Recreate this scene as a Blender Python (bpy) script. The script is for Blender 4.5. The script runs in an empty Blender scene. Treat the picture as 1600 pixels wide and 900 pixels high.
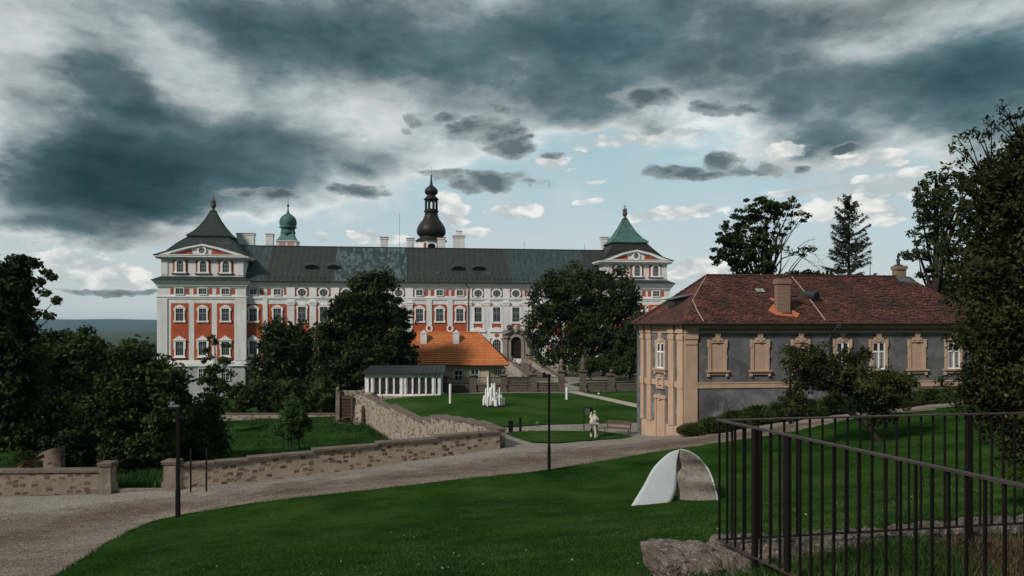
import bpy, math, random
import numpy as np
from mathutils import Vector, Matrix
from mathutils.geometry import delaunay_2d_cdt

R = math.radians
rng = np.random.default_rng(7)
random.seed(7)
F = 1150.0          # focal length in photo pixels (1600 wide)
HY = 505.0          # horizon row; world z = 0 is eye level
scene = bpy.context.scene
COL = scene.collection

# ------------------------------------------------------------------ camera
cam_d = bpy.data.cameras.new('camera')
cam = bpy.data.objects.new('camera', cam_d)
COL.objects.link(cam)
cam.location = (0, 0, 0)
cam.rotation_euler = (R(90), 0, 0)
cam_d.sensor_width = 36
cam_d.lens = 36 * F / 1600
cam_d.shift_y = (HY - 450) / 1600
cam_d.clip_start = 0.1
cam_d.clip_end = 30000
scene.camera = cam

# ------------------------------------------------------------------ world
SUN_AZ, SUN_EL = R(-134), R(37)      # azimuth from +Y towards +X
world = bpy.data.worlds.new('World')
scene.world = world
world.use_nodes = True
SKY_STRENGTH = 0.1


def build_world():
    nt = world.node_tree
    N, L = nt.nodes, nt.links
    N.clear()

    def node(t, **k):
        n = N.new(t)
        for a, b in k.items():
            setattr(n, a, b)
        return n

    def setin(n, i, v):
        if isinstance(v, (int, float, tuple)):
            n.inputs[i].default_value = v
        else:
            L.new(v, n.inputs[i])

    def m(op, a, b=None, c=None, clamp=False):
        n = node('ShaderNodeMath', operation=op, use_clamp=clamp)
        for i, v in enumerate((a, b, c)):
            if v is not None:
                setin(n, i, v)
        return n.outputs[0]

    def vm(op, a, b=None):
        n = node('ShaderNodeVectorMath', operation=op)
        setin(n, 0, a)
        if b is not None:
            setin(n, 1, b)
        return n.outputs['Value'] if op in ('DOT_PRODUCT', 'LENGTH') else n.outputs[0]

    out = node('ShaderNodeOutputWorld')
    bg = node('ShaderNodeBackground')
    bg.inputs[1].default_value = SKY_STRENGTH
    L.new(bg.outputs[0], out.inputs[0])
    sky = node('ShaderNodeTexSky', sky_type='NISHITA')
    sky.sun_disc = False
    sky.sun_elevation = SUN_EL
    sky.sun_rotation = SUN_AZ
    sky.air_density = 1.0
    sky.dust_density = 2.0
    tc = node('ShaderNodeTexCoord')
    D = vm('NORMALIZE', tc.outputs['Generated'])
    sp = node('ShaderNodeSeparateXYZ')
    L.new(D, sp.inputs[0])
    az = m('ARCTAN2', sp.outputs[0], sp.outputs[1])
    el = m('ARCSINE', sp.outputs[2])
    # cloud noise lives on the sky sphere, flattened towards the horizon
    cd = vm('MULTIPLY', D, (1.0, 1.0, 2.1))
    def noise(scale, detail, rough, w=0.0, lac=2.1, col=False, vec=None, dist=0.0):
        n = node('ShaderNodeTexNoise', noise_dimensions='4D')
        L.new(vec if vec is not None else cd, n.inputs['Vector'])
        n.inputs['W'].default_value = w
        n.inputs['Scale'].default_value = scale
        n.inputs['Detail'].default_value = detail
        n.inputs['Roughness'].default_value = rough
        n.inputs['Lacunarity'].default_value = lac
        n.inputs['Distortion'].default_value = dist
        return n.outputs['Color' if col else 'Fac']
    warp = vm('SUBTRACT', noise(4.5, 5, 0.55, 3.1, col=True), (0.5, 0.5, 0.5))
    warp = vm('MULTIPLY', warp, (0.26, 0.15, 0.0))
    cmb = node('ShaderNodeCombineXYZ')
    L.new(az, cmb.inputs[0]); L.new(el, cmb.inputs[1])
    P = vm('ADD', cmb.outputs[0], warp)
    warp2 = vm('MULTIPLY', vm('SUBTRACT', noise(11, 5, 0.6, 8.7, col=True), (0.5, 0.5, 0.5)), (0.05, 0.035, 0.0))
    Ps = vm('ADD', cmb.outputs[0], warp2)

    def blob(px, py, rx, ry, amp, sharp=1.0, small=False):
        kx = (px - 800) / F; kz = (HY - py) / F
        a0 = math.atan(kx); e0 = math.atan(kz / math.sqrt(1 + kx * kx))
        ra = rx / F * math.cos(a0) ** 2; re = ry / F * math.cos(a0)
        d = vm('MULTIPLY', vm('SUBTRACT', Ps if small else P, (a0, e0, 0.0)), (1 / ra, 1 / re, 0.0))
        q = vm('DOT_PRODUCT', d, d)
        if sharp != 1.0:
            q = m('POWER', q, sharp)
        return m('MULTIPLY', m('POWER', 2.7183, m('MULTIPLY', q, -1.0)), amp)

    blobs = BLOBS
    acc = None
    for b in blobs:
        o = blob(*b)
        acc = o if acc is None else m('ADD', acc, o)
    n1 = m('MULTIPLY', m('SUBTRACT', noise(3.0, 9, 0.56, 1.3, dist=0.3), 0.5), 0.62)
    n2 = m('MULTIPLY', m('SUBTRACT', noise(9.0, 9, 0.62, 5.3), 0.5), 0.36)
    def puff(scale, w, vec):
        v = node('ShaderNodeTexVoronoi', feature='F1')
        L.new(vec, v.inputs['Vector']); v.inputs['Scale'].default_value = scale
        return m('MULTIPLY', m('SUBTRACT', 0.46, v.outputs['Distance']), w)
    wv = vm('ADD', cd, vm('MULTIPLY', vm('SUBTRACT', noise(7, 6, 0.6, 2.2, col=True), (0.5, 0.5, 0.5)), (0.16, 0.16, 0.16)))
    bil = m('ADD', m('ADD', puff(6.5, 0.15, wv), puff(14, 0.11, wv)), puff(32, 0.06, wv))
    n1 = m('ADD', n1, bil)
    # unseen darker cloud overhead and behind the viewer, added to lower ambient light
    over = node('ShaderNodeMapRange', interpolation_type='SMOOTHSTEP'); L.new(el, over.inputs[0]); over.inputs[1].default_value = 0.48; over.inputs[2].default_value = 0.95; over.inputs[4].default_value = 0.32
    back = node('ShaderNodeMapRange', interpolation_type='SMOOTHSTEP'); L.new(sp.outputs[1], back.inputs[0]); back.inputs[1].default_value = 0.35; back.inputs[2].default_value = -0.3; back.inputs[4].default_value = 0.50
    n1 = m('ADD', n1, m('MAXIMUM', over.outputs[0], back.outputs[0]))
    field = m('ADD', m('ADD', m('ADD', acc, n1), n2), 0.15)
    ramp = node('ShaderNodeValToRGB')
    L.new(field, ramp.inputs[0])
    cr = ramp.color_ramp
    pts = [(0.0, (.46, .56, .58)), (0.28, (.50, .57, .58)), (0.36, (.56, .60, .595)), (0.44, (.43, .485, .495)), (0.54, (.26, .32, .335)),
           (0.66, (.108, .165, .186)), (0.82, (.048, .094, .113)), (1.0, (.026, .062, .079))]
    while len(cr.elements) < len(pts):
        cr.elements.new(0.5)
    for e, (p, c) in zip(cr.elements, pts):
        e.position = p; e.color = (*c, 1)
    cov = node('ShaderNodeMapRange', interpolation_type='SMOOTHSTEP')
    L.new(field, cov.inputs[0]); cov.inputs[1].default_value = 0.16; cov.inputs[2].default_value = 0.36
    # cloud brightness drifts slowly; a bluer cast in the dark parts to the right
    lit = m('ADD', m('MULTIPLY', m('SUBTRACT', noise(3.4, 5, 0.6, 12.5), 0.5), 2.2), 1.02)
    lit = m('MAXIMUM', m('MINIMUM', lit, 1.42), 0.72)
    lv = node('ShaderNodeCombineXYZ')
    for q in range(3): L.new(m('MULTIPLY', lit, 10.0), lv.inputs[q])
    cc = vm('MULTIPLY', ramp.outputs[0], lv.outputs[0])
    # clear patches: thin veil over the Nishita blue
    veil = node('ShaderNodeMix', data_type='RGBA')
    veil.inputs[0].default_value = 0.8
    L.new(sky.outputs[0], veil.inputs[6])
    hz = node('ShaderNodeMapRange', interpolation_type='SMOOTHSTEP'); L.new(m('ADD', el, m('MULTIPLY', m('SUBTRACT', noise(5, 5, .6, 9.9), .5), .25)), hz.inputs[0]); hz.inputs[1].default_value = 0.26; hz.inputs[2].default_value = 0.0
    hc = node('ShaderNodeMix', data_type='RGBA'); L.new(hz.outputs[0], hc.inputs[0]); hc.inputs[6].default_value = (4.0, 5.7, 6.15, 1); hc.inputs[7].default_value = (5.6, 6.3, 6.45, 1)
    L.new(hc.outputs[2], veil.inputs[7])
    mix = node('ShaderNodeMix', data_type='RGBA')
    L.new(cov.outputs[0], mix.inputs[0]); L.new(veil.outputs[2], mix.inputs[6]); L.new(cc, mix.inputs[7])
    # separate small clouds: lumpy bright cumulus, then dark scud in front
    wv2 = vm('ADD', cd, vm('MULTIPLY', vm('SUBTRACT', noise(16, 6, 0.62, 4.4, col=True), (0.5, 0.5, 0.5)), (0.07, 0.07, 0.07)))
    lump = m('ADD', puff(20, 0.75, wv2), m('ADD', puff(46, 0.42, wv2), m('MULTIPLY', m('SUBTRACT', noise(24, 8, .65, 6.6), .5), .9)))
    def layer(blist, lo, hi, base):
        a_ = None
        for (px, py, rx, ry) in blist:
            o = blob(px, py, rx * 1.25, ry * 1.35, 1.0, 1.0, True)
            a_ = o if a_ is None else m('MAXIMUM', a_, o)
        f = m('ADD', a_, m('MULTIPLY', lump, base))
        c_ = node('ShaderNodeMapRange', interpolation_type='SMOOTHSTEP'); L.new(f, c_.inputs[0]); c_.inputs[1].default_value = lo; c_.inputs[2].default_value = hi
        return f, c_.outputs[0]
    fw, cw_ = layer(WHITE_PUFFS, 0.42, 0.60, 0.75)
    rw = node('ShaderNodeValToRGB'); L.new(m('ADD', m('MULTIPLY', lump, 1.3), 0.5), rw.inputs[0])
    rw.color_ramp.elements[0].position = 0.25; rw.color_ramp.elements[0].color = (4.6, 5.1, 5.2, 1)
    rw.color_ramp.elements[1].position = 0.75; rw.color_ramp.elements[1].color = (8.4, 8.3, 7.9, 1)
    mw = node('ShaderNodeMix', data_type='RGBA'); L.new(m('MULTIPLY', cw_, 0.9), mw.inputs[0]); L.new(mix.outputs[2], mw.inputs[6]); L.new(rw.outputs[0], mw.inputs[7])
    fd, cd_ = layer(DARK_SCUDS, 0.38, 0.62, 0.62)
    rd = node('ShaderNodeValToRGB'); L.new(m('ADD', fd, m('MULTIPLY', lump, 0.8)), rd.inputs[0])
    rd.color_ramp.elements[0].position = 0.35; rd.color_ramp.elements[0].color = (3.0, 3.5, 3.6, 1)
    rd.color_ramp.elements[1].position = 1.15; rd.color_ramp.elements[1].color = (0.75, 1.15, 1.3, 1)
    md = node('ShaderNodeMix', data_type='RGBA'); L.new(m('MULTIPLY', cd_, 0.92), md.inputs[0]); L.new(mw.outputs[2], md.inputs[6]); L.new(rd.outputs[0], md.inputs[7])
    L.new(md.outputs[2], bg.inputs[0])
    world.cycles.sampling_method = 'MANUAL'
    world.cycles.sample_map_resolution = 512


BLOBS = [
    (800, -40, 1700, 240, 0.33), (500, 70, 150, 60, .20), (880, 60, 330, 75, .34), (950, 150, 160, 45, .26), (250, 5, 400, 40, .18), (1350, 10, 400, 35, .15),
    (1350, 160, 230, 80, .40, 1.5), (1570, 170, 170, 120, .38, 1.5), (1150, 110, 120, 40, .12), (1300, 230, 70, 25, .18),
    (145, 130, 65, 62, .34, 1.5), (190, 225, 150, 66, .42, 1.5), (420, 240, 125, 50, .36, 1.5), (80, 310, 190, 60, .48, 1.5), (250, 285, 260, 42, .34, 1.5),
    (120, 362, 200, 26, .28, 1.5), (420, 310, 150, 24, .16), (570, 275, 90, 26, .22), (10, 215, 50, 60, .12), (400, 150, 260, 60, .10),
    
    (1340, 300, 110, 34, .16, 1.5), 
    (640, 250, 150, 60, .16), (940, 205, 130, 30, .20, 1.5), (560, 330, 160, 30, .12), (30, 130, 70, 70, .16), (420, 170, 160, 40, .08), (1330, 245, 90, 20, .10, 1.5),
    (1130, 425, 100, 20, .14, 1.4), (1090, 215, 120, 22, -.10), (1000, 300, 300, 60, -.10), (250, 450, 400, 60, -.08), (640, 390, 300, 30, -.10),
]
DARK_SCUDS = [(765, 200, 60, 26), (790, 232, 45, 16), (720, 210, 30, 14), (700, 182, 26, 8), (760, 282, 75, 14), (700, 272, 40, 10), (1060, 268, 52, 10), (1130, 254, 34, 14), (1100, 272, 70, 7), (1205, 264, 32, 10), (1252, 262, 12, 7),
              (640, 188, 16, 14), (632, 208, 12, 8), (1010, 150, 60, 12), (1120, 165, 50, 10), (1320, 232, 20, 5), (860, 240, 20, 6), (560, 300, 60, 10), (420, 305, 80, 9), (150, 456, 90, 5)]
WHITE_PUFFS = [(812, 329, 42, 9), (1060, 332, 75, 11), (1000, 336, 30, 6), (1340, 330, 90, 22), (1240, 300, 40, 8), (1400, 290, 60, 20), (135, 412, 70, 17), (160, 434, 85, 18), (85, 404, 40, 8), (210, 445, 40, 8), (505, 374, 14, 9), (580, 370, 28, 8), (620, 374, 20, 6), (735, 365, 26, 7),
               (700, 330, 26, 26), (922, 284, 20, 3), (920, 314, 22, 4), (562, 212, 14, 12), (1060, 208, 60, 8), (960, 222, 70, 12), (860, 250, 22, 14), (1230, 232, 30, 12), (1090, 418, 45, 16), (1040, 440, 50, 10), (1370, 250, 50, 12)]
build_world()

sun_d = bpy.data.lights.new('sun', 'SUN')
sun_d.energy = 3.3
sun_d.angle = R(8)
sun_d.color = (1.0, 0.93, 0.85)
sun = bpy.data.objects.new('sun', sun_d)
COL.objects.link(sun)
sd = Vector((math.sin(SUN_AZ) * math.cos(SUN_EL), math.cos(SUN_AZ) * math.cos(SUN_EL), math.sin(SUN_EL)))
sun.rotation_euler = sd.to_track_quat('Z', 'Y').to_euler()

scene.view_settings.view_transform = 'Standard'
scene.view_settings.look = 'None'
scene.view_settings.exposure = 0.1
scene.view_settings.gamma = 1.0
scene.cycles.use_denoising = True
scene.cycles.max_bounces = 5
scene.cycles.diffuse_bounces = 3
scene.cycles.volume_bounces = 0


# ------------------------------------------------------------------ materials
class MatB:
    def __init__(s, name, rough=0.8, metal=0.0, spec=0.3):
        s.m = bpy.data.materials.new(name); s.m.use_nodes = True
        s.N = s.m.node_tree.nodes; s.L = s.m.node_tree.links
        s.b = s.N['Principled BSDF']
        s.b.inputs['Roughness'].default_value = rough
        s.b.inputs['Metallic'].default_value = metal
        s.b.inputs['Specular IOR Level'].default_value = spec
        s.tc = s.N.new('ShaderNodeTexCoord')

    def coord(s, kind='Object', scale=(1, 1, 1), rot=(0, 0, 0)):
        mp = s.N.new('ShaderNodeMapping')
        mp.inputs['Scale'].default_value = scale
        mp.inputs['Rotation'].default_value = rot
        if kind == 'World':
            g = s.N.new('ShaderNodeNewGeometry'); s.L.new(g.outputs['Position'], mp.inputs[0])
        else:
            s.L.new(s.tc.outputs[kind], mp.inputs[0])
        return mp.outputs[0]

    def noise(s, vec, scale, detail=4, rough=0.55, dist=0.0, out='Fac'):
        n = s.N.new('ShaderNodeTexNoise'); s.L.new(vec, n.inputs['Vector'])
        n.inputs['Scale'].default_value = scale; n.inputs['Detail'].default_value = detail
        n.inputs['Roughness'].default_value = rough; n.inputs['Distortion'].default_value = dist
        return n.outputs[out]

    def voro(s, vec, scale, feature='F1', rnd=1.0):
        n = s.N.new('ShaderNodeTexVoronoi'); n.feature = feature
        s.L.new(vec, n.inputs['Vector']); n.inputs['Scale'].default_value = scale
        n.inputs['Randomness'].default_value = rnd
        return n

    def ramp(s, fac, stops, interp='LINEAR'):
        n = s.N.new('ShaderNodeValToRGB'); s.L.new(fac, n.inputs[0])
        cr = n.color_ramp; cr.interpolation = interp
        while len(cr.elements) < len(stops):
            cr.elements.new(0.5)
        for e, (p, c) in zip(cr.elements, stops):
            e.position = p
            e.color = (*c, 1) if isinstance(c, tuple) else (c, c, c, 1)
        return n.outputs[0]

    def math(s, op, a, b=0.0, c=0.0, clamp=False):
        n = s.N.new('ShaderNodeMath'); n.operation = op; n.use_clamp = clamp
        for i, v in enumerate((a, b, c)):
            if isinstance(v, (int, float)):
                n.inputs[i].default_value = v
            else:
                s.L.new(v, n.inputs[i])
        return n.outputs[0]

    def mix(s, fac, a, b, blend='MIX'):
        n = s.N.new('ShaderNodeMix'); n.data_type = 'RGBA'; n.blend_type = blend
        for i, v in ((0, fac), (6, a), (7, b)):
            if isinstance(v, (int, float)):
                n.inputs[i].default_value = v
            elif isinstance(v, tuple):
                n.inputs[i].default_value = (*v, 1)
            else:
                s.L.new(v, n.inputs[i])
        return n.outputs[2]

    def color(s, c):
        if isinstance(c, tuple):
            s.b.inputs['Base Color'].default_value = (*c, 1)
        else:
            s.L.new(c, s.b.inputs['Base Color'])

    def rough(s, v):
        s.L.new(v, s.b.inputs['Roughness'])

    def bump(s, h, strength=0.4, dist=0.02):
        n = s.N.new('ShaderNodeBump'); n.inputs['Strength'].default_value = strength
        n.inputs['Distance'].default_value = dist
        s.L.new(h, n.inputs['Height']); s.L.new(n.outputs[0], s.b.inputs['Normal'])

    def sep(s, vec, i):
        n = s.N.new('ShaderNodeSeparateXYZ'); s.L.new(vec, n.inputs[0]); return n.outputs[i]


def plain(name, c, c2=None, scale=3.0, rough=0.8, metal=0.0, bump=0.0, bscale=20, spec=0.12, detail=5, streak=None):
    b = MatB(name, rough, metal, spec)
    v = b.coord('World')
    c2 = c2 or tuple(x * 0.8 for x in c)
    f = b.ramp(b.noise(v, scale, detail, 0.6), [(0.3, c), (0.7, c2)])
    if streak:
        st = b.noise(b.coord('World', (1.2, 1.2, 0.12)), streak[0], 4, 0.6)
        f = b.mix(b.ramp(st, [(0.48, 0.0), (0.75, streak[1])]), f, streak[2])
    b.color(f)
    if bump:
        b.bump(b.noise(v, bscale, 5, 0.6), bump, 0.03)
    return b.m


M = {}
M['white_plaster'] = plain('white_plaster', (.72, .72, .715), (.56, .56, .555), 0.35, 0.9, bump=0.2, bscale=3, streak=(1.3, 0.7, (.42, .41, .385)))
M['white_trim'] = plain('white_trim', (.78, .775, .765), (.66, .655, .65), 0.8, 0.85)
M['old_plaster'] = plain('old_plaster', (.42, .43, .42), (.30, .30, .29), 0.25, 0.95, bump=0.3, bscale=2, streak=(1.0, 0.7, (.2, .2, .19)))
M['red_plaster'] = plain('red_plaster', (.42, .095, .040), (.35, .078, .035), 0.6, 0.9, streak=(1.6, 0.75, (.26, .075, .045)))
M['muntin'] = plain('muntin_paint', (.55, .57, .56), None, 2, 0.6)
M['grey_muntin'] = plain('grey_green_muntin', (.30, .34, .33), None, 2, 0.6)
M['cream'] = plain('cream_plaster', (.46, .39, .28), (.38, .32, .23), 0.7, 0.9, streak=(1.4, 0.4, (.3, .25, .18)))
M['ochre'] = plain('apricot_plaster', (.47, .33, .24), (.38, .26, .185), 1.4, 0.9, bump=0.15, bscale=14, streak=(2.2, 0.55, (.30, .19, .12)))
M['blind_panel'] = plain('blind_panel_plaster', (.43, .30, .22), (.36, .245, .18), 1.4, 0.9)
M['iron'] = plain('dark_iron', (.0075, .0055, .0055), (.012, .009, .0085), 6, 0.6, 0.0, bump=0.1, bscale=60)
M['iron_top'] = plain('worn_rail_iron', (.06, .045, .043), (.04, .03, .029), 8, 0.5, 0.1, bump=0.1, bscale=60)
M['black'] = plain('black_paint', (.006, .006, .0065), None, 3, 0.8)
M['zinc'] = plain('zinc_sheet', (.16, .18, .19), (.10, .115, .12), 2, 0.45, 0.4)
M['dark_zinc'] = plain('dark_zinc', (.040, .044, .048), (.028, .032, .034), 2, 0.65, 0.1)
M['gutter'] = plain('brown_gutter', (.04, .032, .03), None, 2, 0.5, 0.3)
M['pipe'] = plain('grey_drain_pipe', (.14, .135, .13), None, 2, 0.5, 0.3)
M['copper_green'] = plain('verdigris_copper', (.085, .185, .16), (.045, .10, .09), 0.9, 0.65, 0.1, streak=(2.5, 0.8, (.035, .06, .055)))
M['copper_pale'] = plain('pale_verdigris', (.12, .22, .20), (.08, .15, .135), 0.8, 0.65, 0.1, streak=(2.5, 0.7, (.05, .08, .075)))
M['copper_brown'] = plain('brown_copper', (.032, .027, .025), (.022, .021, .021), 1.2, 0.5, 0.3, streak=(2.5, 0.6, (.05, .05, .046)))
M['copper_mixed'] = plain('brown_green_copper', (.026, .025, .024), (.04, .065, .06), 1.6, 0.6, 0.1, detail=8, streak=(3.5, 0.8, (.025, .022, .02)))
M['copper_dark'] = plain('dark_green_copper', (.024, .032, .029), (.036, .050, .046), 1.3, 0.6, 0.1, streak=(3, .6, (.02, .02, .019)))
M['pale_orange'] = plain('faded_salmon_plaster', (.50, .27, .20), (.44, .24, .18), 1, .9)
M['gold'] = plain('gilded_metal', (.5, .35, .12), None, 2, 0.35, 0.9)
M['sandstone'] = plain('sandstone', (.24, .20, .155), (.13, .105, .085), 1.6, 0.95, bump=0.4, bscale=9, streak=(2.5, 0.7, (.07, .06, .05)))
M['dark_stone'] = plain('weathered_stone', (.13, .108, .088), (.065, .055, .047), 1.5, 0.95, bump=0.4, bscale=9)
M['cap_stone'] = plain('cap_stone', (.155, .125, .10), (.085, .07, .058), 2.5, 0.95, bump=0.6, bscale=12)
M['portal_stone'] = plain('portal_stone', (.33, .285, .25), (.22, .185, .16), 0.8, 0.95, bump=0.3, bscale=5)
M['dark_wood'] = plain('dark_wood', (.018, .014, .013), (.028, .022, .02), 2, 0.7)
M['bark'] = plain('bark', (.042, .033, .027), (.022, .018, .015), 5, 0.95, bump=0.8, bscale=14)
M['wood'] = plain('bench_wood', (.11, .075, .055), (.075, .05, .038), 4, 0.8)
M['pale_wood'] = plain('weathered_white_wood', (.52, .49, .43), (.30, .26, .215), 5, 0.9, bump=0.3, bscale=20)
M['sculpt_white'] = plain('white_painted_columns', (.80, .80, .79), (.66, .66, .65), 2, 0.8, streak=(3, .35, (.32, .30, .28)))
M['steel_white'] = plain('pale_grey_painted_steel', (.44, .47, .49), (.38, .41, .43), 1.5, 0.8, streak=(2, .3, (.36, .38, .39)))
M['red_cap'] = plain('red_chimney_cap', (.32, .10, .06), None, 3, 0.9)
M['orange_tile_piece'] = plain('bare_orange_tile', (.44, .13, .06), (.34, .10, .05), 6, 0.9)
M['mortar'] = plain('pale_mortar', (.36, .28, .235), (.24, .17, .14), 6, 0.95)
M['clock'] = plain('clock_face', (.15, .13, .1), None, 3, 0.6)
M['skin'] = plain('skin', (.42, .26, .19), None, 3, 0.6)


def mk_glass(name, c, rough=0.12):
    b = MatB(name, rough, 0, 0.25)
    b.color(b.ramp(b.noise(b.coord('World'), 0.9, 2), [(0.35, c), (0.65, tuple(x * 1.8 for x in c))]))
    b.bump(b.noise(b.coord('World'), 1.5, 2), 0.05, 0.02)
    return b.m


M['glass'] = mk_glass('window_glass', (.018, .022, .026))
M['pavilion_glass'] = mk_glass('tinted_glass', (.018, .018, .02), 0.5)
M['curtain'] = plain('curtain', (.30, .30, .28), (.2, .2, .19), 3, 0.9)


def mk_rubble(name, plaster, stone, stone2, sc=1.0, amount=0.5, cover=0.0):
    """rubble wall: dark stones showing through worn lime plaster"""
    b = MatB(name, 0.95)
    uv = b.coord('UV', (1, 1, 1))
    w = b.noise(uv, 2.2 * sc, 3, 0.6, out='Color')
    uvw = b.mix(0.17, uv, b.mix(0.3, w, b.noise(uv, 9 * sc, 3, 0.6, out='Color')))
    sc2 = b.N.new('ShaderNodeMapping'); b.L.new(uvw, sc2.inputs[0]); sc2.inputs['Scale'].default_value = (3.0 * sc, 5.6 * sc, 1)
    v = b.voro(sc2.outputs[0], 1.0); v.distance = 'CHEBYCHEV'
    cellr = b.sep(v.outputs['Color'], 0)
    cellg = b.sep(v.outputs['Color'], 1)
    big = b.noise(uv, 0.55 * sc, 3, 0.6)
    thr = b.math('ADD', b.math('MULTIPLY', big, 1.4), cellr)     # 0..2.4
    show = b.ramp(b.math('SUBTRACT', thr, 1.7 - amount), [(0.0, 0.0), (0.12, 1.0)])
    core = b.ramp(v.outputs['Distance'], [(0.32, 1.0), (0.43, 0.0)])
    mask = b.math('MULTIPLY', show, core)
    st = b.mix(cellg, stone, stone2)
    pl = b.ramp(b.noise(uv, 1.7 * sc, 6, 0.65), [(0.3, plaster), (0.72, tuple(x * 0.62 for x in plaster))])
    pl = b.mix(b.ramp(b.noise(uv, 14 * sc, 3), [(0.45, 0.0), (0.7, 0.35)]), pl, tuple(x * 0.5 for x in plaster))
    b.color(b.mix(mask, pl, st))
    h = b.math('ADD', b.math('MULTIPLY', mask, -0.6), b.math('MULTIPLY', b.noise(uv, 9 * sc, 5, 0.7), 0.8))
    b.bump(h, 0.7, 0.05)
    return b.m


M['rubble'] = mk_rubble('rubble_plaster_wall', (.46, .37, .28), (.10, .068, .05), (.26, .17, .11), 1.15, 0.62)
M['rubble_left'] = mk_rubble('dark_rubble_wall', (.27, .21, .16), (.085, .058, .042), (.13, .09, .065), 1.1, 0.55)
M['rubble_retaining'] = mk_rubble('retaining_wall_stone', (.36, .30, .245), (.11, .085, .068), (.22, .175, .14), 0.9, 0.85)
M['rubble_dark'] = mk_rubble('dark_fence_masonry', (.13, .11, .09), (.05, .042, .036), (.085, .07, .058), 1.3, 0.8)
M['rubble_ramp'] = mk_rubble('ramp_masonry', (.42, .37, .31), (.16, .13, .11), (.25, .2, .17), 0.8, 0.7)


def mk_brick(name, c1, c2, mortar, sx, sy, bias=0.0, msize=0.02, offs=0.5, rough=0.95, grime=None, bump=0.6, moss=None, freq=2):
    b = MatB(name, rough)
    uv = b.coord('UV')
    t = b.N.new('ShaderNodeTexBrick'); b.L.new(uv, t.inputs['Vector'])
    t.offset = offs; t.offset_frequency = freq
    t.inputs['Color1'].default_value = (*c1, 1); t.inputs['Color2'].default_value = (*c2, 1)
    t.inputs['Mortar'].default_value = (*mortar, 1)
    t.inputs['Scale'].default_value = 1.0
    t.inputs['Mortar Size'].default_value = msize; t.inputs['Mortar Smooth'].default_value = 0.2
    t.inputs['Bias'].default_value = bias
    t.inputs['Brick Width'].default_value = sx; t.inputs['Row Height'].default_value = sy
    c = t.outputs['Color']
    if grime:
        c = b.mix(b.ramp(b.noise(uv, grime[0], 7, 0.75), [(0.44, 0.0), (0.6, grime[2])]), c, grime[1])
    if moss:
        c = b.mix(b.ramp(b.noise(uv, moss[0], 5, 0.75), [(moss[2], 0.0), (moss[2] + 0.05, 0.8)]), c, moss[1])
    b.color(c)
    h = b.math('ADD', t.outputs['Fac'], b.math('MULTIPLY', b.noise(uv, 4.0, 4), -0.6))
    b.bump(h, -bump, 0.03)
    return b.m


M['brick'] = mk_brick('chimney_brick', (.20, .095, .06), (.11, .06, .042), (.32, .26, .20), 0.26, 0.085, 0, 0.012)
M['old_tiles'] = mk_brick('old_red_brown_tiles', (.160, .050, .031), (.078, .028, .020), (.015, .009, .008), 0.26, 0.24, 0, 0.03, 0.5,
                          grime=(0.7, (.022, .012, .010), 0.9), moss=(4.5, (.28, .17, .13), 0.655), bump=1.6)


def mk_orange_tiles():
    b = MatB('new_orange_tiles', 0.85)
    uv = b.coord('UV')
    t = b.N.new('ShaderNodeTexBrick'); b.L.new(uv, t.inputs['Vector']); t.offset = 0.5
    for k, v in (('Color1', (.55, .19, .065, 1)), ('Color2', (.44, .14, .05, 1)), ('Mortar', (.2, .06, .03, 1)), ('Scale', 1.0), ('Mortar Size', .012),
                 ('Brick Width', .3), ('Row Height', .5)):
        t.inputs[k].default_value = v
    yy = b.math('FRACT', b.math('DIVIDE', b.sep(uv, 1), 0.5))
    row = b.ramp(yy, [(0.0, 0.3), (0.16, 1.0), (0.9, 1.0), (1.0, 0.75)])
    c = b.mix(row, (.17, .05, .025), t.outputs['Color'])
    c = b.mix(b.ramp(b.noise(uv, 0.5, 5, .7), [(.45, 0.0), (.7, .35)]), c, (.33, .11, .05))
    b.color(c)
    b.bump(b.math('SUBTRACT', 1.0, yy), 0.8, 0.05)
    return b.m


M['orange_tiles'] = mk_orange_tiles()


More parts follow.
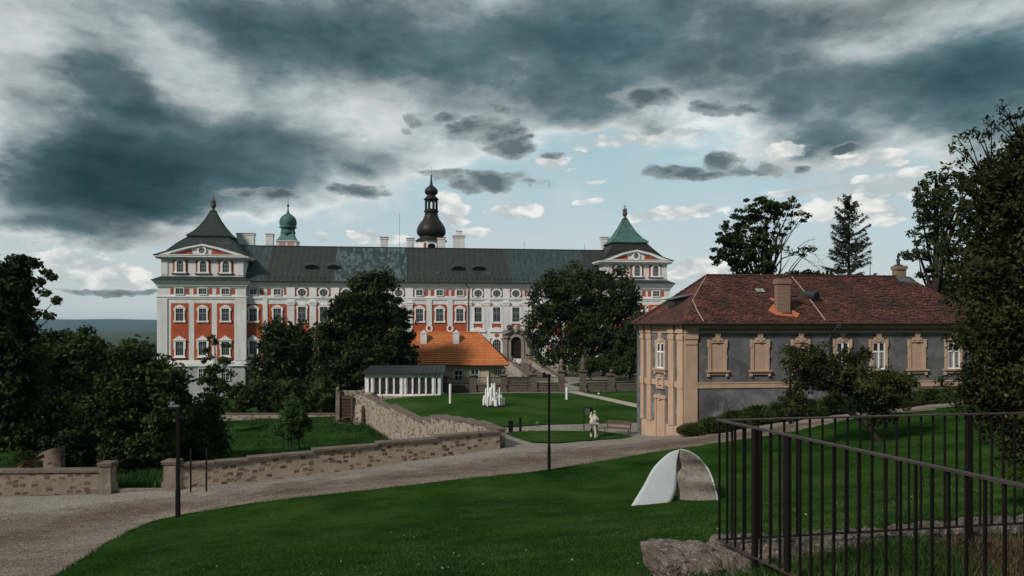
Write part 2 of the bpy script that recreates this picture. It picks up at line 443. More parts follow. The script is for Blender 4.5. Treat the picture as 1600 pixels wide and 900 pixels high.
def mk_castle_roof():
    """standing sheets of brown lead / green copper laid in fields along the roof (local u along the facade)"""
    b = MatB('patched_copper_roof', 0.6, 0.1)
    uv = b.coord('UV')
    u = b.sep(b.coord('Object'), 0)
    t = b.N.new('ShaderNodeTexBrick'); b.L.new(uv, t.inputs['Vector']); t.offset = 0.37; t.offset_frequency = 3
    for k, v in (('Color1', (0, 0, 0, 1)), ('Color2', (1, 1, 1, 1)), ('Mortar', (.5, .5, .5, 1)), ('Scale', 1.0), ('Mortar Size', .018),
                 ('Brick Width', .52), ('Row Height', .85), ('Bias', 0.0)):
        t.inputs[k].default_value = v
    rnd = b.sep(t.outputs['Color'], 0)
    seam = b.ramp(b.math('FRACT', b.math('DIVIDE', b.sep(uv, 0), 0.52)), [(0.0, 0.55), (0.09, 1.0)])
    big = b.noise(b.coord('UV', (0.5, 0.5, 1)), 0.35, 4, .65)
    brown = b.mix(rnd, (.038, .037, .034), (.024, .025, .024))
    brown = b.mix(b.ramp(b.noise(b.coord('UV', (6, 0.5, 1)), 1.0, 5, .7), [(.42, 0.0), (.72, .7)]), brown, (.062, .060, .054))
    green = b.mix(rnd, (.034, .062, .062), (.022, .040, .042))
    green = b.mix(b.ramp(b.noise(b.coord('UV', (7, 0.6, 1)), 1.0, 5, .7), [(.42, 0.0), (.66, .7)]), green, (.075, .12, .115))
    pale = (.10, .155, .16)
    patch = b.ramp(b.math('ADD', rnd, b.math('MULTIPLY', b.noise(uv, 0.28, 4, .7), 1.6)), [(0.0, 0.0), (1.0, 0.0)])
    pm = b.ramp(b.math('MULTIPLY', b.math('ADD', rnd, b.math('MULTIPLY', b.noise(uv, 0.22, 4, .7), 2.0)), 0.4), [(.61, 0.0), (.64, .85)], 'LINEAR')
    patched = b.mix(pm, b.mix(rnd, (.03, .05, .058), (.045, .075, .08)), pale)
    # fields along u, in order: green, brown, patched, brown, dark patched, brown
    fields = b.ramp(b.math('DIVIDE', u, 90.0), ROOF_FIELDS, 'CONSTANT')
    isg = b.sep(fields, 0); isp = b.sep(fields, 1)
    c = b.mix(isg, brown, green)
    c = b.mix(isp, c, patched)
    c = b.mix(1.0, c, seam, 'MULTIPLY')
    c = b.mix(b.ramp(b.noise(b.coord('UV', (2.5, 0.35, 1)), 0.8, 6, .75), [(.40, 0.0), (.60, .65)]), c, (.017, .024, .023))
    b.color(c)
    b.bump(b.math('ADD', seam, b.math('MULTIPLY', b.noise(uv, 3, 4), .3)), 0.5, 0.05)
    b.rough(b.ramp(b.noise(uv, 1.5, 3), [(.3, .5), (.7, .75)]))
    return b.m


def mk_grey_wall():
    b = MatB('grey_blue_rough_plaster', 0.95)
    v = b.coord('World')
    c = b.ramp(b.noise(v, 0.9, 7, .68), [(.28, (.045, .045, .050)), (.5, (.098, .099, .107)), (.72, (.155, .156, .165))])
    # pale efflorescence blotches low on the wall
    z = b.sep(v, 2)
    low = b.ramp(b.math('DIVIDE', b.math('ADD', z, 7.0), 6.0, clamp=True), [(0.2, 1.0), (0.7, 0.22)])
    bl = b.math('MULTIPLY', b.ramp(b.noise(v, 0.75, 6, .7), [(.48, 0.0), (.62, 1.0)]), low)
    c = b.mix(b.math('MULTIPLY', bl, 0.75), c, (.26, .26, .265))
    dk = b.ramp(b.noise(b.coord('World', (1, 1, 1.8)), 1.4, 6, .75), [(.5, 0.0), (.72, .65)])
    c = b.mix(b.math('MULTIPLY', dk, low), c, (.035, .034, .036))
    b.color(c)
    b.bump(b.noise(v, 7, 7, .7), 0.7, 0.04)
    return b.m


M['grey_wall'] = mk_grey_wall()


def mk_grass(name, c1, c2, c3, patch=0.35, worn=None, bump=1.0):
    b = MatB(name, 1.0, 0, 0.0)
    v = b.coord('World')
    f = b.noise(v, patch, 6, .65)
    c = b.ramp(f, [(.34, c1), (.5, c2), (.66, c3)])
    fine = b.noise(v, 24, 5, .75)
    c = b.mix(b.ramp(fine, [(.35, .55), (.6, 0.0)]), c, tuple(x * 0.35 for x in c1))
    c = b.mix(b.ramp(b.noise(b.coord('World', (1.0, 2.2, 1)), 0.9, 5, .7), [(.55, 0.0), (.78, .45)]), c, tuple(min(1, x * 1.7) for x in c3))
    if worn:
        c = b.mix(b.ramp(b.noise(v, worn[0], 5, .7), [(worn[2], 0.0), (worn[2] + .12, .8)]), c, worn[1])
    b.color(c)
    b.bump(b.math('ADD', fine, b.math('MULTIPLY', b.noise(v, 3.5, 3), .8)), bump, 0.06)
    return b.m


M['lawn'] = mk_grass('mown_lawn', (.011, .032, .006), (.023, .064, .011), (.050, .090, .020), 0.28)
M['court_lawn'] = mk_grass('court_lawn', (.018, .050, .010), (.030, .074, .015), (.062, .098, .028), 0.15)
M['meadow'] = mk_grass('lower_meadow', (.010, .030, .008), (.020, .055, .012), (.034, .082, .018), 0.22)
M['enclosure_ground'] = mk_grass('terrace_turf', (.018, .026, .010), (.045, .036, .018), (.085, .062, .035), 0.9)
M['far_field'] = mk_grass('far_fields', (.03, .05, .03), (.055, .075, .045), (.10, .11, .07), 0.002)


def mk_gravel(name, c1, c2, c3, rut=True):
    b = MatB(name, 1.0, 0, 0.0)
    v = b.coord('World')
    c = b.ramp(b.noise(b.coord('World', (0.5, 1.1, 1), (0, 0, R(-18))), 0.55, 7, .68), [(.3, c1), (.5, c2), (.72, c3)])
    vo = b.voro(v, 16)
    c = b.mix(b.ramp(b.sep(vo.outputs['Color'], 0), [(.6, 0.0), (.9, .55)]), c, tuple(x * 1.5 for x in c2))
    c = b.mix(b.ramp(b.sep(vo.outputs['Color'], 1), [(.72, 0.0), (.85, .6)]), c, tuple(x * .35 for x in c1))
    if rut:
        at = b.N.new('ShaderNodeAttribute'); at.attribute_name = 'across'
        a = b.math('ADD', at.outputs['Fac'], b.math('MULTIPLY', b.math('SUBTRACT', b.noise(v, 0.55, 6, .7), .5), 0.9))
        band = b.ramp(a, [(0.0, 0.10), (.16, .35), (.38, 1.0), (.58, .55), (.74, 0.0)])
        chop = b.noise(b.coord('World', (0.55, 2.2, 1), (0, 0, R(-20))), 3.0, 7, .8)
        c = b.mix(b.math('MULTIPLY', band, b.ramp(chop, [(.38, .25), (.58, .95)])), c, (.095, .066, .056))
        pale = b.ramp(a, [(.60, 0.0), (.85, .75)])
        c = b.mix(b.math('MULTIPLY', pale, b.ramp(chop, [(.40, 1.0), (.62, .2)])), c, (.29, .275, .25))
        g = b.noise(v, 0.5, 6, .75)
        c = b.mix(b.ramp(g, [(.66, 0.0), (.70, .7)]), c, (.035, .055, .02))
    b.color(c)
    h = b.math('ADD', vo.outputs['Distance'], b.math('MULTIPLY', b.noise(v, 3.5, 6, .75), 2.0))
    b.bump(h, 0.9, 0.05)
    return b.m


M['road'] = mk_gravel('rutted_gravel', (.115, .092, .075), (.215, .180, .148), (.31, .27, .228))
M['court'] = mk_gravel('court_gravel', (.17, .15, .13), (.25, .225, .2), (.31, .285, .26), rut=False)
M['edge_dirt'] = plain('trodden_edge_dirt', (.27, .205, .155), (.17, .125, .095), 2.2, 1.0, bump=.6, bscale=18, spec=0.0)
M['paving'] = plain('pale_path', (.36, .31, .265), (.29, .25, .21), 1.5, 0.95, bump=0.2)
M['cobble'] = plain('ramp_paving', (.13, .10, .095), (.095, .072, .068), 2.5, 0.95, bump=0.4, bscale=6)


def mk_leaf(name, c1, c2, trans=0.25, bright=(.1, .12, .03)):
    b = MatB(name, 0.75, 0, 0.12)
    at = b.N.new('ShaderNodeAttribute'); at.attribute_name = 'rnd'
    r = at.outputs['Fac']
    big = b.noise(b.coord('World'), 0.5, 5, .7)
    f = b.math('ADD', b.math('MULTIPLY', r, 0.5), b.math('SUBTRACT', b.math('MULTIPLY', big, 1.3), 0.38))
    c = b.ramp(f, [(.2, c1), (.55, c2), (.86, bright)])
    b.color(c)
    tr = b.N.new('ShaderNodeBsdfTranslucent'); b.L.new(c, tr.inputs[0])
    mx = b.N.new('ShaderNodeMixShader'); mx.inputs[0].default_value = trans
    b.L.new(b.b.outputs[0], mx.inputs[1]); b.L.new(tr.outputs[0], mx.inputs[2])
    b.L.new(mx.outputs[0], b.N['Material Output'].inputs[0])
    return b.m


M['leaf_dark'] = mk_leaf('dark_maple_leaves', (.008, .014, .006), (.028, .042, .013), bright=(.085, .110, .032))
M['leaf_mid'] = mk_leaf('shrub_leaves', (.010, .018, .007), (.034, .054, .015), bright=(.10, .135, .04))
M['leaf_light'] = mk_leaf('fresh_leaves', (.014, .030, .009), (.034, .064, .016), bright=(.075, .12, .03))
M['leaf_young'] = mk_leaf('young_green_leaves', (.020, .045, .012), (.045, .095, .022), bright=(.09, .15, .04))
M['leaf_apple'] = mk_leaf('apple_leaves', (.010, .014, .005), (.030, .037, .011), bright=(.095, .10, .03))
M['leaf_brown'] = mk_leaf('rusty_seed_clusters', (.05, .032, .016), (.09, .055, .026), bright=(.13, .085, .04))
M['needle'] = mk_leaf('conifer_needles', (.012, .017, .011), (.026, .034, .02), 0.1, bright=(.055, .05, .035))
M['juniper'] = mk_leaf('juniper_needles', (.016, .028, .009), (.045, .066, .018), 0.15, bright=(.11, .135, .04))
M['grass_blade'] = mk_leaf('grass_blades', (.010, .034, .006), (.025, .070, .012), 0.2, bright=(.080, .125, .032))
M['dry_blade'] = mk_leaf('dry_grass_blades', (.05, .038, .02), (.11, .08, .045), 0.3, bright=(.2, .15, .09))
M['apple'] = plain('green_apple', (.10, .11, .028), (.12, .085, .03), 6, 0.45)


# ------------------------------------------------------------------ mesh builder
class MB:
    def __init__(s, mat4=None):
        s.v = []; s.f = []; s.mi = []; s.T = mat4; s.cur = 0

    def _add(s, vs, fs):
        o = len(s.v)
        if s.T is not None:
            vs = [tuple(s.T @ Vector(p)) for p in vs]
        s.v += [tuple(p) for p in vs]
        s.f += [tuple(i + o for i in f) for f in fs]
        s.mi += [s.cur] * len(fs)
        return s

    def box(s, x0, x1, y0, y1, z0, z1):
        return s._add([(x0, y0, z0), (x1, y0, z0), (x1, y1, z0), (x0, y1, z0), (x0, y0, z1), (x1, y0, z1), (x1, y1, z1), (x0, y1, z1)],
                      [(0, 3, 2, 1), (4, 5, 6, 7), (0, 1, 5, 4), (1, 2, 6, 5), (2, 3, 7, 6), (3, 0, 4, 7)])

    def hexa(s, bot, top):
        return s._add(list(bot) + list(top), [(0, 3, 2, 1), (4, 5, 6, 7), (0, 1, 5, 4), (1, 2, 6, 5), (2, 3, 7, 6), (3, 0, 4, 7)])

    def poly(s, pts):
        return s._add(pts, [tuple(range(len(pts)))])

    def prism(s, outline, y0, y1):
        """outline in x,z, extruded along y; outline counter-clockwise seen from -y"""
        n = len(outline)
        vs = [(x, y0, z) for x, z in outline] + [(x, y1, z) for x, z in outline]
        fs = [tuple(range(n)), tuple(range(2 * n - 1, n - 1, -1))]
        fs += [((i + 1) % n, i, i + n, (i + 1) % n + n) for i in range(n)]
        return s._add(vs, fs)

    def slab(s, outline, z0, z1):
        n = len(outline)
        vs = [(x, y, z0) for x, y in outline] + [(x, y, z1) for x, y in outline]
        fs = [tuple(range(n - 1, -1, -1)), tuple(range(n, 2 * n))]
        fs += [(i, (i + 1) % n, (i + 1) % n + n, i + n) for i in range(n)]
        return s._add(vs, fs)

    def ring(s, outer, inner, y0, y1):
        """flat frame between two outlines (x,z) of the same length, extruded along y"""
        n = len(outer)
        vs = [(x, y0, z) for x, z in outer] + [(x, y0, z) for x, z in inner] + [(x, y1, z) for x, z in outer] + [(x, y1, z) for x, z in inner]
        fs = []
        for i in range(n):
            j = (i + 1) % n
            fs += [(i, j, j + n, i + n), (j, i, i + 2 * n, j + 2 * n), (i + n, j + n, j + 3 * n, i + 3 * n)]
        return s._add(vs, fs)

    def tube(s, pts, rad, n=8, cap=True):
        pts = [Vector(p) for p in pts]
        if isinstance(rad, (int, float)):
            rad = [rad] * len(pts)
        vs = []; fs = []
        for i, p in enumerate(pts):
            d = (pts[min(i + 1, len(pts) - 1)] - pts[max(i - 1, 0)])
            if d.length < 1e-9:
                d = Vector((0, 0, 1))
            d.normalize()
            a = d.cross(Vector((0, 0, 1)))
            if a.length < 1e-3:
                a = Vector((1, 0, 0))
            a.normalize(); b = d.cross(a)
            for k in range(n):
                t = 2 * math.pi * k / n
                vs.append(tuple(p + (a * math.cos(t) + b * math.sin(t)) * rad[i]))
        for i in range(len(pts) - 1):
            for k in range(n):
                k2 = (k + 1) % n
                fs.append((i * n + k, i * n + k2, (i + 1) * n + k2, (i + 1) * n + k))
        if cap:
            fs.append(tuple(range(n)))
            fs.append(tuple(range(len(pts) * n - 1, (len(pts) - 1) * n - 1, -1)))
        return s._add(vs, fs)

    def lathe(s, prof, cx=0, cy=0, n=16, ph=0.0, sq=None):
        """prof: list of (r, z) from bottom to top"""
        vs = []; fs = []
        for r, z in prof:
            for k in range(n):
                t = 2 * math.pi * k / n + ph
                vs.append((cx + r * math.cos(t), cy + r * math.sin(t), z))
        for i in range(len(prof) - 1):
            for k in range(n):
                k2 = (k + 1) % n
                fs.append((i * n + k, i * n + k2, (i + 1) * n + k2, (i + 1) * n + k))
        fs.append(tuple(range(n - 1, -1, -1)))
        fs.append(tuple((len(prof) - 1) * n + k for k in range(n)))
        return s._add(vs, fs)

    def build(s, name, mats, parent=None, smooth=False, loc=None):
        me = bpy.data.meshes.new(name)
        me.from_pydata(s.v, [], s.f)
        if not isinstance(mats, (list, tuple)):
            mats = [mats]
        for m_ in mats:
            me.materials.append(m_)
        if max(s.mi, default=0) > 0:
            me.polygons.foreach_set('material_index', s.mi)
        if smooth:
            me.polygons.foreach_set('use_smooth', [True] * len(me.polygons))
        auto_uv(me)
        me.update()
        o = bpy.data.objects.new(name, me)
        COL.objects.link(o)
        if parent is not None:
            o.parent = parent
        if loc is not None:
            o.location = loc
        return o


def auto_uv(me):
    nf = len(me.polygons); nl = len(me.loops); nv = len(me.vertices)
    if nl == 0:
        return
    co = np.empty(nv * 3); me.vertices.foreach_get('co', co); co = co.reshape(-1, 3)
    vi = np.empty(nl, dtype=np.int64); me.loops.foreach_get('vertex_index', vi)
    lt = np.empty(nf, dtype=np.int64); me.polygons.foreach_get('loop_total', lt)
    nr = np.empty(nf * 3); me.polygons.foreach_get('normal', nr); nr = nr.reshape(-1, 3)
    t = np.cross(np.array([0, 0, 1.0]), nr)
    ln = np.linalg.norm(t, axis=1)
    flat = ln < 0.05
    t[flat] = (1, 0, 0); ln[flat] = 1
    t /= ln[:, None]
    b = np.cross(nr, t)
    fi = np.repeat(np.arange(nf), lt)
    p = co[vi]
    uv = np.stack([(p * t[fi]).sum(1), (p * b[fi]).sum(1)], 1).astype(np.float32)
    lay = me.uv_layers.new(name='UVMap')
    lay.data.foreach_set('uv', uv.ravel())


def empty(name, loc=(0, 0, 0), rz=0.0):
    o = bpy.data.objects.new(name, None)
    COL.objects.link(o)
    o.location = loc; o.rotation_euler = (0, 0, rz)
    o.empty_display_size = 0.5
    return o


def tag(o, label=None, cat=None, group=None, kind=None):
    if cat and not kind: kind = 'thing'
    if label: o['label'] = label
    if cat: o['category'] = cat
    if group: o['group'] = group
    if kind: o['kind'] = kind
    return o


def children(o):
    return [c for c in ALLKIDS.get(o.name, [])]


ALLKIDS = {}


def copy_obj(o, parent=None):
    c = o.copy(); COL.objects.link(c)
    if parent is not None:
        c.parent = parent
    return c


def copy_tree(root, loc, rz=None, label=None, scale=None):
    r = copy_obj(root)
    r.location = loc
    if rz is not None: r.rotation_euler = (0, 0, rz)
    if scale is not None: r.scale = (scale, scale, scale)
    if label: r['label'] = label
    for ch in list(root.children):
        c = copy_obj(ch, r)
        for g in list(ch.children):
            copy_obj(g, c)
    return r


def fast_mesh(name, verts, faces, mats, parent=None, rnd=None, smooth=False, mi=None):
    """verts (n,3) float, faces (m,k) int arrays"""
    me = bpy.data.meshes.new(name)
    nv, (nf, k) = len(verts), faces.shape
    me.vertices.add(nv); me.vertices.foreach_set('co', np.ascontiguousarray(verts, dtype=np.float32).ravel())
    me.loops.add(nf * k); me.loops.foreach_set('vertex_index', np.ascontiguousarray(faces, dtype=np.int32).ravel())
    me.polygons.add(nf)
    me.polygons.foreach_set('loop_start', np.arange(0, nf * k, k, dtype=np.int32))
    me.polygons.foreach_set('loop_total', np.full(nf, k, dtype=np.int32))
    if smooth:
        me.polygons.foreach_set('use_smooth', np.ones(nf, dtype=bool))
    if not isinstance(mats, (list, tuple)): mats = [mats]
    for m_ in mats: me.materials.append(m_)
    if mi is not None: me.polygons.foreach_set('material_index', np.asarray(mi, dtype=np.int32))
    if rnd is not None:
        a = me.attributes.new('rnd', 'FLOAT', 'FACE'); a.data.foreach_set('value', rnd.astype(np.float32))
    me.update(calc_edges=True)
    o = bpy.data.objects.new(name, me); COL.objects.link(o)
    if parent is not None: o.parent = parent
    return o


# ------------------------------------------------------------------ terrain functions
def P(px, py, d):
    return ((px - 800) / F * d, d, (HY - py) / F * d)


class TPS:
    def __init__(s, pts, lam=1.0):
        p = np.array(pts, dtype=float); s.c = p[:, :2]; n = len(p)
        K = s._u(np.linalg.norm(s.c[:, None] - s.c[None], axis=2)) + lam * np.eye(n)
        Q = np.hstack([np.ones((n, 1)), s.c])
        A = np.block([[K, Q], [Q.T, np.zeros((3, 3))]])
        s.w = np.linalg.solve(A, np.concatenate([p[:, 2], np.zeros(3)]))

    @staticmethod
    def _u(r):
        return np.where(r > 1e-9, r * r * np.log(np.maximum(r, 1e-9)), 0.0)

    def __call__(s, x, y):
        x = np.atleast_1d(np.asarray(x, float)); y = np.atleast_1d(np.asarray(y, float))
        q = np.stack([x, y], 1)
        r = np.linalg.norm(q[:, None] - s.c[None], axis=2)
        n = len(s.c)
        return s._u(r) @ s.w[:n] + s.w[n] + q @ s.w[n + 1:]


up_pts = [(0, 0, -1.7), (-10, 0, -2.8), (10, 0, -1.7), (-30, 0, -6.0), (-30, 20, -7.8), (0, -20, -1.2), (-40, -20, -6), (40, -20, -.5),
          P(90, 900, 20.5), P(280, 808, 30.2), P(0, 776, 34.8), P(165, 771, 35), P(283, 764, 35), P(453, 743, 38), P(595, 727.5, 39.5), P(779, 700, 42.4),
          P(600, 900, 14.1), P(1000, 900, 12.5), P(1050, 790, 25), P(858, 737, 34.7), P(560, 768, 32), P(400, 788, 30.5), P(1120, 695, 39),
          P(1069, 679, 43.5), P(1003, 682, 47.5), P(965, 680, 48.6), P(928, 684, 47.5), P(880, 694, 44.5), P(1200, 662, 42.5), P(1300, 651, 42),
          P(1500, 627, 44), P(1378, 697, 32), P(1600, 650, 36), P(1240, 675, 40), P(1600, 800, 12), P(1300, 830, 12),
         (-4.6, 55.5, -7.66), (-7.6, 62, -7.62), P(700, 640, 62), P(773, 668, 51), P(600, 627, 72), P(690, 616, 80), P(1000, 611, 84), P(890, 613.5, 82), P(1000, 636, 66),
          (0, 100, -7.9), (10, 130, -8), (40, 120, -8.5), (60, 150, -7), (100, 100, -3), (60, 60, -4), (-10, 128, -8.5), (-20, 110, -9),
          (150, 150, -3), (100, 40, -2), (60, 0, -1), (25, 60, -6.5), (200, 60, -3), (-60, 35, -9.0), (-25, 76, -9)]
HU = TPS(up_pts, 0.5)
low_pts = [P(215, 765, 36), P(235, 737, 43), P(450, 705, 57), P(400, 656, 77), P(560, 668, 70), P(530, 655, 75), P(350, 715, 52), (-50, 125, -13),
           (-60, 60, -12), (-60, 100, -15), (-100, 60, -17), (-30, 95, -10.6), (-12, 95, -10.6), (-12, 128, -10.5), (20, 80, -14), (40, 40, -14), (-40, 38, -9.2),
           (-100, 35, -13), (60, 130, -14), (0, 0, -14), (-60, 0, -14), (-100, 130, -20)]
HLt = TPS(low_pts, 0.5)


def HL(x, y):
    x = np.atleast_1d(np.asarray(x, float)); y = np.atleast_1d(np.asarray(y, float))
    cx = np.clip(x, -110, 70); cy = np.clip(y, 0, 140)
    z = HLt(cx, cy)
    far = np.hypot(x - cx, y - cy)
    t = np.clip(far / 900, 0, 1); t = t * t * (3 - 2 * t)
    return z * (1 - t) + (-50) * t


def G(px, py, hf=None, dmin=3.0, dmax=400.0):
    """where the view ray through a photo pixel meets the terrain"""
    hf = hf or HU
    kx = (px - 800) / F; kz = (HY - py) / F
    d = np.geomspace(dmin, dmax, 900)
    g = hf(kx * d, d) - kz * d
    i = np.argmax(g >= 0)
    if g[i] < 0:
        i = len(d) - 1
    a = g[i - 1] if i else -1
    t = -a / (g[i] - a) if g[i] != a else 0
    dd = d[i - 1] + (d[i] - d[i - 1]) * t if i else d[0]
    return (kx * dd, dd)


def hu(x, y): return float(HU(x, y)[0])
def hl(x, y): return float(HL(x, y)[0])


def densify(poly, step, jit=0.0, closed=True):
    out = []
    n = len(poly)
    for i in range(n if closed else n - 1):
        a = Vector(poly[i][:2]); b = Vector(poly[(i + 1) % n][:2])
        k = max(1, int((b - a).length / step))
        for j in range(k):
            p = a.lerp(b, j / k)
            if jit:
                nrm = Vector((-(b - a).y, (b - a).x)).normalized()
                p = p + nrm * random.uniform(-jit, jit)
            out.append((p.x, p.y))
    if not closed: out.append(tuple(poly[-1][:2]))
    return out


def smooth_poly(pts, it=2, closed=False):
    pts = [tuple(p[:2]) for p in pts]
    for _ in range(it):
        o = [] if closed else [pts[0]]
        n = len(pts)
        for i in range(n if closed else n - 1):
            a = pts[i]; b = pts[(i + 1) % n]
            o += [(a[0] * .75 + b[0] * .25, a[1] * .75 + b[1] * .25), (a[0] * .25 + b[0] * .75, a[1] * .25 + b[1] * .75)]
        if not closed: o.append(pts[-1])
        pts = o
    return pts


def in_poly(x, y, poly):
    x = np.asarray(x); y = np.asarray(y); c = np.zeros(x.shape, bool); n = len(poly); j = n - 1
    for i in range(n):
        xi, yi = poly[i][:2]; xj, yj = poly[j][:2]
        cond = ((yi > y) != (yj > y)) & (x < (xj - xi) * (y - yi) / ((yj - yi) if yj != yi else 1e-12) + xi)
        c ^= cond; j = i
    return c


def sheet(name, poly, hf, step, off, mat, jit=0.0, bstep=None, skirt=0.0, parent=None):
    b = densify(poly, bstep or step, jit)
    xs = [p[0] for p in b]; ys = [p[1] for p in b]
    gx, gy = np.meshgrid(np.arange(min(xs) + step * .5, max(xs), step), np.arange(min(ys) + step * .5, max(ys), step))
    gx = gx.ravel(); gy = gy.ravel()
    k = in_poly(gx, gy, b); gx = gx[k]; gy = gy[k]
    co = [Vector(p) for p in b] + [Vector((x, y)) for x, y in zip(gx, gy)]
    nb = len(b)
    edges = [(i, (i + 1) % nb) for i in range(nb)]
    v2, e2, f2, ov, oe, of = delaunay_2d_cdt(co, edges, [], 1, 1e-4)
    x = np.array([v.x for v in v2]); y = np.array([v.y for v in v2])
    z = hf(x, y) + off
    mb = MB()
    fs = []
    for f in f2:
        a, b_, c = (v2[f[0]], v2[f[1]], v2[f[2]])
        if (b_ - a).cross(c - a) < 0: f = list(reversed(f))
        fs.append(tuple(f))
    mb._add(list(zip(x, y, z)), fs)
    if skirt:
        zz = hf(np.array(xs), np.array(ys)) + off
        vs = [(xs[i], ys[i], zz[i]) for i in range(nb)] + [(xs[i], ys[i], zz[i] - skirt) for i in range(nb)]
        mb._add(vs, [(i, (i + 1) % nb, (i + 1) % nb + nb, i + nb) for i in range(nb)])
    return mb.build(name, mat, parent, smooth=False)

# ================================================================== GROUND
def build_ground():
    xs = np.concatenate([-np.geomspace(9000, 92, 26), np.arange(-90, 61, 2.5), np.geomspace(62, 9000, 24)])
    ys = np.concatenate([-np.geomspace(400, 5, 6), np.arange(0, 141, 2.5), np.geomspace(144, 9000, 46)])
    X, Y = np.meshgrid(xs, ys)
    Z = np.concatenate([HL(X.ravel()[i:i + 4000], Y.ravel()[i:i + 4000]) for i in range(0, X.size, 4000)])
    far = Y.ravel() > 160
    Z = Z + np.where(far, 0.9 * np.sin(X.ravel() * .011) * np.cos(Y.ravel() * .008), 0)
    nx, ny = len(xs), len(ys)
    i = np.arange((nx - 1) * (ny - 1)); r = i // (nx - 1); c = i % (nx - 1)
    a = r * nx + c
    Fc = np.stack([a, a + 1, a + nx + 1, a + nx], 1)
    cy = Y.ravel()[a]; cx = X.ravel()[a]
    mi = ((cy > 150) | (np.abs(cx) > 130)).astype(int)
    o = fast_mesh('ground', np.stack([X.ravel(), Y.ravel(), Z], 1), Fc, [M['meadow'], M['far_field']], mi=mi, smooth=True)
    tag(o, kind='structure')


build_ground()

# wooded ridge on the horizon
def build_hills():
    xs = np.linspace(-9000, 9000, 160)
    def ridge(y0, y1, prof, name, mat):
        rows = 9
        V = []; 
        for j in range(rows):
            t = j / (rows - 1)
            for x in xs:
                h = prof(x)
                zz = -50 + (h + 50) * math.sin(t * math.pi / 2) ** 1.3 + 3 * math.sin(x * .004 + j)
                V.append((x, y0 + (y1 - y0) * t, zz if j else -60))
        V = np.array(V); nx = len(xs)
        i = np.arange((nx - 1) * (rows - 1)); a = (i // (nx - 1)) * nx + i % (nx - 1)
        o = fast_mesh(name, V, np.stack([a, a + 1, a + nx + 1, a + nx], 1), mat, smooth=True)
        tag(o, kind='structure')
    ridge(5200, 6900, lambda x: 30 + 14 * math.sin(x * .0011 + .6) + 5 * math.sin(x * .0047) + 2 * math.sin(x * .013), 'hills', M['forest_hill'])
    ridge(3300, 3900, lambda x: -44 + 5 * math.sin(x * .0017 + 2) + 2 * math.sin(x * .008), 'near_hills', M['far_field'])


def mk_forest():
    b = MatB('forest_cover', 0.95)
    v = b.coord('World')
    b.color(b.ramp(b.noise(v, 0.004, 8, .75), [(.3, (.010, .024, .026)), (.7, (.020, .036, .036))]))
    return b.m


M['forest_hill'] = mk_forest()
build_hills()

# upper plateau: gravel under everything on the castle side of the walls
WA0 = (-15.7, 35.0); WA1 = (-0.75, 42.4)          # wall along the road
WB1 = (-14.3, 72.0)                                # far end of the stepped wall
plateau = [(-62, 33.5), (-24.2, 34.85), (-18.9, 35.1), WA0, WA1, (WA1[0] + .5, WA1[1] + .1), (WB1[0] + .4, WB1[1]), (-15.0, 77.5), (-16.2, 92), (-19, 100), (-24, 118), (-26, 131), (-10, 141), (40, 160), (200, 200),
           (200, -30), (-62, -30)]
tag(sheet('court', plateau, HU, 2.0, -0.05, M['court'], skirt=6.0), kind='structure')

up_edge = [(-80, 782), (0, 776.5), (90, 774), (165, 771), (215, 768), (283, 764.5), (370, 754), (453, 743), (595, 727.5), (690, 714), (779, 701), (880, 692.5), (1003, 685), (1066, 680.5),
           (1130, 671), (1200, 662), (1300, 651.5), (1400, 640), (1500, 626), (1580, 615)]
lo_edge = [(1640, 630), (1540, 636), (1468, 641), (1380, 649), (1320, 658), (1240, 675), (1120, 694), (1040, 704), (960, 718), (858, 736), (700, 752), (560, 769), (400, 788), (285, 804), (228, 818), (180, 842), (132, 872), (90, 900)]
UE = [G(*p) for p in up_edge]; LE = [G(*p) for p in lo_edge]
LEs = smooth_poly(LE, 2)
road = [(-62, 33.3), (-40, 34.3)] + UE[1:] + LEs + [(-15.5, 14.5), (-19, 4), (-62, 0)]
_ro = sheet('road', road, HU, 0.9, 0.0, M['road'], jit=0.04, bstep=0.6); tag(_ro, kind='structure')
def _pd(pts, poly):
    best = np.full(len(pts), 1e9)
    for a_, b_ in zip(poly[:-1], poly[1:]):
        a_ = np.array(a_[:2]); b_ = np.array(b_[:2]); d_ = b_ - a_
        t_ = np.clip(((pts - a_) @ d_) / max(d_ @ d_, 1e-9), 0, 1); best = np.minimum(best, np.linalg.norm(pts - a_ - t_[:, None] * d_, axis=1))
    return best
_co = np.empty(len(_ro.data.vertices) * 3); _ro.data.vertices.foreach_get('co', _co); _co = _co.reshape(-1, 3)[:, :2]
_d1 = _pd(_co, LEs + [(-15.5, 14.5), (-19, 4)]); _d2 = _pd(_co, [(-62, 33.3), (-40, 34.3)] + UE[1:])
_ro.data.attributes.new('across', 'FLOAT', 'POINT').data.foreach_set('value', (_d1 / (_d1 + _d2 + 1e-6)).astype(np.float32))

_e = [Vector(p) for p in LEs]; _o = []
for i_ in range(len(_e)):
    t_ = (_e[min(i_ + 1, len(_e) - 1)] - _e[max(i_ - 1, 0)]).normalized(); n_ = Vector((-t_.y, t_.x))
    if n_.y < 0: n_ = -n_
    _o.append(tuple(_e[i_] + n_ * (.28 + .16 * math.sin(i_ * 1.7))))
tag(sheet('road_edge', [tuple(p) for p in _e if p.y < 42][::-1] + [p for p in _o if p[1] < 42.3], HU, .6, .004, M['edge_dirt'], jit=.04, bstep=.3), kind='structure')
lawn_poly = [p for p in LEs] + [(-15.3, 14.5), (-18.6, 4), (-20, -14), (60, -14), (60, 46)]
lawn = sheet('lawn', lawn_poly, HU, 0.9, 0.05, M['lawn'], jit=0.10, bstep=0.28, skirt=0.12)
tag(lawn, kind='structure')

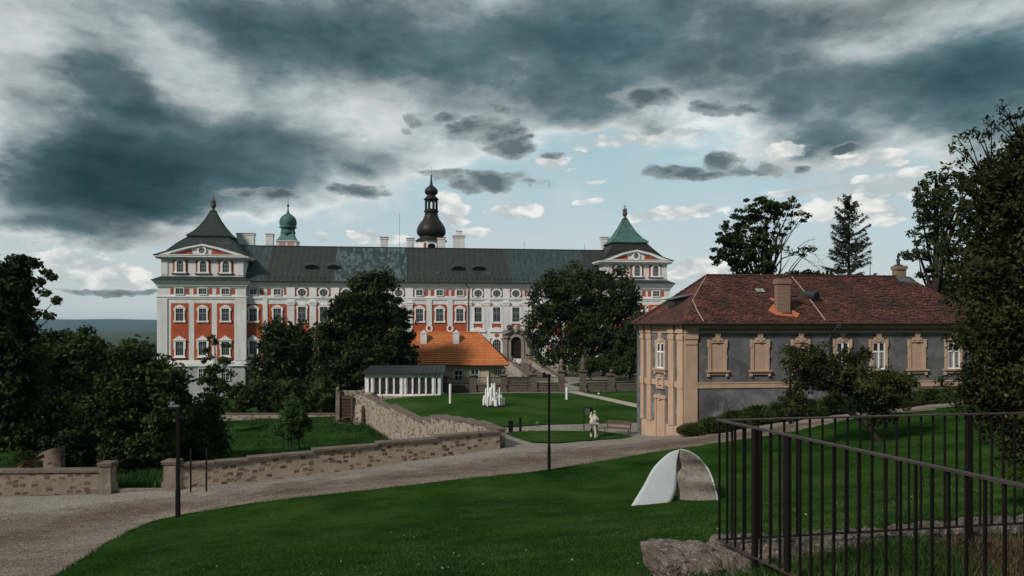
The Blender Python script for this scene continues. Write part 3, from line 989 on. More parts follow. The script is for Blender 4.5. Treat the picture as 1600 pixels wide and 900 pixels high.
# grassy edge beyond the road at the right, next to the far wall
tag(sheet('verge', [G(*p) for p in [(1462, 639.5), (1530, 634), (1600, 628), (1600, 640), (1530, 646), (1470, 644.5)]], HU, 0.7, 0.07, M['meadow'], jit=.05), kind='structure')

_wd = Vector((WB1[0] - WA1[0], WB1[1] - WA1[1])); _wn = Vector((_wd.y, -_wd.x)).normalized() * .45
cl = [tuple(Vector(WA1) + _wd * t + _wn) for t in (.97, .75, .5, .33, .22)] + [G(*p) for p in [(773, 668), (852, 663), (920, 661), (1003, 659), (1100, 656), (1100, 648), (1000, 637.5), (893, 614)]] + [(1.2, 81.3), (-9.6, 78.6), (-13.2, 74.6)]
tag(sheet('court_lawn', cl, HU, 2.0, 0.0, M['court_lawn'], jit=.04, bstep=0.6), kind='structure')
sl = [G(*p) for p in [(787, 676.5), (852, 673), (935, 673), (965, 677.5), (992, 682.5), (940, 687), (868, 692), (830, 691)]]
tag(sheet('small_lawn', sl, HU, 1.0, 0.02, M['court_lawn'], jit=.03, bstep=0.5), kind='structure')
rl = [G(*p) for p in [(908, 612.5), (1000, 631.5), (1100, 642), (1100, 611), (1000, 610.8)]]
tag(sheet('right_lawn', rl, HU, 2.0, 0.0, M['court_lawn'], jit=.03, bstep=0.6), kind='structure')
dp = [G(*p) for p in [(884, 612), (893, 614), (1000, 637.5), (1100, 648), (1100, 642), (1000, 631.8), (908, 612.5), (900, 610)]]
tag(sheet('footpath', dp, HU, 2.0, -0.012, M['paving'], bstep=0.8), kind='structure')
# greens behind the gate
bl = [G(*p) for p in [(915, 606), (890, 600.5), (905, 598), (1000, 596), (1060, 596), (1060, 605), (1000, 606)]]
tag(sheet('back_lawn', bl, HU, 2.0, 0.0, M['court_lawn'], bstep=1.0), kind='structure')
bl2 = [(-9, 88), (5, 89), (6, 96), (0.8, 97), (-6, 94)]
tag(sheet('forecourt_lawn', bl2, HU, 2.0, 0.0, M['court_lawn'], bstep=1.0), kind='structure')

# ================================================================== CASTLE
CO = (-59.8, 125.0)
CTH = math.atan2(12.0, 89.6)
cc_, cs_ = math.cos(CTH), math.sin(CTH)


def cu(px, w=0.0):
    k = (px - 800) / F
    return (k * (CO[1] + w * cc_) - CO[0] + w * cs_) / (cc_ - k * cs_)


def cz(py, u, w=0.0):
    return (HY - py) * (CO[1] + u * cs_ + w * cc_) / F


def fld(px): return max(0.0, min(1.0, cu(px, 3.5) / 90.0))
ROOF_FIELDS = [(0.0, (1, 0, 0)), (fld(418), (0, 0, 0)), (fld(524), (1, 1, 0)), (fld(634), (0, 0, 0)), (fld(794), (1, 0, 0)), (fld(912), (0, 0, 0))]
M['castle_roof'] = mk_castle_roof()

castle = empty('castle', (CO[0], CO[1], 0), CTH)
tag(castle, 'long white and red baroque monastery with green and brown patched roof behind the trees', 'building')

CW = {}


def castle_window(u, z, w, h, style, wo=0.0, cols=4, rows=4):
    """u centre, z bottom of the glass; wo offset towards the back"""
    key = (round(w, 2), round(h, 2), style)
    if key not in CW:
        s = MB(); t = 0.22 if style != 'plain' else 0.10
        pr = -0.20
        hw = w / 2
        if style in ('round', 'oval', 'lunette'):
            pass
        if style == 'oval':
            n = 28
            out = [((hw + .28) * math.cos(2 * math.pi * i / n), h / 2 + (h / 2 + .28) * math.sin(2 * math.pi * i / n)) for i in range(n)]
            inn = [(hw * math.cos(2 * math.pi * i / n), h / 2 + h / 2 * math.sin(2 * math.pi * i / n)) for i in range(n)]
            s.ring(out, inn, pr, 0)
            g = MB().prism([(x, zz) for x, zz in inn], -0.06, -0.02)
            m_ = MB()
            for x in (-hw * .35, hw * .35): m_.box(x - .035, x + .035, -0.10, -0.04, h * .06, h * .94)
            for q in (.3, .55, .8): m_.box(-hw * .85, hw * .85, -0.105, -0.045, h * q - .03, h * q + .03)
        elif style == 'arch':
            n = 10
            arc_o = [((hw + .35) * math.cos(math.pi * i / n), h - hw + (hw + .35) * math.sin(math.pi * i / n)) for i in range(n + 1)]
            arc_i = [(hw * math.cos(math.pi * i / n), h - hw + hw * math.sin(math.pi * i / n)) for i in range(n + 1)]
            out = [(-hw - .35, 0), (hw + .35, 0)] + arc_o; inn = [(-hw, 0.0), (hw, 0.0)] + arc_i
            s.ring(out, inn, pr, 0)
            s.box(-hw - .5, hw + .5, -.3, 0, -.25, 0.0)
            g = MB().prism(inn, -0.06, -0.02)
            m_ = MB()
            for x in (-hw * .5, 0, hw * .5): m_.box(x - .035, x + .035, -0.10, -0.04, 0, h - (.05 if x == 0 else hw * .15))
            k = max(3, int(h / .6))
            for q in range(1, k): m_.box(-hw * .98, hw * .98, -0.105, -0.045, h * q / k - .03, h * q / k + .03)
        else:
            s.box(-hw - t, -hw, pr, 0, -t, h + t); s.box(hw, hw + t, pr, 0, -t, h + t)
            s.box(-hw, hw, pr, 0, h, h + t); s.box(-hw, hw, pr, 0, -t, 0)
            if style == 'ear':
                for sx in (-1, 1):
                    for zz in (-t - .05, h - .35):
                        s.box(sx * (hw + t) - .13 if sx > 0 else sx * (hw + t) - .13, sx * (hw + t) + .13, pr - .02, 0, zz, zz + .45)
                s.prism([(-hw - t - .1, h + t), (hw + t + .1, h + t), (hw * .6, h + t + .28), (0, h + t + .42), (-hw * .6, h + t + .28)], pr - .05, 0)
            if style == 'hood':
                for sx in (-1, 1):
                    s.box(sx * (hw + t) - .12, sx * (hw + t) + .12, pr - .02, 0, h * .45, h + t)
                s.prism([(-hw - t - .35, h + t), (hw + t + .35, h + t), (hw * .45, h + t + .62), (0, h + t + .85), (-hw * .45, h + t + .62)], pr - .12, 0)
                s.box(-hw - t - .15, hw + t + .15, pr - .08, 0, -t - .2, -t)
            g = MB().box(-hw, hw, -0.06, -0.02, 0, h)
            m_ = MB()
            cw = .085
            m_.box(-cw / 2, cw / 2, -0.12, -0.05, 0, h)
            if h > 1.3:
                m_.box(-hw, hw, -0.115, -0.055, h * .62 - cw / 2, h * .62 + cw / 2)
            for x in (-hw / 2, hw / 2): m_.box(x - .016, x + .016, -0.10, -0.045, 0, h)
            k = max(2, int(round(h / .62)))
            for q in range(1, k): m_.box(-hw, hw, -0.105, -0.048, h * q / k - .016, h * q / k + .016)
            for sx in (-1, 1): m_.box(sx * hw - .04, sx * hw + .04, -0.13, -0.05, 0, h)
            m_.box(-hw, hw, -0.13, -0.05, 0, .07); m_.box(-hw, hw, -0.13, -0.05, h - .07, h)
        o = s.build('window', M['white_trim'], castle)
        f = m_.build('window_frame', M['grey_muntin'] if style != 'plain' else M['muntin'], o)
        p = g.build('pane', M['glass'], o)
        CW[key] = o
    else:
        src = CW[key]
        o = copy_obj(src, castle)
        for ch in list(src.children): copy_obj(ch, o)
    o.location = (u, wo, z)
    return o


def panel(u0, u1, z0, z1, w=0.0, name='red_panel', cut=0.35):
    c = min(cut, (u1 - u0) * .3, (z1 - z0) * .3)
    o = [(u0, z0), (u1, z0), (u1, z1 - c), (u1 - c * .3, z1 - c * .3), (u1 - c, z1), (u0 + c, z1), (u0 + c * .3, z1 - c * .3), (u0, z1 - c)]
    return MB().prism(o, w - 0.018, w).build(name, M['red_plaster'], castle)


ZE, ZC, ZF0, ZB1, ZB0, ZP1, ZP0, ZBC = 7.15, 6.25, 4.72, 4.62, 4.15, 3.35, -6.35, -7.1
UP0, UP1 = 0.0, cu(384, -1)
UR0, UR1 = cu(940, -1), cu(1046.5, -1)
MAINW0 = 0.0

# main range
mb = MB().box(UP1 - .5, UR0 + .5, 0, 14, -8.0, ZE - .05); mb.build('wall', M['white_plaster'], castle)
MB().box(UP1 - .5, UR0 + .5, -0.12, 14.1, -18, -8.0).build('foundation_wall', M['rubble_dark'], castle)
mb = MB()
for a, b_, c in ((0.55, ZE - .28, ZE), (0.40, ZE - .55, ZE - .28), (0.22, ZE - .85, ZE - .55), (0.12, ZC - .12, ZC)):
    mb.box(UP1, UR0, -a, 0, b_, c)
MB().box(UP1, UR0, -.20, 0, ZB0 + .22, ZB1).box(UP1, UR0, -.12, 0, ZB0, ZB0 + .22).build('belt_course', M['white_trim'], castle)
MB().box(UP1, UR0, -.18, 0, ZBC + .3, ZP0 - .05).box(UP1, UR0, -.28, 0, ZBC, ZBC + .3).build('belt_course', M['white_trim'], castle)
mb.build('cornice', M['white_trim'], castle)

# roof of the main range (bell-cast eaves)
mb = MB()
zr = cz(384, cu(400, 7), 7)
a = (-.75, ZE + .02); b2 = (1.1, ZE + 1.45); r_ = (7.0, zr)
prof = [a, b2, r_, (12.9, ZE + 1.45), (14.75, ZE + .02)]
for i in range(4):
    (w0, z0), (w1, z1) = prof[i], prof[i + 1]
    mb.poly([(UP1 - 2.5, w0, z0), (UR0 + 2.5, w0, z0), (UR0 + 2.5, w1, z1), (UP1 - 2.5, w1, z1)])
mb.box(UP1 - .5, UR0 + .5, -.72, 14.7, ZE + .0, ZE + .014)
roof = mb.build('roof', M['castle_roof'], castle)
mb = MB().box(UP1 - 2.5, UR0 + 2.5, 6.88, 7.12, zr - .03, zr + .09); mb.build('roof_ridge', M['dark_zinc'], roof)
# vertical seams standing proud on the roof
mb = MB()
u = UP1 + .3
while u < UR0:
    for (w0, z0), (w1, z1) in ((prof[0], prof[1]), (prof[1], prof[2])):
        mb.hexa([(u, w0, z0 + .005), (u + .05, w0, z0 + .005), (u + .05, w1, z1 + .005), (u, w1, z1 + .005)],
                [(u, w0, z0 + .06), (u + .05, w0, z0 + .06), (u + .05, w1, z1 + .06), (u, w1, z1 + .06)])
    u += 1.04
mb.build('standing_seams', M['castle_roof'], roof)
# snow guards / gutter hooks along the eave
mb = MB()
u = UP1 + .6
while u < UR0:
    if u == UP1 + .6: sg_ = MB().box(0, .10, -.05, .02, 0, .40).build('snow_guard', M['gutter'], roof)
    else: sg_ = copy_obj(sg_, roof)
    sg_.location = (u, 0, ZE + .55); u += .78
MB().tube([(UP1, -.85, ZE + .05), (UR0, -.85, ZE + .05)], .09, 8).build('gutter', M['gutter'], castle)


def slope_at(w):
    for i in range(2):
        (w0, z0), (w1, z1) = prof[i], prof[i + 1]
        if w0 <= w <= w1: return z0 + (z1 - z0) * (w - w0) / (w1 - w0)
    return zr


# eyebrow dormers
for px, py in ((487, 422), (522, 422), (716, 427), (748, 427)):
    u = cu(px, 2.5); w = 2.6; z = slope_at(w)
    n = 12
    mb = MB(); vs_f = []; 
    arc = [(math.cos(math.pi * i / n), math.sin(math.pi * i / n)) for i in range(n + 1)]
    front = [(u + c * 1.25, w - .55, z - .25 + s_ * .62) for c, s_ in arc]
    back = [(u + c * 1.25, w + 1.1, slope_at(w + 1.1) - .25 + s_ * .30) for c, s_ in arc]
    mb._add(front + back, [(i, i + 1, i + n + 2, i + n + 1) for i in range(n)])
    d_ = mb.build('dormer', M['castle_roof'], castle)
    mb = MB().poly([(u + c * 1.1, w - .5, z - .28 + s_ * .5) for c, s_ in reversed(arc)])
    mb.build('dormer_opening', M['black'], d_)
for px in (706.5 - 23, 763):
    u = cu(px, 2)
    MB().box(u - .35, u + .35, 1.2, 1.9, slope_at(1.3), slope_at(1.3) + .5).build('roof_vent', M['zinc'], castle)

# bays
bays = [(396, 29, 'rect'), (433.5, 30, 'rect'), (472, 23, 'tall'), (506, 23, 'tall'), (541, 23, 'tall'), (572, 24, 'rect'), (597, 22, 'rect'), (623, 21, 'tall'),
        (655.5, 21, 'orange'), (687, 23.5, 'orange'), (718.5, 22, 'orange'), (747, 20, 'gate'), (776, 20, 'gate'), (806, 20, 'portal'), (836, 20, 'gate'),
        (866, 22, 'rect'), (893, 22, 'rect'), (920, 22, 'rect')]
edges = []
for px, wd, ty in bays:
    u = cu(px); hw = (cu(px + wd / 2) - cu(px - wd / 2)) / 2
    if ty in ('rect', 'orange'):
        if ty == 'rect':
            panel(u - hw, u + hw, ZP0, ZP1)
            castle_window(u, -5.35, 1.25, 2.25, 'hood')
        else:
            panel(u - hw, u + hw, 0.0, ZP1)
            castle_window(u, -5.35, 1.25, 2.25, 'hood')
        castle_window(u, 0.33, 1.28, 2.2, 'ear')
        castle_window(u, 4.9, 1.15, 1.0, 'plain')
        for sx in (-1, 1):
            x = u + sx * (hw * .5 + .62)
            MB().box(x - .30, x + .30, -.018, 0, 4.88, 5.95).build('red_panel', M['red_plaster'], castle)
    else:
        castle_window(u, 0.25, 1.30, 2.6, 'tallw' if False else 'ear')
        castle_window(u, 4.72, 1.35, 1.25, 'oval')
        panel(u - hw, u + hw, 4.72, 6.05, cut=.3)
        # frieze strips (triglyph like)
        for sx in (-1, 1):
            x = u + sx * (hw + .52)
            MB().box(x - .10, x + .10, -.03, 0, 4.85, 5.95).build('frieze_strip', M['red_plaster'], castle)
        if ty == 'tall':
            panel(u - hw, u + hw, ZP0, ZP1)
            castle_window(u, -5.35, 1.25, 2.25, 'hood')
        else:
            panel(u - hw, u + hw, ZP0 if ty == 'gate' else -1.3, ZP1)
            mb = MB()
            for sx in (-1, 1):
                mb.box(u + sx * 1.0 - .17, u + sx * 1.0 + .17, -.17, 0, -1.6, 3.0)
            mb.box(u - .85, u + .85, -.16, 0, -.12, .02); mb.box(u - .85, u + .85, -.16, 0, -1.6, -1.1)
            mb.prism([(u - 1.35, -1.6), (u + 1.35, -1.6), (u + 1.2, -1.15), (u + .5, -.8), (u, -.7), (u - .5, -.8), (u - 1.2, -1.15)], -.36, 0)
            mb.build('window_surround', M['white_trim'], castle)
            if ty == 'gate':
                castle_window(u, -6.0, 1.45, 3.1, 'arch')
                mb = MB()
                mb.box(u - 1.25, u + 1.25, -.15, 0, -2.75, -1.62)
                mb.build('window_surround', M['white_trim'], castle)
                MB().prism([(u + .45 * math.cos(t * .5236), -2.2 + .33 * math.sin(t * .5236)) for t in range(12)], -.19, -.15).build('red_panel', M['red_plaster'], castle)
    edges.append((u - hw, u + hw, ty))
# joint red field low on the wall between the three plain bays, with cream ovals
ua = edges[8][0]; ub = edges[10][1]
MB().box(ua, ub, -.017, 0, ZP0, -0.002).build('red_panel', M['red_plaster'], castle)
for i in (8, 9):
    x = (edges[i][1] + edges[i + 1][0]) / 2
    n = 24
    out = [(x + .62 * math.cos(2 * math.pi * k / n), -.92 + .66 * math.sin(2 * math.pi * k / n)) for k in range(n)]
    inn = [(x + .34 * math.cos(2 * math.pi * k / n), -.92 + .42 * math.sin(2 * math.pi * k / n)) for k in range(n)]
    MB().ring(out, inn, -.14, 0).build('oval_ornament', M['white_trim'], castle)
    MB().prism([(x - .45, -.2), (x + .45, -.2), (x, .35)], -.05, -.017).build('oval_ornament', M['red_plaster'], castle)
# pilasters between bays
mb = MB(); capm = MB()
for i in range(len(edges) - 1):
    x0, x1 = edges[i][1], edges[i + 1][0]
    ty0, ty1 = edges[i][2], edges[i + 1][2]
    z0 = ZP0
    if ty0 == 'orange' and ty1 == 'orange': z0 = -0.3
    g = .04
    if {'portal'} & {ty0, ty1}: z0 = -1.2
    pil = MB().box(x0 + g, x1 - g, -.14, 0, z0, ZB0).build('pilaster', M['white_plaster'], castle)
    capm = MB()
    if ty0 not in ('rect', 'orange') or ty1 not in ('rect', 'orange'):
        capm.box(x0 - .12, x1 + .12, -.30, 0, 3.55, 3.85); capm.box(x0 - .03, x1 + .03, -.22, 0, 3.2, 3.55); MB().box(x0, x1, -.26, 0, ZP0, ZP0 + .5).build('pilaster_base', M['white_trim'], pil)
        if i not in (13,): MB().box(x0 - .05, x1 + .05, -.2, 0, 4.62, ZC).build('frieze_block', M['white_trim'], pil)
        capm.build('capital', M['white_trim'], pil)
# downpipe beside the plain bays
x = (edges[10][1] + .2)
MB().tube([(x - .6, -.85, ZE), (x, -.4, ZE - .7), (x, -.3, ZB1 - .4), (x, -.3, -8)], .075, 6).build('drainpipe', M['gutter'], castle)

# gate portal
up = cu(806); zb = -7.2
port = MB()
n = 12; hw = .95; hh = 4.75
zs = zb + hh - hw
arc_i = [(up + hw * math.cos(math.pi * i / n), zs + hw * math.sin(math.pi * i / n)) for i in range(n + 1)]
arc_o = [(up + (hw + .5) * math.cos(math.pi * i / n), zs + (hw + .5) * math.sin(math.pi * i / n)) for i in range(n + 1)]
port.ring([(up - hw - .5, zb), (up + hw + .5, zb)] + arc_o, [(up - hw, zb), (up + hw, zb)] + arc_i, -.55, 0)
for sx in (-1, 1):
    x = up + sx * 2.0
    port.box(x - .34, x + .34, -.75, 0, zb + .9, zb + 4.6); port.box(x - .48, x + .48, -.9, 0, zb, zb + .9)
    port.box(x - .48, x + .48, -.95, 0, zb + 4.6, zb + 4.95)
    port.box(min(up + sx * 1.45, x - sx * .34), max(up + sx * 1.45, x - sx * .34), -.3, 0, zb, zb + 4.6)
    # broken segmental pediment
    port.prism([(up + sx * .55, zb + 6.0), (up + sx * 2.55, zb + 4.95), (up + sx * 2.55, zb + 5.25), (up + sx * 1.6, zb + 5.75), (up + sx * .75, zb + 6.45)][::sx or 1], -1.0, 0)
port.box(up - 2.5, up + 2.5, -.6, 0, zs + hw + .5 + .05, zb + 5.9)
port.build('portal', M['portal_stone'], castle)
pd = MB().prism([(up - hw, zb), (up + hw, zb)] + arc_i, -.10, -.03); door = pd.build('door', M['dark_wood'], castle)
mb = MB()
for x in (-.02,): mb.box(up + x - .02, up + x + .02, -.13, -.10, zb, zs + hw - .1)
for zz in (1.0, 2.3, 3.5): mb.box(up - .9, up + .9, -.125, -.10, zb + zz, zb + zz + .1)
mb.build('door_battens', M['black'], door)
mb = MB().lathe([(.05, zb + 5.3), (.5, zb + 5.6), (.62, zb + 6.1), (.5, zb + 6.5), (.3, zb + 6.8), (.05, zb + 7)], up, -.45, 12)
mb.box(up - .8, up + .8, -.6, -.1, zb + 5.2, zb + 5.6)
mb.build('coat_of_arms', M['portal_stone'], castle)
for x in (cu(794.5),):
    MB().lathe([(.05, -1.3), (.25, -1.2), (.5, -.8), (.45, -.45), (.25, -.3), (.05, -.25)], x, -.9, 10).build('urn', M['dark_stone'], castle)


def pavilion(U0, U1, WP, pane_us, mat_low, mat_bell, low):
    UC = (U0 + U1) / 2
    w0 = -1.0; w1 = 13.2
    kz = 1.0
    zt = 11.3                                   # top of the upper storey
    MB().box(U0, U1, w0, w1, ZP0 - 1.3, ZE - .4).build('wall', M['white_plaster'], castle)
    MB().box(U0 + .35, U1 - .1, w0, w1, -20, ZP0 - 1.3).build('foundation_wall', M['old_plaster'], castle)
    MB().box(U0 + .45, U1 - .45, w0 + .3, w1 - .3, ZE - .4, zt).build('upper_wall', M['white_plaster'], castle)
    mb = MB()
    def band(a, z0, z1, mb=mb):
        mb.box(U0 - a, U1 + a, w0 - a, w1 + a, z0, z1)
    band(.75, 7.0, 7.25); band(.5, 6.7, 7.0); band(.3, 6.35, 6.7); band(.15, 6.1, 6.25)
    mb.build('cornice', M['white_trim'], castle)
    mb = MB(); band(.22, ZB0 + .25, ZB1, mb); band(.12, ZB0, ZB0 + .25, mb); mb.build('belt_course', M['white_trim'], castle)
    mb = MB(); band(.2, -6.75, -6.45, mb); band(.3, -7.3, -6.75, mb); mb.build('belt_course', M['white_trim'], castle)
    mb = MB(); band(-.35, 8.05, 8.2, mb); mb.build('belt_course', M['white_trim'], castle)
    mb = MB()
    mb.box(U0 - .3, U1 + .3, w0 - .3, w1 + .3, zt - .35, zt - .1); mb.box(U0 - .55, U1 + .55, w0 - .55, w1 + .55, zt - .1, zt + .12)
    mb.build('cornice', M['white_trim'], castle)
    MB().hexa([(U0 - .95, w0 - .95, 7.26), (U1 + .95, w0 - .95, 7.26), (U1 + .95, w1 + .95, 7.26), (U0 - .95, w1 + .95, 7.26)],
              [(U0 + .4, w0 + .25, 7.95), (U1 - .4, w0 + .25, 7.95), (U1 - .4, w1 - .25, 7.95), (U0 + .4, w1 - .25, 7.95)]).build('skirt_roof', M['dark_zinc'], castle)
    # corner pilasters
    mb = MB()
    for x0, x1 in ((U0, U0 + 1.55), (U1 - 1.75, U1)):
        MB().box(x0 - (.1 if x0 == U0 else 0), x1 + (.1 if x1 == U1 else 0), w0 - .14, w0, ZP0, ZB0).build('pilaster', M['white_plaster'], castle)
    for x0, x1 in ((U0 + .45, U0 + 1.5), (U1 - 1.5, U1 - .45)):
        MB().box(x0, x1, w0 + .2, w0 + .3, 8.2, zt - .35).build('pilaster', M['white_plaster'], castle)
    for u in pane_us:
        panel(u - 1.42, u + 1.42, ZP0 + .1, ZP1 + .05, w0, cut=.1)
        castle_window(u, 0.38, 1.2, 2.1, 'ear', w0)
        castle_window(u, -5.45, 1.25, 2.3, 'hood', w0)
        castle_window(u, 4.9, 1.25, 1.0, 'plain', w0)
        for sx in (-1, 1):
            x = u + sx * 1.25
            MB().box(x - .28, x + .28, w0 - .018, w0, 4.9, 5.9).build('red_panel', M['red_plaster'], castle)
        # upper arched windows on red ground
        MB().box(u - 1.25, u + 1.25, w0 + .28, w0 + .3, 8.55, 11.0 - .3).build('red_panel', M['red_plaster'], castle)
        MB().box(u - 1.4, u + 1.4, w0 + .1, w0 + .3, 8.35, 8.5).build('window_sill', M['gutter'], castle)
        castle_window(u, 8.7, 1.05, 1.9, 'arch', w0 + .28)
        if low:
            castle_window(u, -9.7, 1.3, 2.0, 'plain', w0 + .0)
            if u == pane_us[1]: castle_window(u, -13.4, 1.3, 1.6, 'plain', w0)
    # pediment
    pts = [(U0 - .55, zt + .12), (U1 + .55, zt + .12), (U1 - 1.2, zt + .72), (UC + 2.8, zt + 1.65), (UC, zt + 2.25), (UC - 2.8, zt + 1.65), (U0 + 1.2, zt + .72)]
    inn = [(U0 + 1.7, zt + .34), (U1 - 1.7, zt + .34), (U1 - 2.6, zt + .66), (UC + 2.4, zt + 1.3), (UC, zt + 1.82), (UC - 2.4, zt + 1.3), (U0 + 2.6, zt + .66)]
    ped = MB().prism(pts, w0 - .1, w0 + .2).build('pediment', M['white_plaster'], castle)
    MB().ring(pts, inn, w0 - .5, w0 - .1).build('pediment_moulding', M['white_trim'], ped)
    for sx in (-1, 1):
        tri = [(UC + sx * 1.5, zt + .38), (UC + sx * 4.7, zt + .38), (UC + sx * 1.7, zt + 1.25)]
        if sx < 0: tri = tri[::-1]
        MB().prism(tri, w0 - .13, w0 - .1).build('red_panel', M['red_plaster'], ped)
    castle_window(UC, zt + .55, .95, .95, 'oval', w0 - .1)
    # small gable roof over the pediment, running back into the hipped roof
    mb = MB()
    tp = [(U1 + .6, zt + .16), (U1 - 1.2, zt + .78), (UC + 2.8, zt + 1.71), (UC, zt + 2.32), (UC - 2.8, zt + 1.71), (U0 + 1.2, zt + .78), (U0 - .6, zt + .16)]
    for i in range(len(tp) - 1):
        (x0, z0), (x1, z1) = tp[i], tp[i + 1]
        mb.poly([(x0, w0 - .6, z0), (x0, w0 + 4.5, z0), (x1, w0 + 4.5, z1), (x1, w0 - .6, z1)])
        mb.poly([(x0, w0 - .6, z0 - .07), (x0, w0 - .6, z0), (x1, w0 - .6, z1), (x1, w0 - .6, z1 - .07)])
    mb.build('gable_roof', mat_low, castle)
    # two-tier bell roof
    wc = w0 + 7.1
    def tier(prof_, mat, name):
        mb = MB()
        for (h0u, h0w, z0), (h1u, h1w, z1) in zip(prof_, prof_[1:]):
            A = [(UC - h0u, wc - h0w, z0), (UC + h0u, wc - h0w, z0), (UC + h0u, wc + h0w, z0), (UC - h0u, wc + h0w, z0)]
            B = [(UC - h1u, wc - h1w, z1), (UC + h1u, wc - h1w, z1), (UC + h1u, wc + h1w, z1), (UC - h1u, wc + h1w, z1)]
            for i in range(4):
                j = (i + 1) % 4
                mb.poly([A[i], A[j], B[j], B[i]])
        # hip ribs
        for sx in (-1, 1):
            for sy in (-1, 1):
                mb.tube([(UC + sx * a, wc + sy * b, z + .02) for a, b, z in prof_], .07, 5)
        return mb.build(name, mat, castle)
    hu0 = (U1 - U0) / 2 + .6; hw0 = 7.7
    tier([(hu0, hw0, zt + .14), (hu0 - 1.6, hw0 - 1.4, zt + .95), (hu0 - 3.0, hw0 - 2.8, zt + 2.5), (3.15, 3.15, zt + 3.95), (3.0, 3.0, zt + 4.05)], mat_low, 'lower_roof')
    zb_ = zt + 4.0
    tier([(3.6, 3.6, zb_ - .12), (3.6, 3.6, zb_ + .02), (2.7, 2.7, zb_ + .8), (1.85, 1.85, zb_ + 1.9), (1.1, 1.1, zb_ + 3.2), (.55, .55, zb_ + 4.4), (.4, .4, zb_ + 4.75)], mat_bell, 'bell_roof')
    fin = MB().lathe([(.5, zb_ + 4.7), (.62, zb_ + 4.85), (.3, zb_ + 5.0), (.28, zb_ + 5.3), (.48, zb_ + 5.7), (.5, zb_ + 6.0), (.3, zb_ + 6.3), (.5, zb_ + 6.45), (.42, zb_ + 6.6), (.08, zb_ + 6.7), (.05, zb_ + 7.6)], UC, wc, 12)
    for k in range(6):
        t = k * math.pi / 3
        fin.tube([(UC + .12 * math.cos(t), wc + .12 * math.sin(t), zb_ + 6.55), (UC + .5 * math.cos(t), wc + .5 * math.sin(t), zb_ + 6.95)], [.07, .02], 5)
    fin.box(UC - .32, UC + .32, wc - .03, wc + .03, zb_ + 7.2, zb_ + 7.27)
    fin.build('finial', M['dark_stone'], castle)


pavilion(UP0, UP1, 14, [cu(281, -1), cu(317, -1), cu(352.5, -1)], M['copper_mixed'], M['copper_dark'], True)
usr = [cu(968, -1), cu(996, -1), cu(1025, -1)]
pavilion(UR0, UR1, 14, usr, M['copper_brown'], M['copper_green'], False)

# chimneys
def chimney(px0, px1, ytop, w=8.8, two=None):
    u0, u1 = cu(px0, w), cu(px1, w); z1 = cz(ytop, (u0 + u1) / 2, w)
    mb = MB().box(u0 + .08, u1 - .08, w, w + 1.3, 9, z1 - .3); mb.box(u0, u1, w - .08, w + 1.38, z1 - .3, z1)
    o = mb.build('chimney', M['white_plaster'], castle)
    if two:
        a, b_, yt = two; a, b_ = cu(a, w), cu(b_, w); z2 = cz(yt, a, w)
        MB().box(a, b_, w + .3, w + 1.1, z1 + .1, z2).build('chimney_pot', M['white_plaster'], o)
        MB().box(a - .05, b_ + .05, w + .25, w + 1.15, z2, z2 + .08).build('chimney_cap', M['red_cap'], o)
    MB().box(u0 - .06, u1 + .06, w - .14, w + 1.44, z1, z1 + .1).build('chimney_cap', M['red_cap'], o)


for c in ((369, 397.5, 365), (415, 427, 366), (594, 606.5, 371), (635, 648, 372.5), (683.5, 696.5, 371.5), (939.5, 951.5, 371)):
    chimney(*c)
chimney(707.5, 727, 369, two=(713.5, 722, 361))
for px, y0, w in ((624.3, 333, 7.0), (819, 378, 7.0), (913, 380, 7.0)):
    u = cu(px, w)
    MB().tube([(u, w, zr), (u, w, cz(y0, u, w))], .035, 5).build('lightning_rod', M['zinc'], castle)

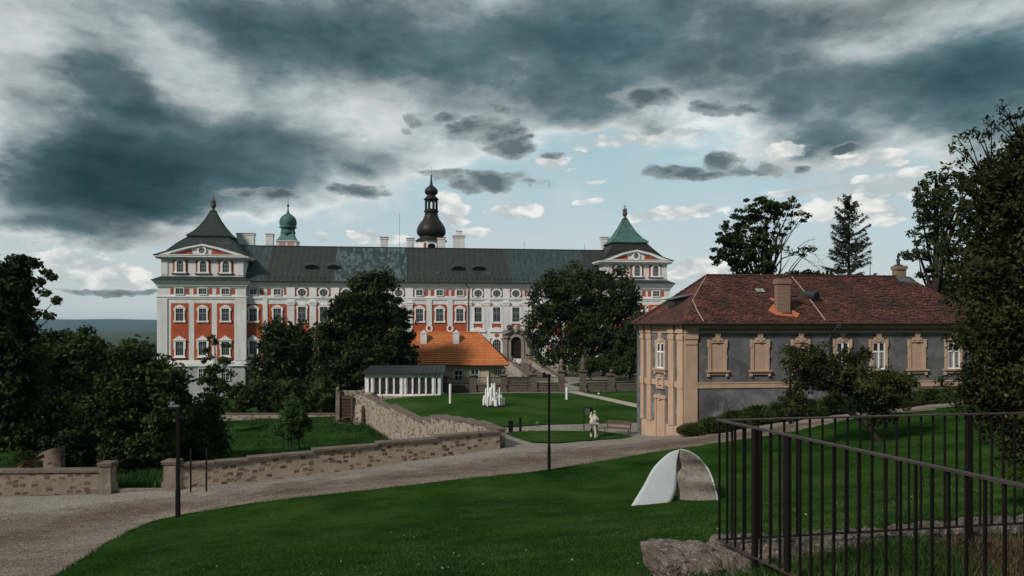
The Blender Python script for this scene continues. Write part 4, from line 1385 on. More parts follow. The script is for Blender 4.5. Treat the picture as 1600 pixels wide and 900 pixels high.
# ---- church tower behind the roof
def church_tower():
    px, d = 673.9, 168.0
    x = (px - 800) / F * d
    s = d / F
    root = empty('church_tower', (x, d, -9)); root.rotation_euler = (0, 0, CTH)
    tag(root, 'dark copper onion spire with open lantern rising behind the long castle roof', 'tower')
    def Z(y): return (HY - (260 + y / 3.4625)) * s + 9
    def r(v): return v / 3.4625 * s
    n = 8; ph = math.pi / 8
    MB().lathe([(r(78), 0), (r(78), Z(440)), (r(78), Z(413)), (r(80), Z(411)), (r(80), Z(407))], 0, 0, n, ph).build('wall', M['white_plaster'], root)
    prof = [(r(86), Z(407)), (r(84), Z(402)), (r(72), Z(393)), (r(60), Z(384)), (r(66), Z(379)), (r(75), Z(370)), (r(79), Z(355)), (r(77), Z(340)), (r(70), Z(322)), (r(57), Z(303)), (r(45), Z(288)), (r(37), Z(268)), (r(34), Z(250)),
            (r(40), Z(246)), (r(40), Z(241)), (r(34), Z(238))]
    MB().lathe(prof, 0, 0, 24, 0).build('onion_dome', M['copper_brown'], root, smooth=True)
    lan = MB()
    for k in range(8):
        t = k * math.pi / 4 + ph
        cx_, cy_ = r(31) * math.cos(t), r(31) * math.sin(t)
        lan.tube([(cx_, cy_, Z(239)), (cx_, cy_, Z(183))], r(6), 6)
        t2 = t + math.pi / 4
        a = Vector((cx_, cy_)); b_ = Vector((r(31) * math.cos(t2), r(31) * math.sin(t2)))
        for q in range(6):
            p0 = a.lerp(b_, q / 6); p1 = a.lerp(b_, (q + 1) / 6)
            h0 = Z(196 - 9 * math.sin(math.pi * q / 6)); h1 = Z(196 - 9 * math.sin(math.pi * (q + 1) / 6))
            o0, o1 = p0 * .86, p1 * .86
            lan.hexa([(o0.x, o0.y, h0), (o1.x, o1.y, h1), (p1.x, p1.y, h1), (p0.x, p0.y, h0)], [(o0.x, o0.y, Z(182)), (o1.x, o1.y, Z(182)), (p1.x, p1.y, Z(182)), (p0.x, p0.y, Z(182))])
        lan.hexa([(a.x * .9, a.y * .9, Z(240)), (b_.x * .9, b_.y * .9, Z(240)), (b_.x, b_.y, Z(240)), (a.x, a.y, Z(240))], [(a.x * .9, a.y * .9, Z(232)), (b_.x * .9, b_.y * .9, Z(232)), (b_.x, b_.y, Z(232)), (a.x, a.y, Z(232))])
    lan.build('lantern', M['copper_brown'], root)
    prof = [(r(33), Z(184)), (r(41), Z(181)), (r(40), Z(177)), (r(31), Z(168)), (r(24), Z(160)), (r(22), Z(156)), (r(30), Z(151)), (r(35), Z(143)), (r(36), Z(133)), (r(31), Z(121)), (r(20), Z(112)), (r(11), Z(105)), (r(7), Z(95)), (r(5), Z(75)), (r(3), Z(55))]
    MB().lathe(prof, 0, 0, 20, 0).build('small_onion', M['copper_brown'], root, smooth=True)
    MB().lathe([(.02, Z(56)), (r(4), Z(54)), (r(6), Z(48)), (r(4), Z(42)), (.02, Z(40))], 0, 0, 12).build('gilded_ball', M['gold'], root, smooth=True)
    MB().tube([(0, 0, Z(42)), (0, 0, Z(2))], .05, 5).build('lightning_rod', M['zinc'], root)
    # arched opening with clock and red trim on the camera side
    for k in (-90,):
        t = R(k)
        cx_, cy_ = 0.0, -r(73)
        hw = r(20)
        arc = [(hw * math.cos(math.pi * i / 10), Z(440) + r(2) + hw * .7 * math.sin(math.pi * i / 10)) for i in range(11)]
        MB().prism([(-hw, Z(450)), (hw, Z(450))] + arc, cy_ - .12, cy_).build('window', M['black'], root)
        MB().ring([(p[0] * 1.3, p[1] + (r(5) if i > 1 else 0)) for i, p in enumerate([(-hw, Z(450)), (hw, Z(450))] + arc)], [(-hw, Z(450)), (hw, Z(450))] + arc, cy_ - .16, cy_).build('window_surround', M['white_trim'], root)
        for sx in (-1, 1):
            MB().box(sx * r(36) - r(6), sx * r(36) + r(6), cy_ + .02, cy_ + .15, Z(450), Z(420)).build('red_panel', M['red_plaster'], root)


church_tower()


def bell_turret():
    px, d = 450.1, 150.0
    x = (px - 800) / F * d; s = d / F
    root = empty('bell_turret', (x, d, -9)); root.rotation_euler = (0, 0, CTH)
    tag(root, 'small green copper onion turret on white base behind the left part of the roof', 'tower')
    def Z(y): return (HY - (260 + y / 3.4625)) * s + 9
    def r(v): return v / 3.4625 * s
    q = r(52)
    MB().box(-q, q, -q, q, 0, Z(411)).build('wall', M['white_plaster'], root)
    MB().box(-q - .15, q + .15, -q - .15, q + .15, Z(411), Z(405)).build('cornice', M['white_trim'], root)
    for sx in (-1, 1):
        MB().box(sx * q * .42 - q * .3, sx * q * .42 + q * .3, -q - .03, -q, Z(440), Z(415)).build('red_panel', M['pale_orange'], root)
    mb = MB()
    pf = [(r(66) / .92, Z(406)), (r(58), Z(398)), (r(46), Z(382)), (r(40), Z(366)), (r(38), Z(350))]
    mb.lathe([(a * 1.12, z) for a, z in pf], 0, 0, 4, math.pi / 4)
    mb.build('skirt_roof', M['copper_pale'], root)
    mb = MB().lathe([(r(36), Z(384)), (r(36), Z(366)), (r(41), Z(362)), (r(36), Z(352)), (r(36), Z(336)), (r(46), Z(333)), (r(46), Z(329)), (r(40), Z(326)), (r(44), Z(318)), (r(46), Z(304)), (r(44), Z(290)), (r(36), Z(275)), (r(22), Z(263)), (r(11), Z(256)), (r(6), Z(248)), (r(3), Z(225))], 0, 0, 24)
    mb.build('onion_dome', M['copper_green'], root, smooth=True)
    MB().lathe([(.02, Z(222)), (r(5), Z(218)), (r(6), Z(213)), (r(5), Z(208)), (.02, Z(204))], 0, 0, 12).build('ball', M['copper_brown'], root, smooth=True)
    MB().tube([(0, 0, Z(226)), (0, 0, Z(168))], [.08, .03], 6).build('spike', M['copper_brown'], root)


bell_turret()

# ================================================================== ORANGE ROOF HOUSE
def orange_house():
    y0 = 95.0; x1 = -1.0; x0 = -17.8; yb = y0 + 8.4; ze = -5.38; zr_ = -1.29; zg = -9.0
    root = empty('low_house', (x0, y0, zg)); 
    tag(root, 'low cream house with bright orange tiled hip roof in front of the castle', 'house')
    T = Matrix.Translation((-x0, -y0, -zg))
    def B(): return MB(T)
    # footprint with cut corner on the right
    fp = [(x0, y0), (-3.1, y0), (x1, y0 + 1.1), (x1, yb), (x0, yb)]
    B().slab(fp, zg, ze - .02).build('wall', M['cream'], root)
    B().box(-3.35, -3.0, y0 - .06, y0 + .1, zg, ze - .05).build('pilaster', M['cream'], root)
    e = .55
    E = [(x0 - e, y0 - e, ze), (x1 + e, y0 - e, ze), (x1 + e, yb + e, ze), (x0 - e, yb + e, ze)]
    yc = (y0 + yb) / 2
    Rr = (-4.55, yc, zr_); Rl = (x0 + 4.2, yc, zr_)
    mb = B()
    mb.poly([E[0], E[1], Rr, Rl]); mb.poly([E[1], E[2], Rr]); mb.poly([E[2], E[3], Rl, Rr]); mb.poly([E[3], E[0], Rl])
    mb.poly([(p[0], p[1], p[2] - .02) for p in E[::-1]])
    roof = mb.build('roof', M['orange_tiles'], root)
    # tile courses as real steps on the front slope and the hip
    mb = B()
    nrow = 17
    for k in range(nrow):
        t = (k + .02) / nrow; t2 = (k + 1) / nrow
        for (a0, a1, b0, b1) in ((Vector(E[0]), Vector(E[1]), Vector(Rl), Vector(Rr)), (Vector(E[1]), Vector(E[2]), Vector(Rr), Vector(Rr))):
            p0, p1 = a0.lerp(b0, t), a1.lerp(b1, t); q0, q1 = a0.lerp(b0, t2), a1.lerp(b1, t2)
            up_ = Vector((0, 0, .14)); u2 = Vector((0, 0, .012))
            mb._add([p0, p1, p1 + up_, p0 + up_, q1 + u2, q0 + u2], [(0, 1, 2, 3), (3, 2, 4, 5)])
    mb.build('tile_courses', M['orange_tiles'], roof)
    mb = B()
    for a, b_ in ((E[1], Rr), (E[2], Rr), (Rr, Rl), (E[0], Rl), (E[3], Rl)):
        a = Vector(a); b_ = Vector(b_); L = (b_ - a).length; nn = int(L / .42)
        for k in range(nn):
            p = a.lerp(b_, k / nn); q = a.lerp(b_, (k + 1.05) / nn)
            mb.tube([p + Vector((0, 0, .09)), q + Vector((0, 0, .06))], [.12, .095], 6)
    mb.build('ridge_tiles', M['orange_tiles'], roof)
    B().box(x0 - e, x1 + e, y0 - e - .12, y0 - e + .0, ze - .12, ze + .0).build('gutter', M['gutter'], root)
    for px in (662.3, 712.8):
        yy = yc - 1.4; X = (px - 800) / F * yy; hwid = .40
        zt = -(519 - 505) * yy / F; 
        mb = B().box(X - hwid, X + hwid, yy - .35, yy + .35, -3.9, zt - .12)
        mb.box(X - hwid - .06, X + hwid + .06, yy - .41, yy + .41, zt - .12, zt)
        mb.prism([(X - hwid * .8, zt), (X + hwid * .8, zt), (X + .12, zt + .28), (X - .12, zt + .28)], yy - .3, yy + .3)
        mb.build('chimney', M['white_plaster'], roof)
    X = (687.5 - 800) / F * 97
    B().box(X - .22, X + .22, 96.2, 96.6, -4.2, -3.72).build('skylight', M['zinc'], roof)
    for px, w, h, py in ((716.5, 1.0, 1.32, 594.5), (742, 1.0, 1.3, 593), (780, .5, .85, 588.3)):
        X = (px - 800) / F * y0; z = (HY - py) / F * y0
        yy = y0 if px < 770 else y0 + .55 + .0
        if px > 770:
            # on the cut corner
            ang = math.atan2(1.1, 2.1); tx = (X + 3.1) / 2.1
            TT = T @ Matrix.Translation((X, y0 + 1.1 * tx, z)) @ Matrix.Rotation(ang, 4, 'Z')
        else:
            TT = T @ Matrix.Translation((X, y0, z))
        s = MB(TT); hw = w / 2
        for a in ((-hw - .1, -hw, -.1, h + .1), (hw, hw + .1, -.1, h + .1), (-hw, hw, h, h + .1), (-hw, hw, -.1, 0)): s.box(a[0], a[1], -.09, 0, a[2], a[3])
        o = s.build('window', M['muntin'], root)
        m_ = MB(TT)
        m_.box(-.045, .045, -.07, -.03, 0, h); m_.box(-hw, hw, -.068, -.032, h * .5 - .04, h * .5 + .04)
        for sx in (-1, 1): m_.box(sx * hw - .05, sx * hw + .05, -.075, -.035, 0, h)
        m_.box(-hw, hw, -.075, -.035, 0, .06); m_.box(-hw, hw, -.075, -.035, h - .06, h)
        m_.build('window_frame', M['muntin'], o)
        MB(TT).box(-hw, hw, -.03, -.012, 0, h).build('pane', M['glass'], o)


orange_house()

# ================================================================== WHITE GLASS PAVILION
def garden_pavilion():
    d = 78.0
    def X(px): return (px - 800) / F * d
    def Zp(py): return (HY - py) / F * d
    x0, x1 = X(571), X(687.5); zg = Zp(618.5); zt = Zp(584)
    root = empty('garden_pavilion', (x0, d, zg))
    tag(root, 'white garden pavilion with dark glass panels and flat grey roof above the stepped wall', 'pavilion')
    T = Matrix.Translation((-x0, -d, -zg)) @ Matrix.Translation((x0, d, 0)) @ Matrix.Rotation(R(1.5), 4, 'Z') @ Matrix.Translation((-x0, -d, 0))
    B = lambda: MB(T)
    B().box(x0 - .4, x1 + .2, d - .35, d + 4.2, zg - 1.6, zg).build('plinth', M['rubble'], root)
    B().box(x0, x1, d + .12, d + 4.0, zg, zt).build('wall', M['steel_white'], root)
    fr = B()
    fr.box(x0 - .05, x1 + .05, d - .06, d + .12, zg, zg + .18); fr.box(x0 - .05, x1 + .05, d - .06, d + .12, zt - .42, zt)
    gl = [(576.2, 579.5), (584.7, 592.3), (595.7, 602.6), (606.6, 614), (616.6, 624.3), (630.4, 631.6), (636, 643.2), (646.4, 653.5), (657, 664), (667.3, 674.4), (680.2, 683.8)]
    prev = x0 - .05
    for a, b_ in gl:
        fr.box(prev, X(a), d - .05, d + .12, zg + .18, zt - .42); prev = X(b_)
        g = B().box(X(a), X(b_), d + .02, d + .10, zg + .18, zt - .42)
        p = g.build('glass_panel', M['pavilion_glass'], root)
        B().box(X(b_) - .05, X(b_) - .02, d - .10, d - .06, zg + .9, zg + 1.2).build('handle', M['zinc'], p)
    fr.box(prev, x1 + .05, d - .05, d + .12, zg + .18, zt - .42)
    # mullion fins
    for px in (582, 594, 604.6, 628, 633.5, 645, 655, 665.7, 677.5):
        fr.box(X(px) - .05, X(px) + .05, d - .12, d - .06, zg + .18, zt - .42)
    fr.box(x0 - .06, x0, d + .0, d + 4.0, zg, zt)
    fr.build('frame', M['sculpt_white'], root)
    zr2 = (HY - 571.5) / F * (d + 4.2)
    A = [(x0 - .35, d - .5, zt - .02), (x1 + .5, d - .5, zt - .02), (x1 + .3, d + 4.4, zr2 - .12), (x0 - .1, d + 4.4, zr2 - .12)]
    Bt = [(p[0], p[1], p[2] + .16) for p in A]
    rf = B().hexa(A, Bt).build('roof', M['dark_zinc'], root)
    mb = B()
    for k in range(19):
        t = k / 18
        a = Vector(Bt[0]).lerp(Vector(Bt[1]), t); c = Vector(Bt[3]).lerp(Vector(Bt[2]), t)
        mb.tube([a + Vector((0, 0, .02)), c + Vector((0, 0, .02))], .022, 4)
    mb.build('roof_seams', M['dark_zinc'], rf)
    # thin stand in front of the panels
    st = MB().tube([(X(603.5), d - 2.2, -8), (X(603.5), d - 2.2, Zp(605.5))], .03, 5)
    st.tube([(X(603.5), d - 2.2, Zp(606)), (X(610.5), d - 2.2, Zp(606))], .03, 5)
    st.tube([(X(611), d - 2.2, -8), (X(611), d - 2.2, Zp(617))], .03, 5)
    tag(st.build('pipe_rail', M['iron'], None), 'thin dark pipe rail on the grass before the white pavilion', 'rail')


garden_pavilion()

# ================================================================== COURT FENCE
def fence_post(px, d, h, top, label):
    x = (px - 800) / F * d; z = hu(x, d)
    root = empty('fence_pillar', (x, d, z))
    tag(root, label, 'pillar', 'stone pillars of the court fence')
    w = .36
    mb = MB().box(-w - .08, w + .08, -w - .08, w + .08, -1.2, .35); mb.box(-w, w, -w, w, .35, h)
    mb.build('shaft', M['dark_stone'], root)
    mb = MB().box(-w - .1, w + .1, -w - .1, w + .1, h, h + .1)
    mb.hexa([(-w - .18, -w - .18, h + .1), (w + .18, -w - .18, h + .1), (w + .18, w + .18, h + .1), (-w - .18, w + .18, h + .1)], [(-.2, -.2, h + .26), (.2, -.2, h + .26), (.2, .2, h + .26), (-.2, .2, h + .26)])
    mb.build('cap', M['dark_stone'], root)
    h += .26
    if top == 'ball':
        MB().lathe([(.12, h), (.1, h + .08), (.2, h + .15), (.26, h + .28), (.22, h + .42), (.1, h + .5), (.04, h + .56)], 0, 0, 12).build('ball', M['dark_stone'], root, smooth=True)
    elif top == 'urn':
        MB().lathe([(.24, h), (.16, h + .1), (.14, h + .25), (.36, h + .5), (.44, h + .62), (.2, h + .7), (.16, h + .82), (.28, h + .92), (.2, h + 1.05), (.08, h + 1.15), (.04, h + 1.3)], 0, 0, 12).build('urn', M['sandstone'], root, smooth=True)
    elif top == 'figure':
        mb = MB().lathe([(.34, h), (.30, h + .2), (.24, h + .5), (.26, h + .8), (.28, h + 1.05), (.2, h + 1.25), (.09, h + 1.34), (.13, h + 1.45), (.14, h + 1.56), (.05, h + 1.68)], 0, 0, 12)
        mb.tube([(.05, 0, h + 1.15), (.34, -.05, h + 1.05), (.4, -.1, h + 1.4)], [.08, .06, .03], 6)
        mb.tube([(-.05, 0, h + 1.15), (-.34, -.05, h + .9), (-.2, -.22, h + .75)], [.08, .06, .04], 6)
        mb.build('statuette', M['dark_stone'], root, smooth=True)
    return x


def DF(px): return 82.6 + (px - 690) * .0055
posts = [(694.5, 1.75, 'flat', 'square stone pillar touching the white pavilion corner'), (739.5, 1.75, 'flat', 'square stone pillar in front of the cream house windows'),
         (787, 1.75, 'ball', 'stone pillar with ball beside the corner of the orange roofed house'), (834, 1.8, 'ball', 'stone pillar with ball at the foot of the ramp'),
         (877, 2.2, 'urn', 'tall stone gate pillar carrying an urn, left of the footpath'), (911, 2.2, 'figure', 'tall stone gate pillar carrying a small figure, right of the footpath'),
         (955, 1.75, 'ball', 'stone pillar with ball under the big right tree'), (998, 1.75, 'ball', 'stone pillar with ball almost hidden by the corner of the grey and apricot house')]
PX = [fence_post(p[0], DF(p[0]), p[1], p[2], p[3]) for p in posts]
seglab = ['iron fence on low stone wall right beside the white pavilion', 'iron fence on low stone wall behind the white column cluster', 'iron fence on low rough wall left of the ramp foot',
          'iron fence on low wall between the ramp foot and the gate urn', None, 'iron fence on low wall right of the footpath gate', 'iron fence on low wall ending at the grey and apricot house']
for i, lb in enumerate(seglab):
    if lb is None: continue
    a = Vector((PX[i] + .36, DF(posts[i][0]), 0)); b_ = Vector((PX[i + 1] - .36, DF(posts[i + 1][0]), 0))
    za, zb2 = hu(a.x, a.y), hu(b_.x, b_.y)
    root = empty('court_fence', (a.x, a.y, za)); tag(root, lb, 'fence', 'iron fence panels along the court')
    ang = math.atan2(b_.y - a.y, b_.x - a.x); L = (b_ - a).length; dz = zb2 - za
    root.rotation_euler = (0, 0, ang)
    wh = .75
    MB().hexa([(0, -.2, -1), (L, -.2, -1), (L, .2, -1), (0, .2, -1)], [(0, -.2, wh), (L, -.2, wh + dz), (L, .2, wh + dz), (0, .2, wh)]).build('low_wall', M['rubble_dark'], root)
    MB().hexa([(0, -.26, wh), (L, -.26, wh + dz), (L, .26, wh + dz), (0, .26, wh)], [(0, -.26, wh + .1), (L, -.26, wh + dz + .1), (L, .26, wh + dz + .1), (0, .26, wh + .1)]).build('coping', M['cap_stone'], root)
    mb = MB()
    mb.tube([(0, 0, wh + .85), (L, 0, wh + .85 + dz)], .03, 4); mb.tube([(0, 0, wh + .22), (L, 0, wh + .22 + dz)], .025, 4)
    n = int(L / .16)
    for k in range(1, n):
        x = L * k / n; z = wh + dz * k / n
        mb.tube([(x, 0, z + .1), (x, 0, z + .95)], .014, 4, cap=False)
    mb.build('iron_bars', M['iron'], root)

# ramp to the gate with its two parapets
def ramp():
    NL = Vector((2.7, 98, -8.0)); NR = Vector((6.1, 98, -8.0)); FL_ = Vector((-.45, 131.6, -7.2)); FR_ = Vector((2.85, 132.2, -7.2))
    o = MB(); dn = Vector((0, 0, -3))
    o.hexa([NL + dn, NR + dn, FR_ + dn, FL_ + dn], [NL, NR, FR_, FL_])
    o.poly([NL + Vector((-1, -6, .03)), NR + Vector((1.2, -6, .03)), NR + Vector((0, 0, .004)), NL + Vector((0, 0, .004))])
    r = o.build('ramp', M['cobble']); tag(r, kind='structure')
    def parapet(a, b_, th, h0, h1, lb):
        root = empty('parapet', a); tag(root, lb, 'wall', 'ramp parapets')
        T = Matrix.Translation(-Vector(a))
        d = (b_ - a).normalized(); s = Vector((d.y, -d.x, 0)) * th
        lo = Vector((0, 0, -3.2)); A0 = Vector((0, 0, h0)); A1 = Vector((0, 0, h1))
        MB(T).hexa([a + lo, a + s + lo, b_ + s + lo, b_ + lo], [a + A0, a + s + A0, b_ + s + A1, b_ + A1]).build('wall', M['rubble_ramp'], root)
        e = s.normalized() * .08; c = Vector((0, 0, .13))
        MB(T).hexa([a - e + A0, a + s + e + A0, b_ + s + e + A1, b_ - e + A1], [a - e + A0 + c, a + s + e + A0 + c, b_ + s + e + A1 + c, b_ - e + A1 + c]).build('coping', M['cap_stone'], root)
    parapet(NL - Vector((.45, 1.0, 0)), FL_ - Vector((.45, 0, 0)), .42, .85, .75, 'rubble parapet on the left side of the ramp, next to the orange roof')
    parapet(NR + Vector((0, -1, 0)), FR_, .42, .95, .95, 'rubble parapet on the right side of the ramp, under the big tree')
    return NL, NR, FL_, FR_


RAMP = ramp()
def rough_wall():
    x0, x1, d = (789 - 800) / F * 90, (826 - 800) / F * 90, 90
    root = MB().box(x0, x1, d, d + .5, -9.5, -6.75); root.box(x0 - .1, x1 + .1, d - .08, d + .58, -6.75, -6.6)
    root.box(x1, x1 + .75, d - .1, d + .6, -9.5, -6.45); root.box(x1 - .1, x1 + .85, d - .2, d + .7, -6.45, -6.3)
    tag(root.build('bastion_wall', M['rubble_dark']), 'short dark rough stone wall with flat end pillar left of the ramp foot', 'wall')
rough_wall()

# ================================================================== GREY AND APRICOT HOUSE
HO = (10.31, 44.0); HTH = math.atan2(1.9, 17.2)
hc_, hs_ = math.cos(HTH), math.sin(HTH)


def bu(px, w=0.0):
    k = (px - 800) / F
    return (k * (HO[1] + w * hc_) - HO[0] + w * hs_) / (hc_ - k * hs_)


def bd(u, w=0.0): return HO[1] + u * hs_ + w * hc_
def bz(py, u, w=0.0): return (HY - py) * bd(u, w) / F


def old_house():
    root = empty('old_house', (HO[0], HO[1], 0), HTH)
    tag(root, 'grey and apricot two storey house with old dark red tiled hip roof and blind windows', 'house')
    UR = bu(1530); DW = 10.2
    Bp = (-1.245, 4.665); Cp = (-1.245, 5.6); Dp = (0.0, DW)
    fp = [(0, 0), (UR, 0), (UR, DW), Dp, Cp, Bp]
    zb = -9.0
    MB().slab(fp, zb, -0.03).build('wall', M['grey_wall'], root)
    # ---------- long facade
    fr = MB()
    fr.box(0, UR, -.07, 0, -.60, -.03)                      # frieze
    fr.box(0, UR, -.16, -.07, -.14, -.03); fr.box(0, UR, -.12, -.07, -.24, -.14); fr.box(0, UR, -.11, -.07, -.60, -.53)
    fr.box(bu(1089), UR, -.06, 0, -3.90, -3.55); fr.box(bu(1089), UR, -.09, -.06, -3.62, -3.57)
    fr.build('facade_bands', M['ochre'], root)
    ol = []; u = bu(1092)
    while u < UR - .2:
        ol += [(u, -.44), (u + .09, -.44), (u + .09, -.36), (u + .19, -.36)]; u += .19
    ol += [(ol[-1][0], -.34), (ol[0][0], -.34)]
    MB().prism(ol, -.105, -.07).build('dentil_band', M['gutter'], root)
    pl = MB(); u1 = bu(1089)
    pl.box(-.02, u1, -.10, 0, zb, -.60); pl.box(-.05, u1 + .05, -.19, -.10, -.60, -.03); pl.box(-.04, u1 + .04, -.16, -.10, -.95, -.60)
    pl.prism([(.03, -1.28), (u1 - .03, -1.28), (u1 - .03, -1.16), (u1 / 2 + .12, -1.06), (u1 / 2 - .12, -1.06), (.03, -1.16)], -.14, -.10)
    pl.build('corner_pilaster', M['ochre'], root)

    def opening(T, w, h, z, blind, sill=True):
        """w,h of the clear panel, z its foot"""
        hw = w / 2; b = .17
        s = MB(T)
        s.box(-hw - b, -hw, -.10, 0, z - .04, z + h + b); s.box(hw, hw + b, -.10, 0, z - .04, z + h + b); s.box(-hw, hw, -.10, 0, z + h, z + h + b)
        for sx in (-1, 1):
            s.box(sx * (hw + b * .9) - .05, sx * (hw + b * .9) + .05, -.13, -.0, z + h - .28, z + h + b + .03)
            s.box(sx * (hw + b * .85) - .05, sx * (hw + b * .85) + .05, -.12, -.0, z + h * .42, z + h * .52)
            # volutes either side of the keystone
            n = 10
            s.prism([(sx * (.20) + .11 * math.cos(2 * math.pi * i / n), z + h + b + .04 + .10 * math.sin(2 * math.pi * i / n)) for i in range(n)], -.14, -.0)
        s.prism([(-.09, z + h + .02), (.09, z + h + .02), (.13, z + h + b + .10), (.17, -.6), (-.17, -.6), (-.13, z + h + b + .10)], -.15, 0)
        if sill:
            s.box(-hw - b - .14, hw + b + .14, -.22, 0, z - .13, z - .04); s.box(-hw - b - .06, hw + b + .06, -.15, 0, z - .21, z - .13)
            for k in range(9):
                x = -hw - .08 + (w + .16) * k / 8
                s.box(x - .04, x + .04, -.12, 0, z - .30, z - .21)
            for sx in (-1, 1): s.box(sx * (hw + b) - .07, sx * (hw + b) + .07, -.14, 0, z - .40, z - .21)
        o = s.build('blind_window' if blind else 'window', M['ochre'], root)
        if blind:
            MB(T).box(-hw, hw, -.035, -.012, z - .04, z + h).build('blind_panel', M['blind_panel'], o)
        else:
            m_ = MB(T); f = .055
            for sx in (-1, 1): m_.box(sx * (hw - f / 2) - f / 2, sx * (hw - f / 2) + f / 2, -.075, -.02, z - .04, z + h)
            m_.box(-hw + f, hw - f, -.075, -.02, z - .04, z + .04); m_.box(-hw + f, hw - f, -.075, -.02, z + h - f, z + h)
            m_.box(-.045, .045, -.085, -.02, z + .04, z + h - f); m_.box(-hw + f, -.045, -.08, -.02, z + h * .62, z + h * .62 + .09); m_.box(.045, hw - f, -.08, -.02, z + h * .62, z + h * .62 + .09)
            m_.build('window_frame', M['sculpt_white'], o)
            MB(T).box(-hw + .01, hw - .01, -.030, -.012, z - .03, z + h - .01).build('pane', M['glass'], o)
            c = MB(T)
            for x in (-hw * .62, -hw * .3, hw * .35, hw * .7):
                c.box(x - .045, x + .045, -.036, -.031, z, z + h * .6)
            c.build('curtain', M['curtain'], o)
        return o
    W = .80; Hh = 1.62; Z0 = -2.80
    for px, blind in ((1120.6, True), (1187, True), (1250.5, True), (1315.5, False), (1372, False), (1432, True), (1489, False)):
        u = bu(px)
        opening(Matrix.Translation((u, 0, 0)), W, Hh, Z0, blind)

    # ---------- canted end face (B -> A)
    Lf = math.hypot(1.245, 4.665); ang = math.atan2(-4.665, 1.245)
    TF = Matrix.Translation((Bp[0], Bp[1], 0)) @ Matrix.Rotation(ang, 4, 'Z')

    def ft(px):
        k = (px - 800) / F
        return (k * 48.5 - 8.56) / (1.75 + 4.5 * k) * Lf
    s = MB(TF)
    s.box(0, Lf, -.07, 0, -.60, -.03); s.box(0, Lf, -.14, -.07, -.14, -.03)
    s.box(0, Lf, -.06, 0, -3.90, -3.55)
    s.box(0, Lf, -.055, 0, zb, -6.25)
    for a, b_ in ((1001.5, 1007.7), (1012.5, 1019), (1046.5, 1054.6), (1060.2, 1069)):
        x0, x1 = max(0.0, ft(a)), min(Lf, ft(b_))
        s.box(x0, x1, -.12, 0, -6.25, -.60); s.box(x0 - .04, x1 + .04, -.18, -.12, -.60, -.03); s.box(x0 - .04, x1 + .04, -.16, -.12, -1.0, -.72); s.box(x0 - .03, x1 + .03, -.15, -.12, -3.95, -3.5)
    s.build('end_pilasters', M['ochre'], root)
    xc = ft(1033.3)
    opening(TF @ Matrix.Translation((xc, 0, 0)), .80, 1.55, -2.80, False)
    # medallion
    s = MB(TF)
    s.ring([(xc - .42, -4.12), (xc + .42, -4.12), (xc + .42, -3.32), (xc - .42, -3.32)], [(xc - .24, -3.96), (xc + .24, -3.96), (xc + .24, -3.48), (xc - .24, -3.48)], -.14, 0)
    s.box(xc - .3, xc + .3, -.18, 0, -3.32, -3.24)
    s.build('medallion', M['ochre'], root)
    # blind door
    s = MB(TF); hw = .42
    s.box(xc - hw - .16, xc - hw, -.14, 0, -7.3, -4.72); s.box(xc + hw, xc + hw + .16, -.14, 0, -7.3, -4.72); s.box(xc - hw - .22, xc + hw + .22, -.17, 0, -4.72, -4.52); s.box(xc - .1, xc + .1, -.2, 0, -4.80, -4.42)
    o = s.build('blind_door', M['ochre'], root)
    MB(TF).box(xc - hw, xc + hw, -.068, -.056, -7.3, -4.72).build('blind_panel', M['blind_panel'], o)

    # ---------- roof
    zr_ = bz(430.5, bu(1105, 5.1), 5.1)
    e = .55
    eA = (-.30, -e, 0.0); eB = (-1.245 - e, 4.665 - .25, 0.0); eC = (-1.245 - e, 5.9, 0); eD = (-.3, DW + e, 0); eR = (UR + e, -e, 0); eS = (UR + e, DW + e, 0)
    rl = (bu(1105, 5.1), 5.1, zr_); rr = (bu(1412, 5.1), 5.1, zr_)
    mb = MB()
    mb.poly([eA, eR, rr, rl]); mb.poly([eB, eA, rl]); mb.poly([eC, eB, rl]); mb.poly([eD, eC, rl]); mb.poly([eS, eD, rl, rr]); mb.poly([eR, eS, rr])
    mb.poly([(p[0], p[1], p[2] - .02) for p in (eA, eB, eC, eD, eS, eR)])
    roof = mb.build('roof', M['old_tiles'], root)
    def on_roof(px, py):
        lo, hi = -e, 5.1
        for _ in range(40):
            w = (lo + hi) / 2; u = bu(px, w)
            zp = zr_ * (w + e) / (5.1 + e)
            if bz(py, u, w) > zp: lo = w
            else: hi = w
        return Vector((u, w, zp))
    # individually slipped / thick tiles for a broken surface
    tl = MB(); sl = Vector((0, 5.1 + e, zr_)).normalized(); nn = Vector((0, -zr_, 5.1 + e)).normalized()
    rnd = random.Random(4)
    for i in range(1500):
        w = rnd.uniform(-.45, 4.9); f = (w + e) / (5.1 + e)
        ua = -.3 + (rl[0] + .3) * f + .15; ub_ = UR + e - (UR + e - rr[0]) * f - .3
        u = rnd.uniform(ua, ub_)
        p = Vector((u, w, zr_ * f)) + nn * .004
        a = sl * .26; c = Vector((.12, 0, 0)); t = nn * rnd.uniform(.02, .05); tw = rnd.uniform(-.03, .03)
        lowp = -sl * .03
        tl.hexa([p - c, p + c, p + c + a, p - c + a], [p - c + t + lowp, p + c + t + lowp + nn * tw * .3, p + c + a + nn * .008, p - c + a + nn * .008])
    tl.build('loose_tiles', M['old_tiles'], roof)
    # ridge and hip tiles
    mb = MB()
    for a, b_ in ((rl, rr), (eB, rl), (eR, rr)):
        a = Vector(a); b_ = Vector(b_); L = (b_ - a).length; n = int(L / .38)
        for k in range(n):
            mb.tube([a.lerp(b_, k / n) + Vector((0, 0, .03)), a.lerp(b_, (k + 1.06) / n) + Vector((0, 0, .015))], [.10, .085], 6)
    mb.build('ridge_tiles', M['old_tiles'], roof)
    # pale mortar lines
    mb = MB()
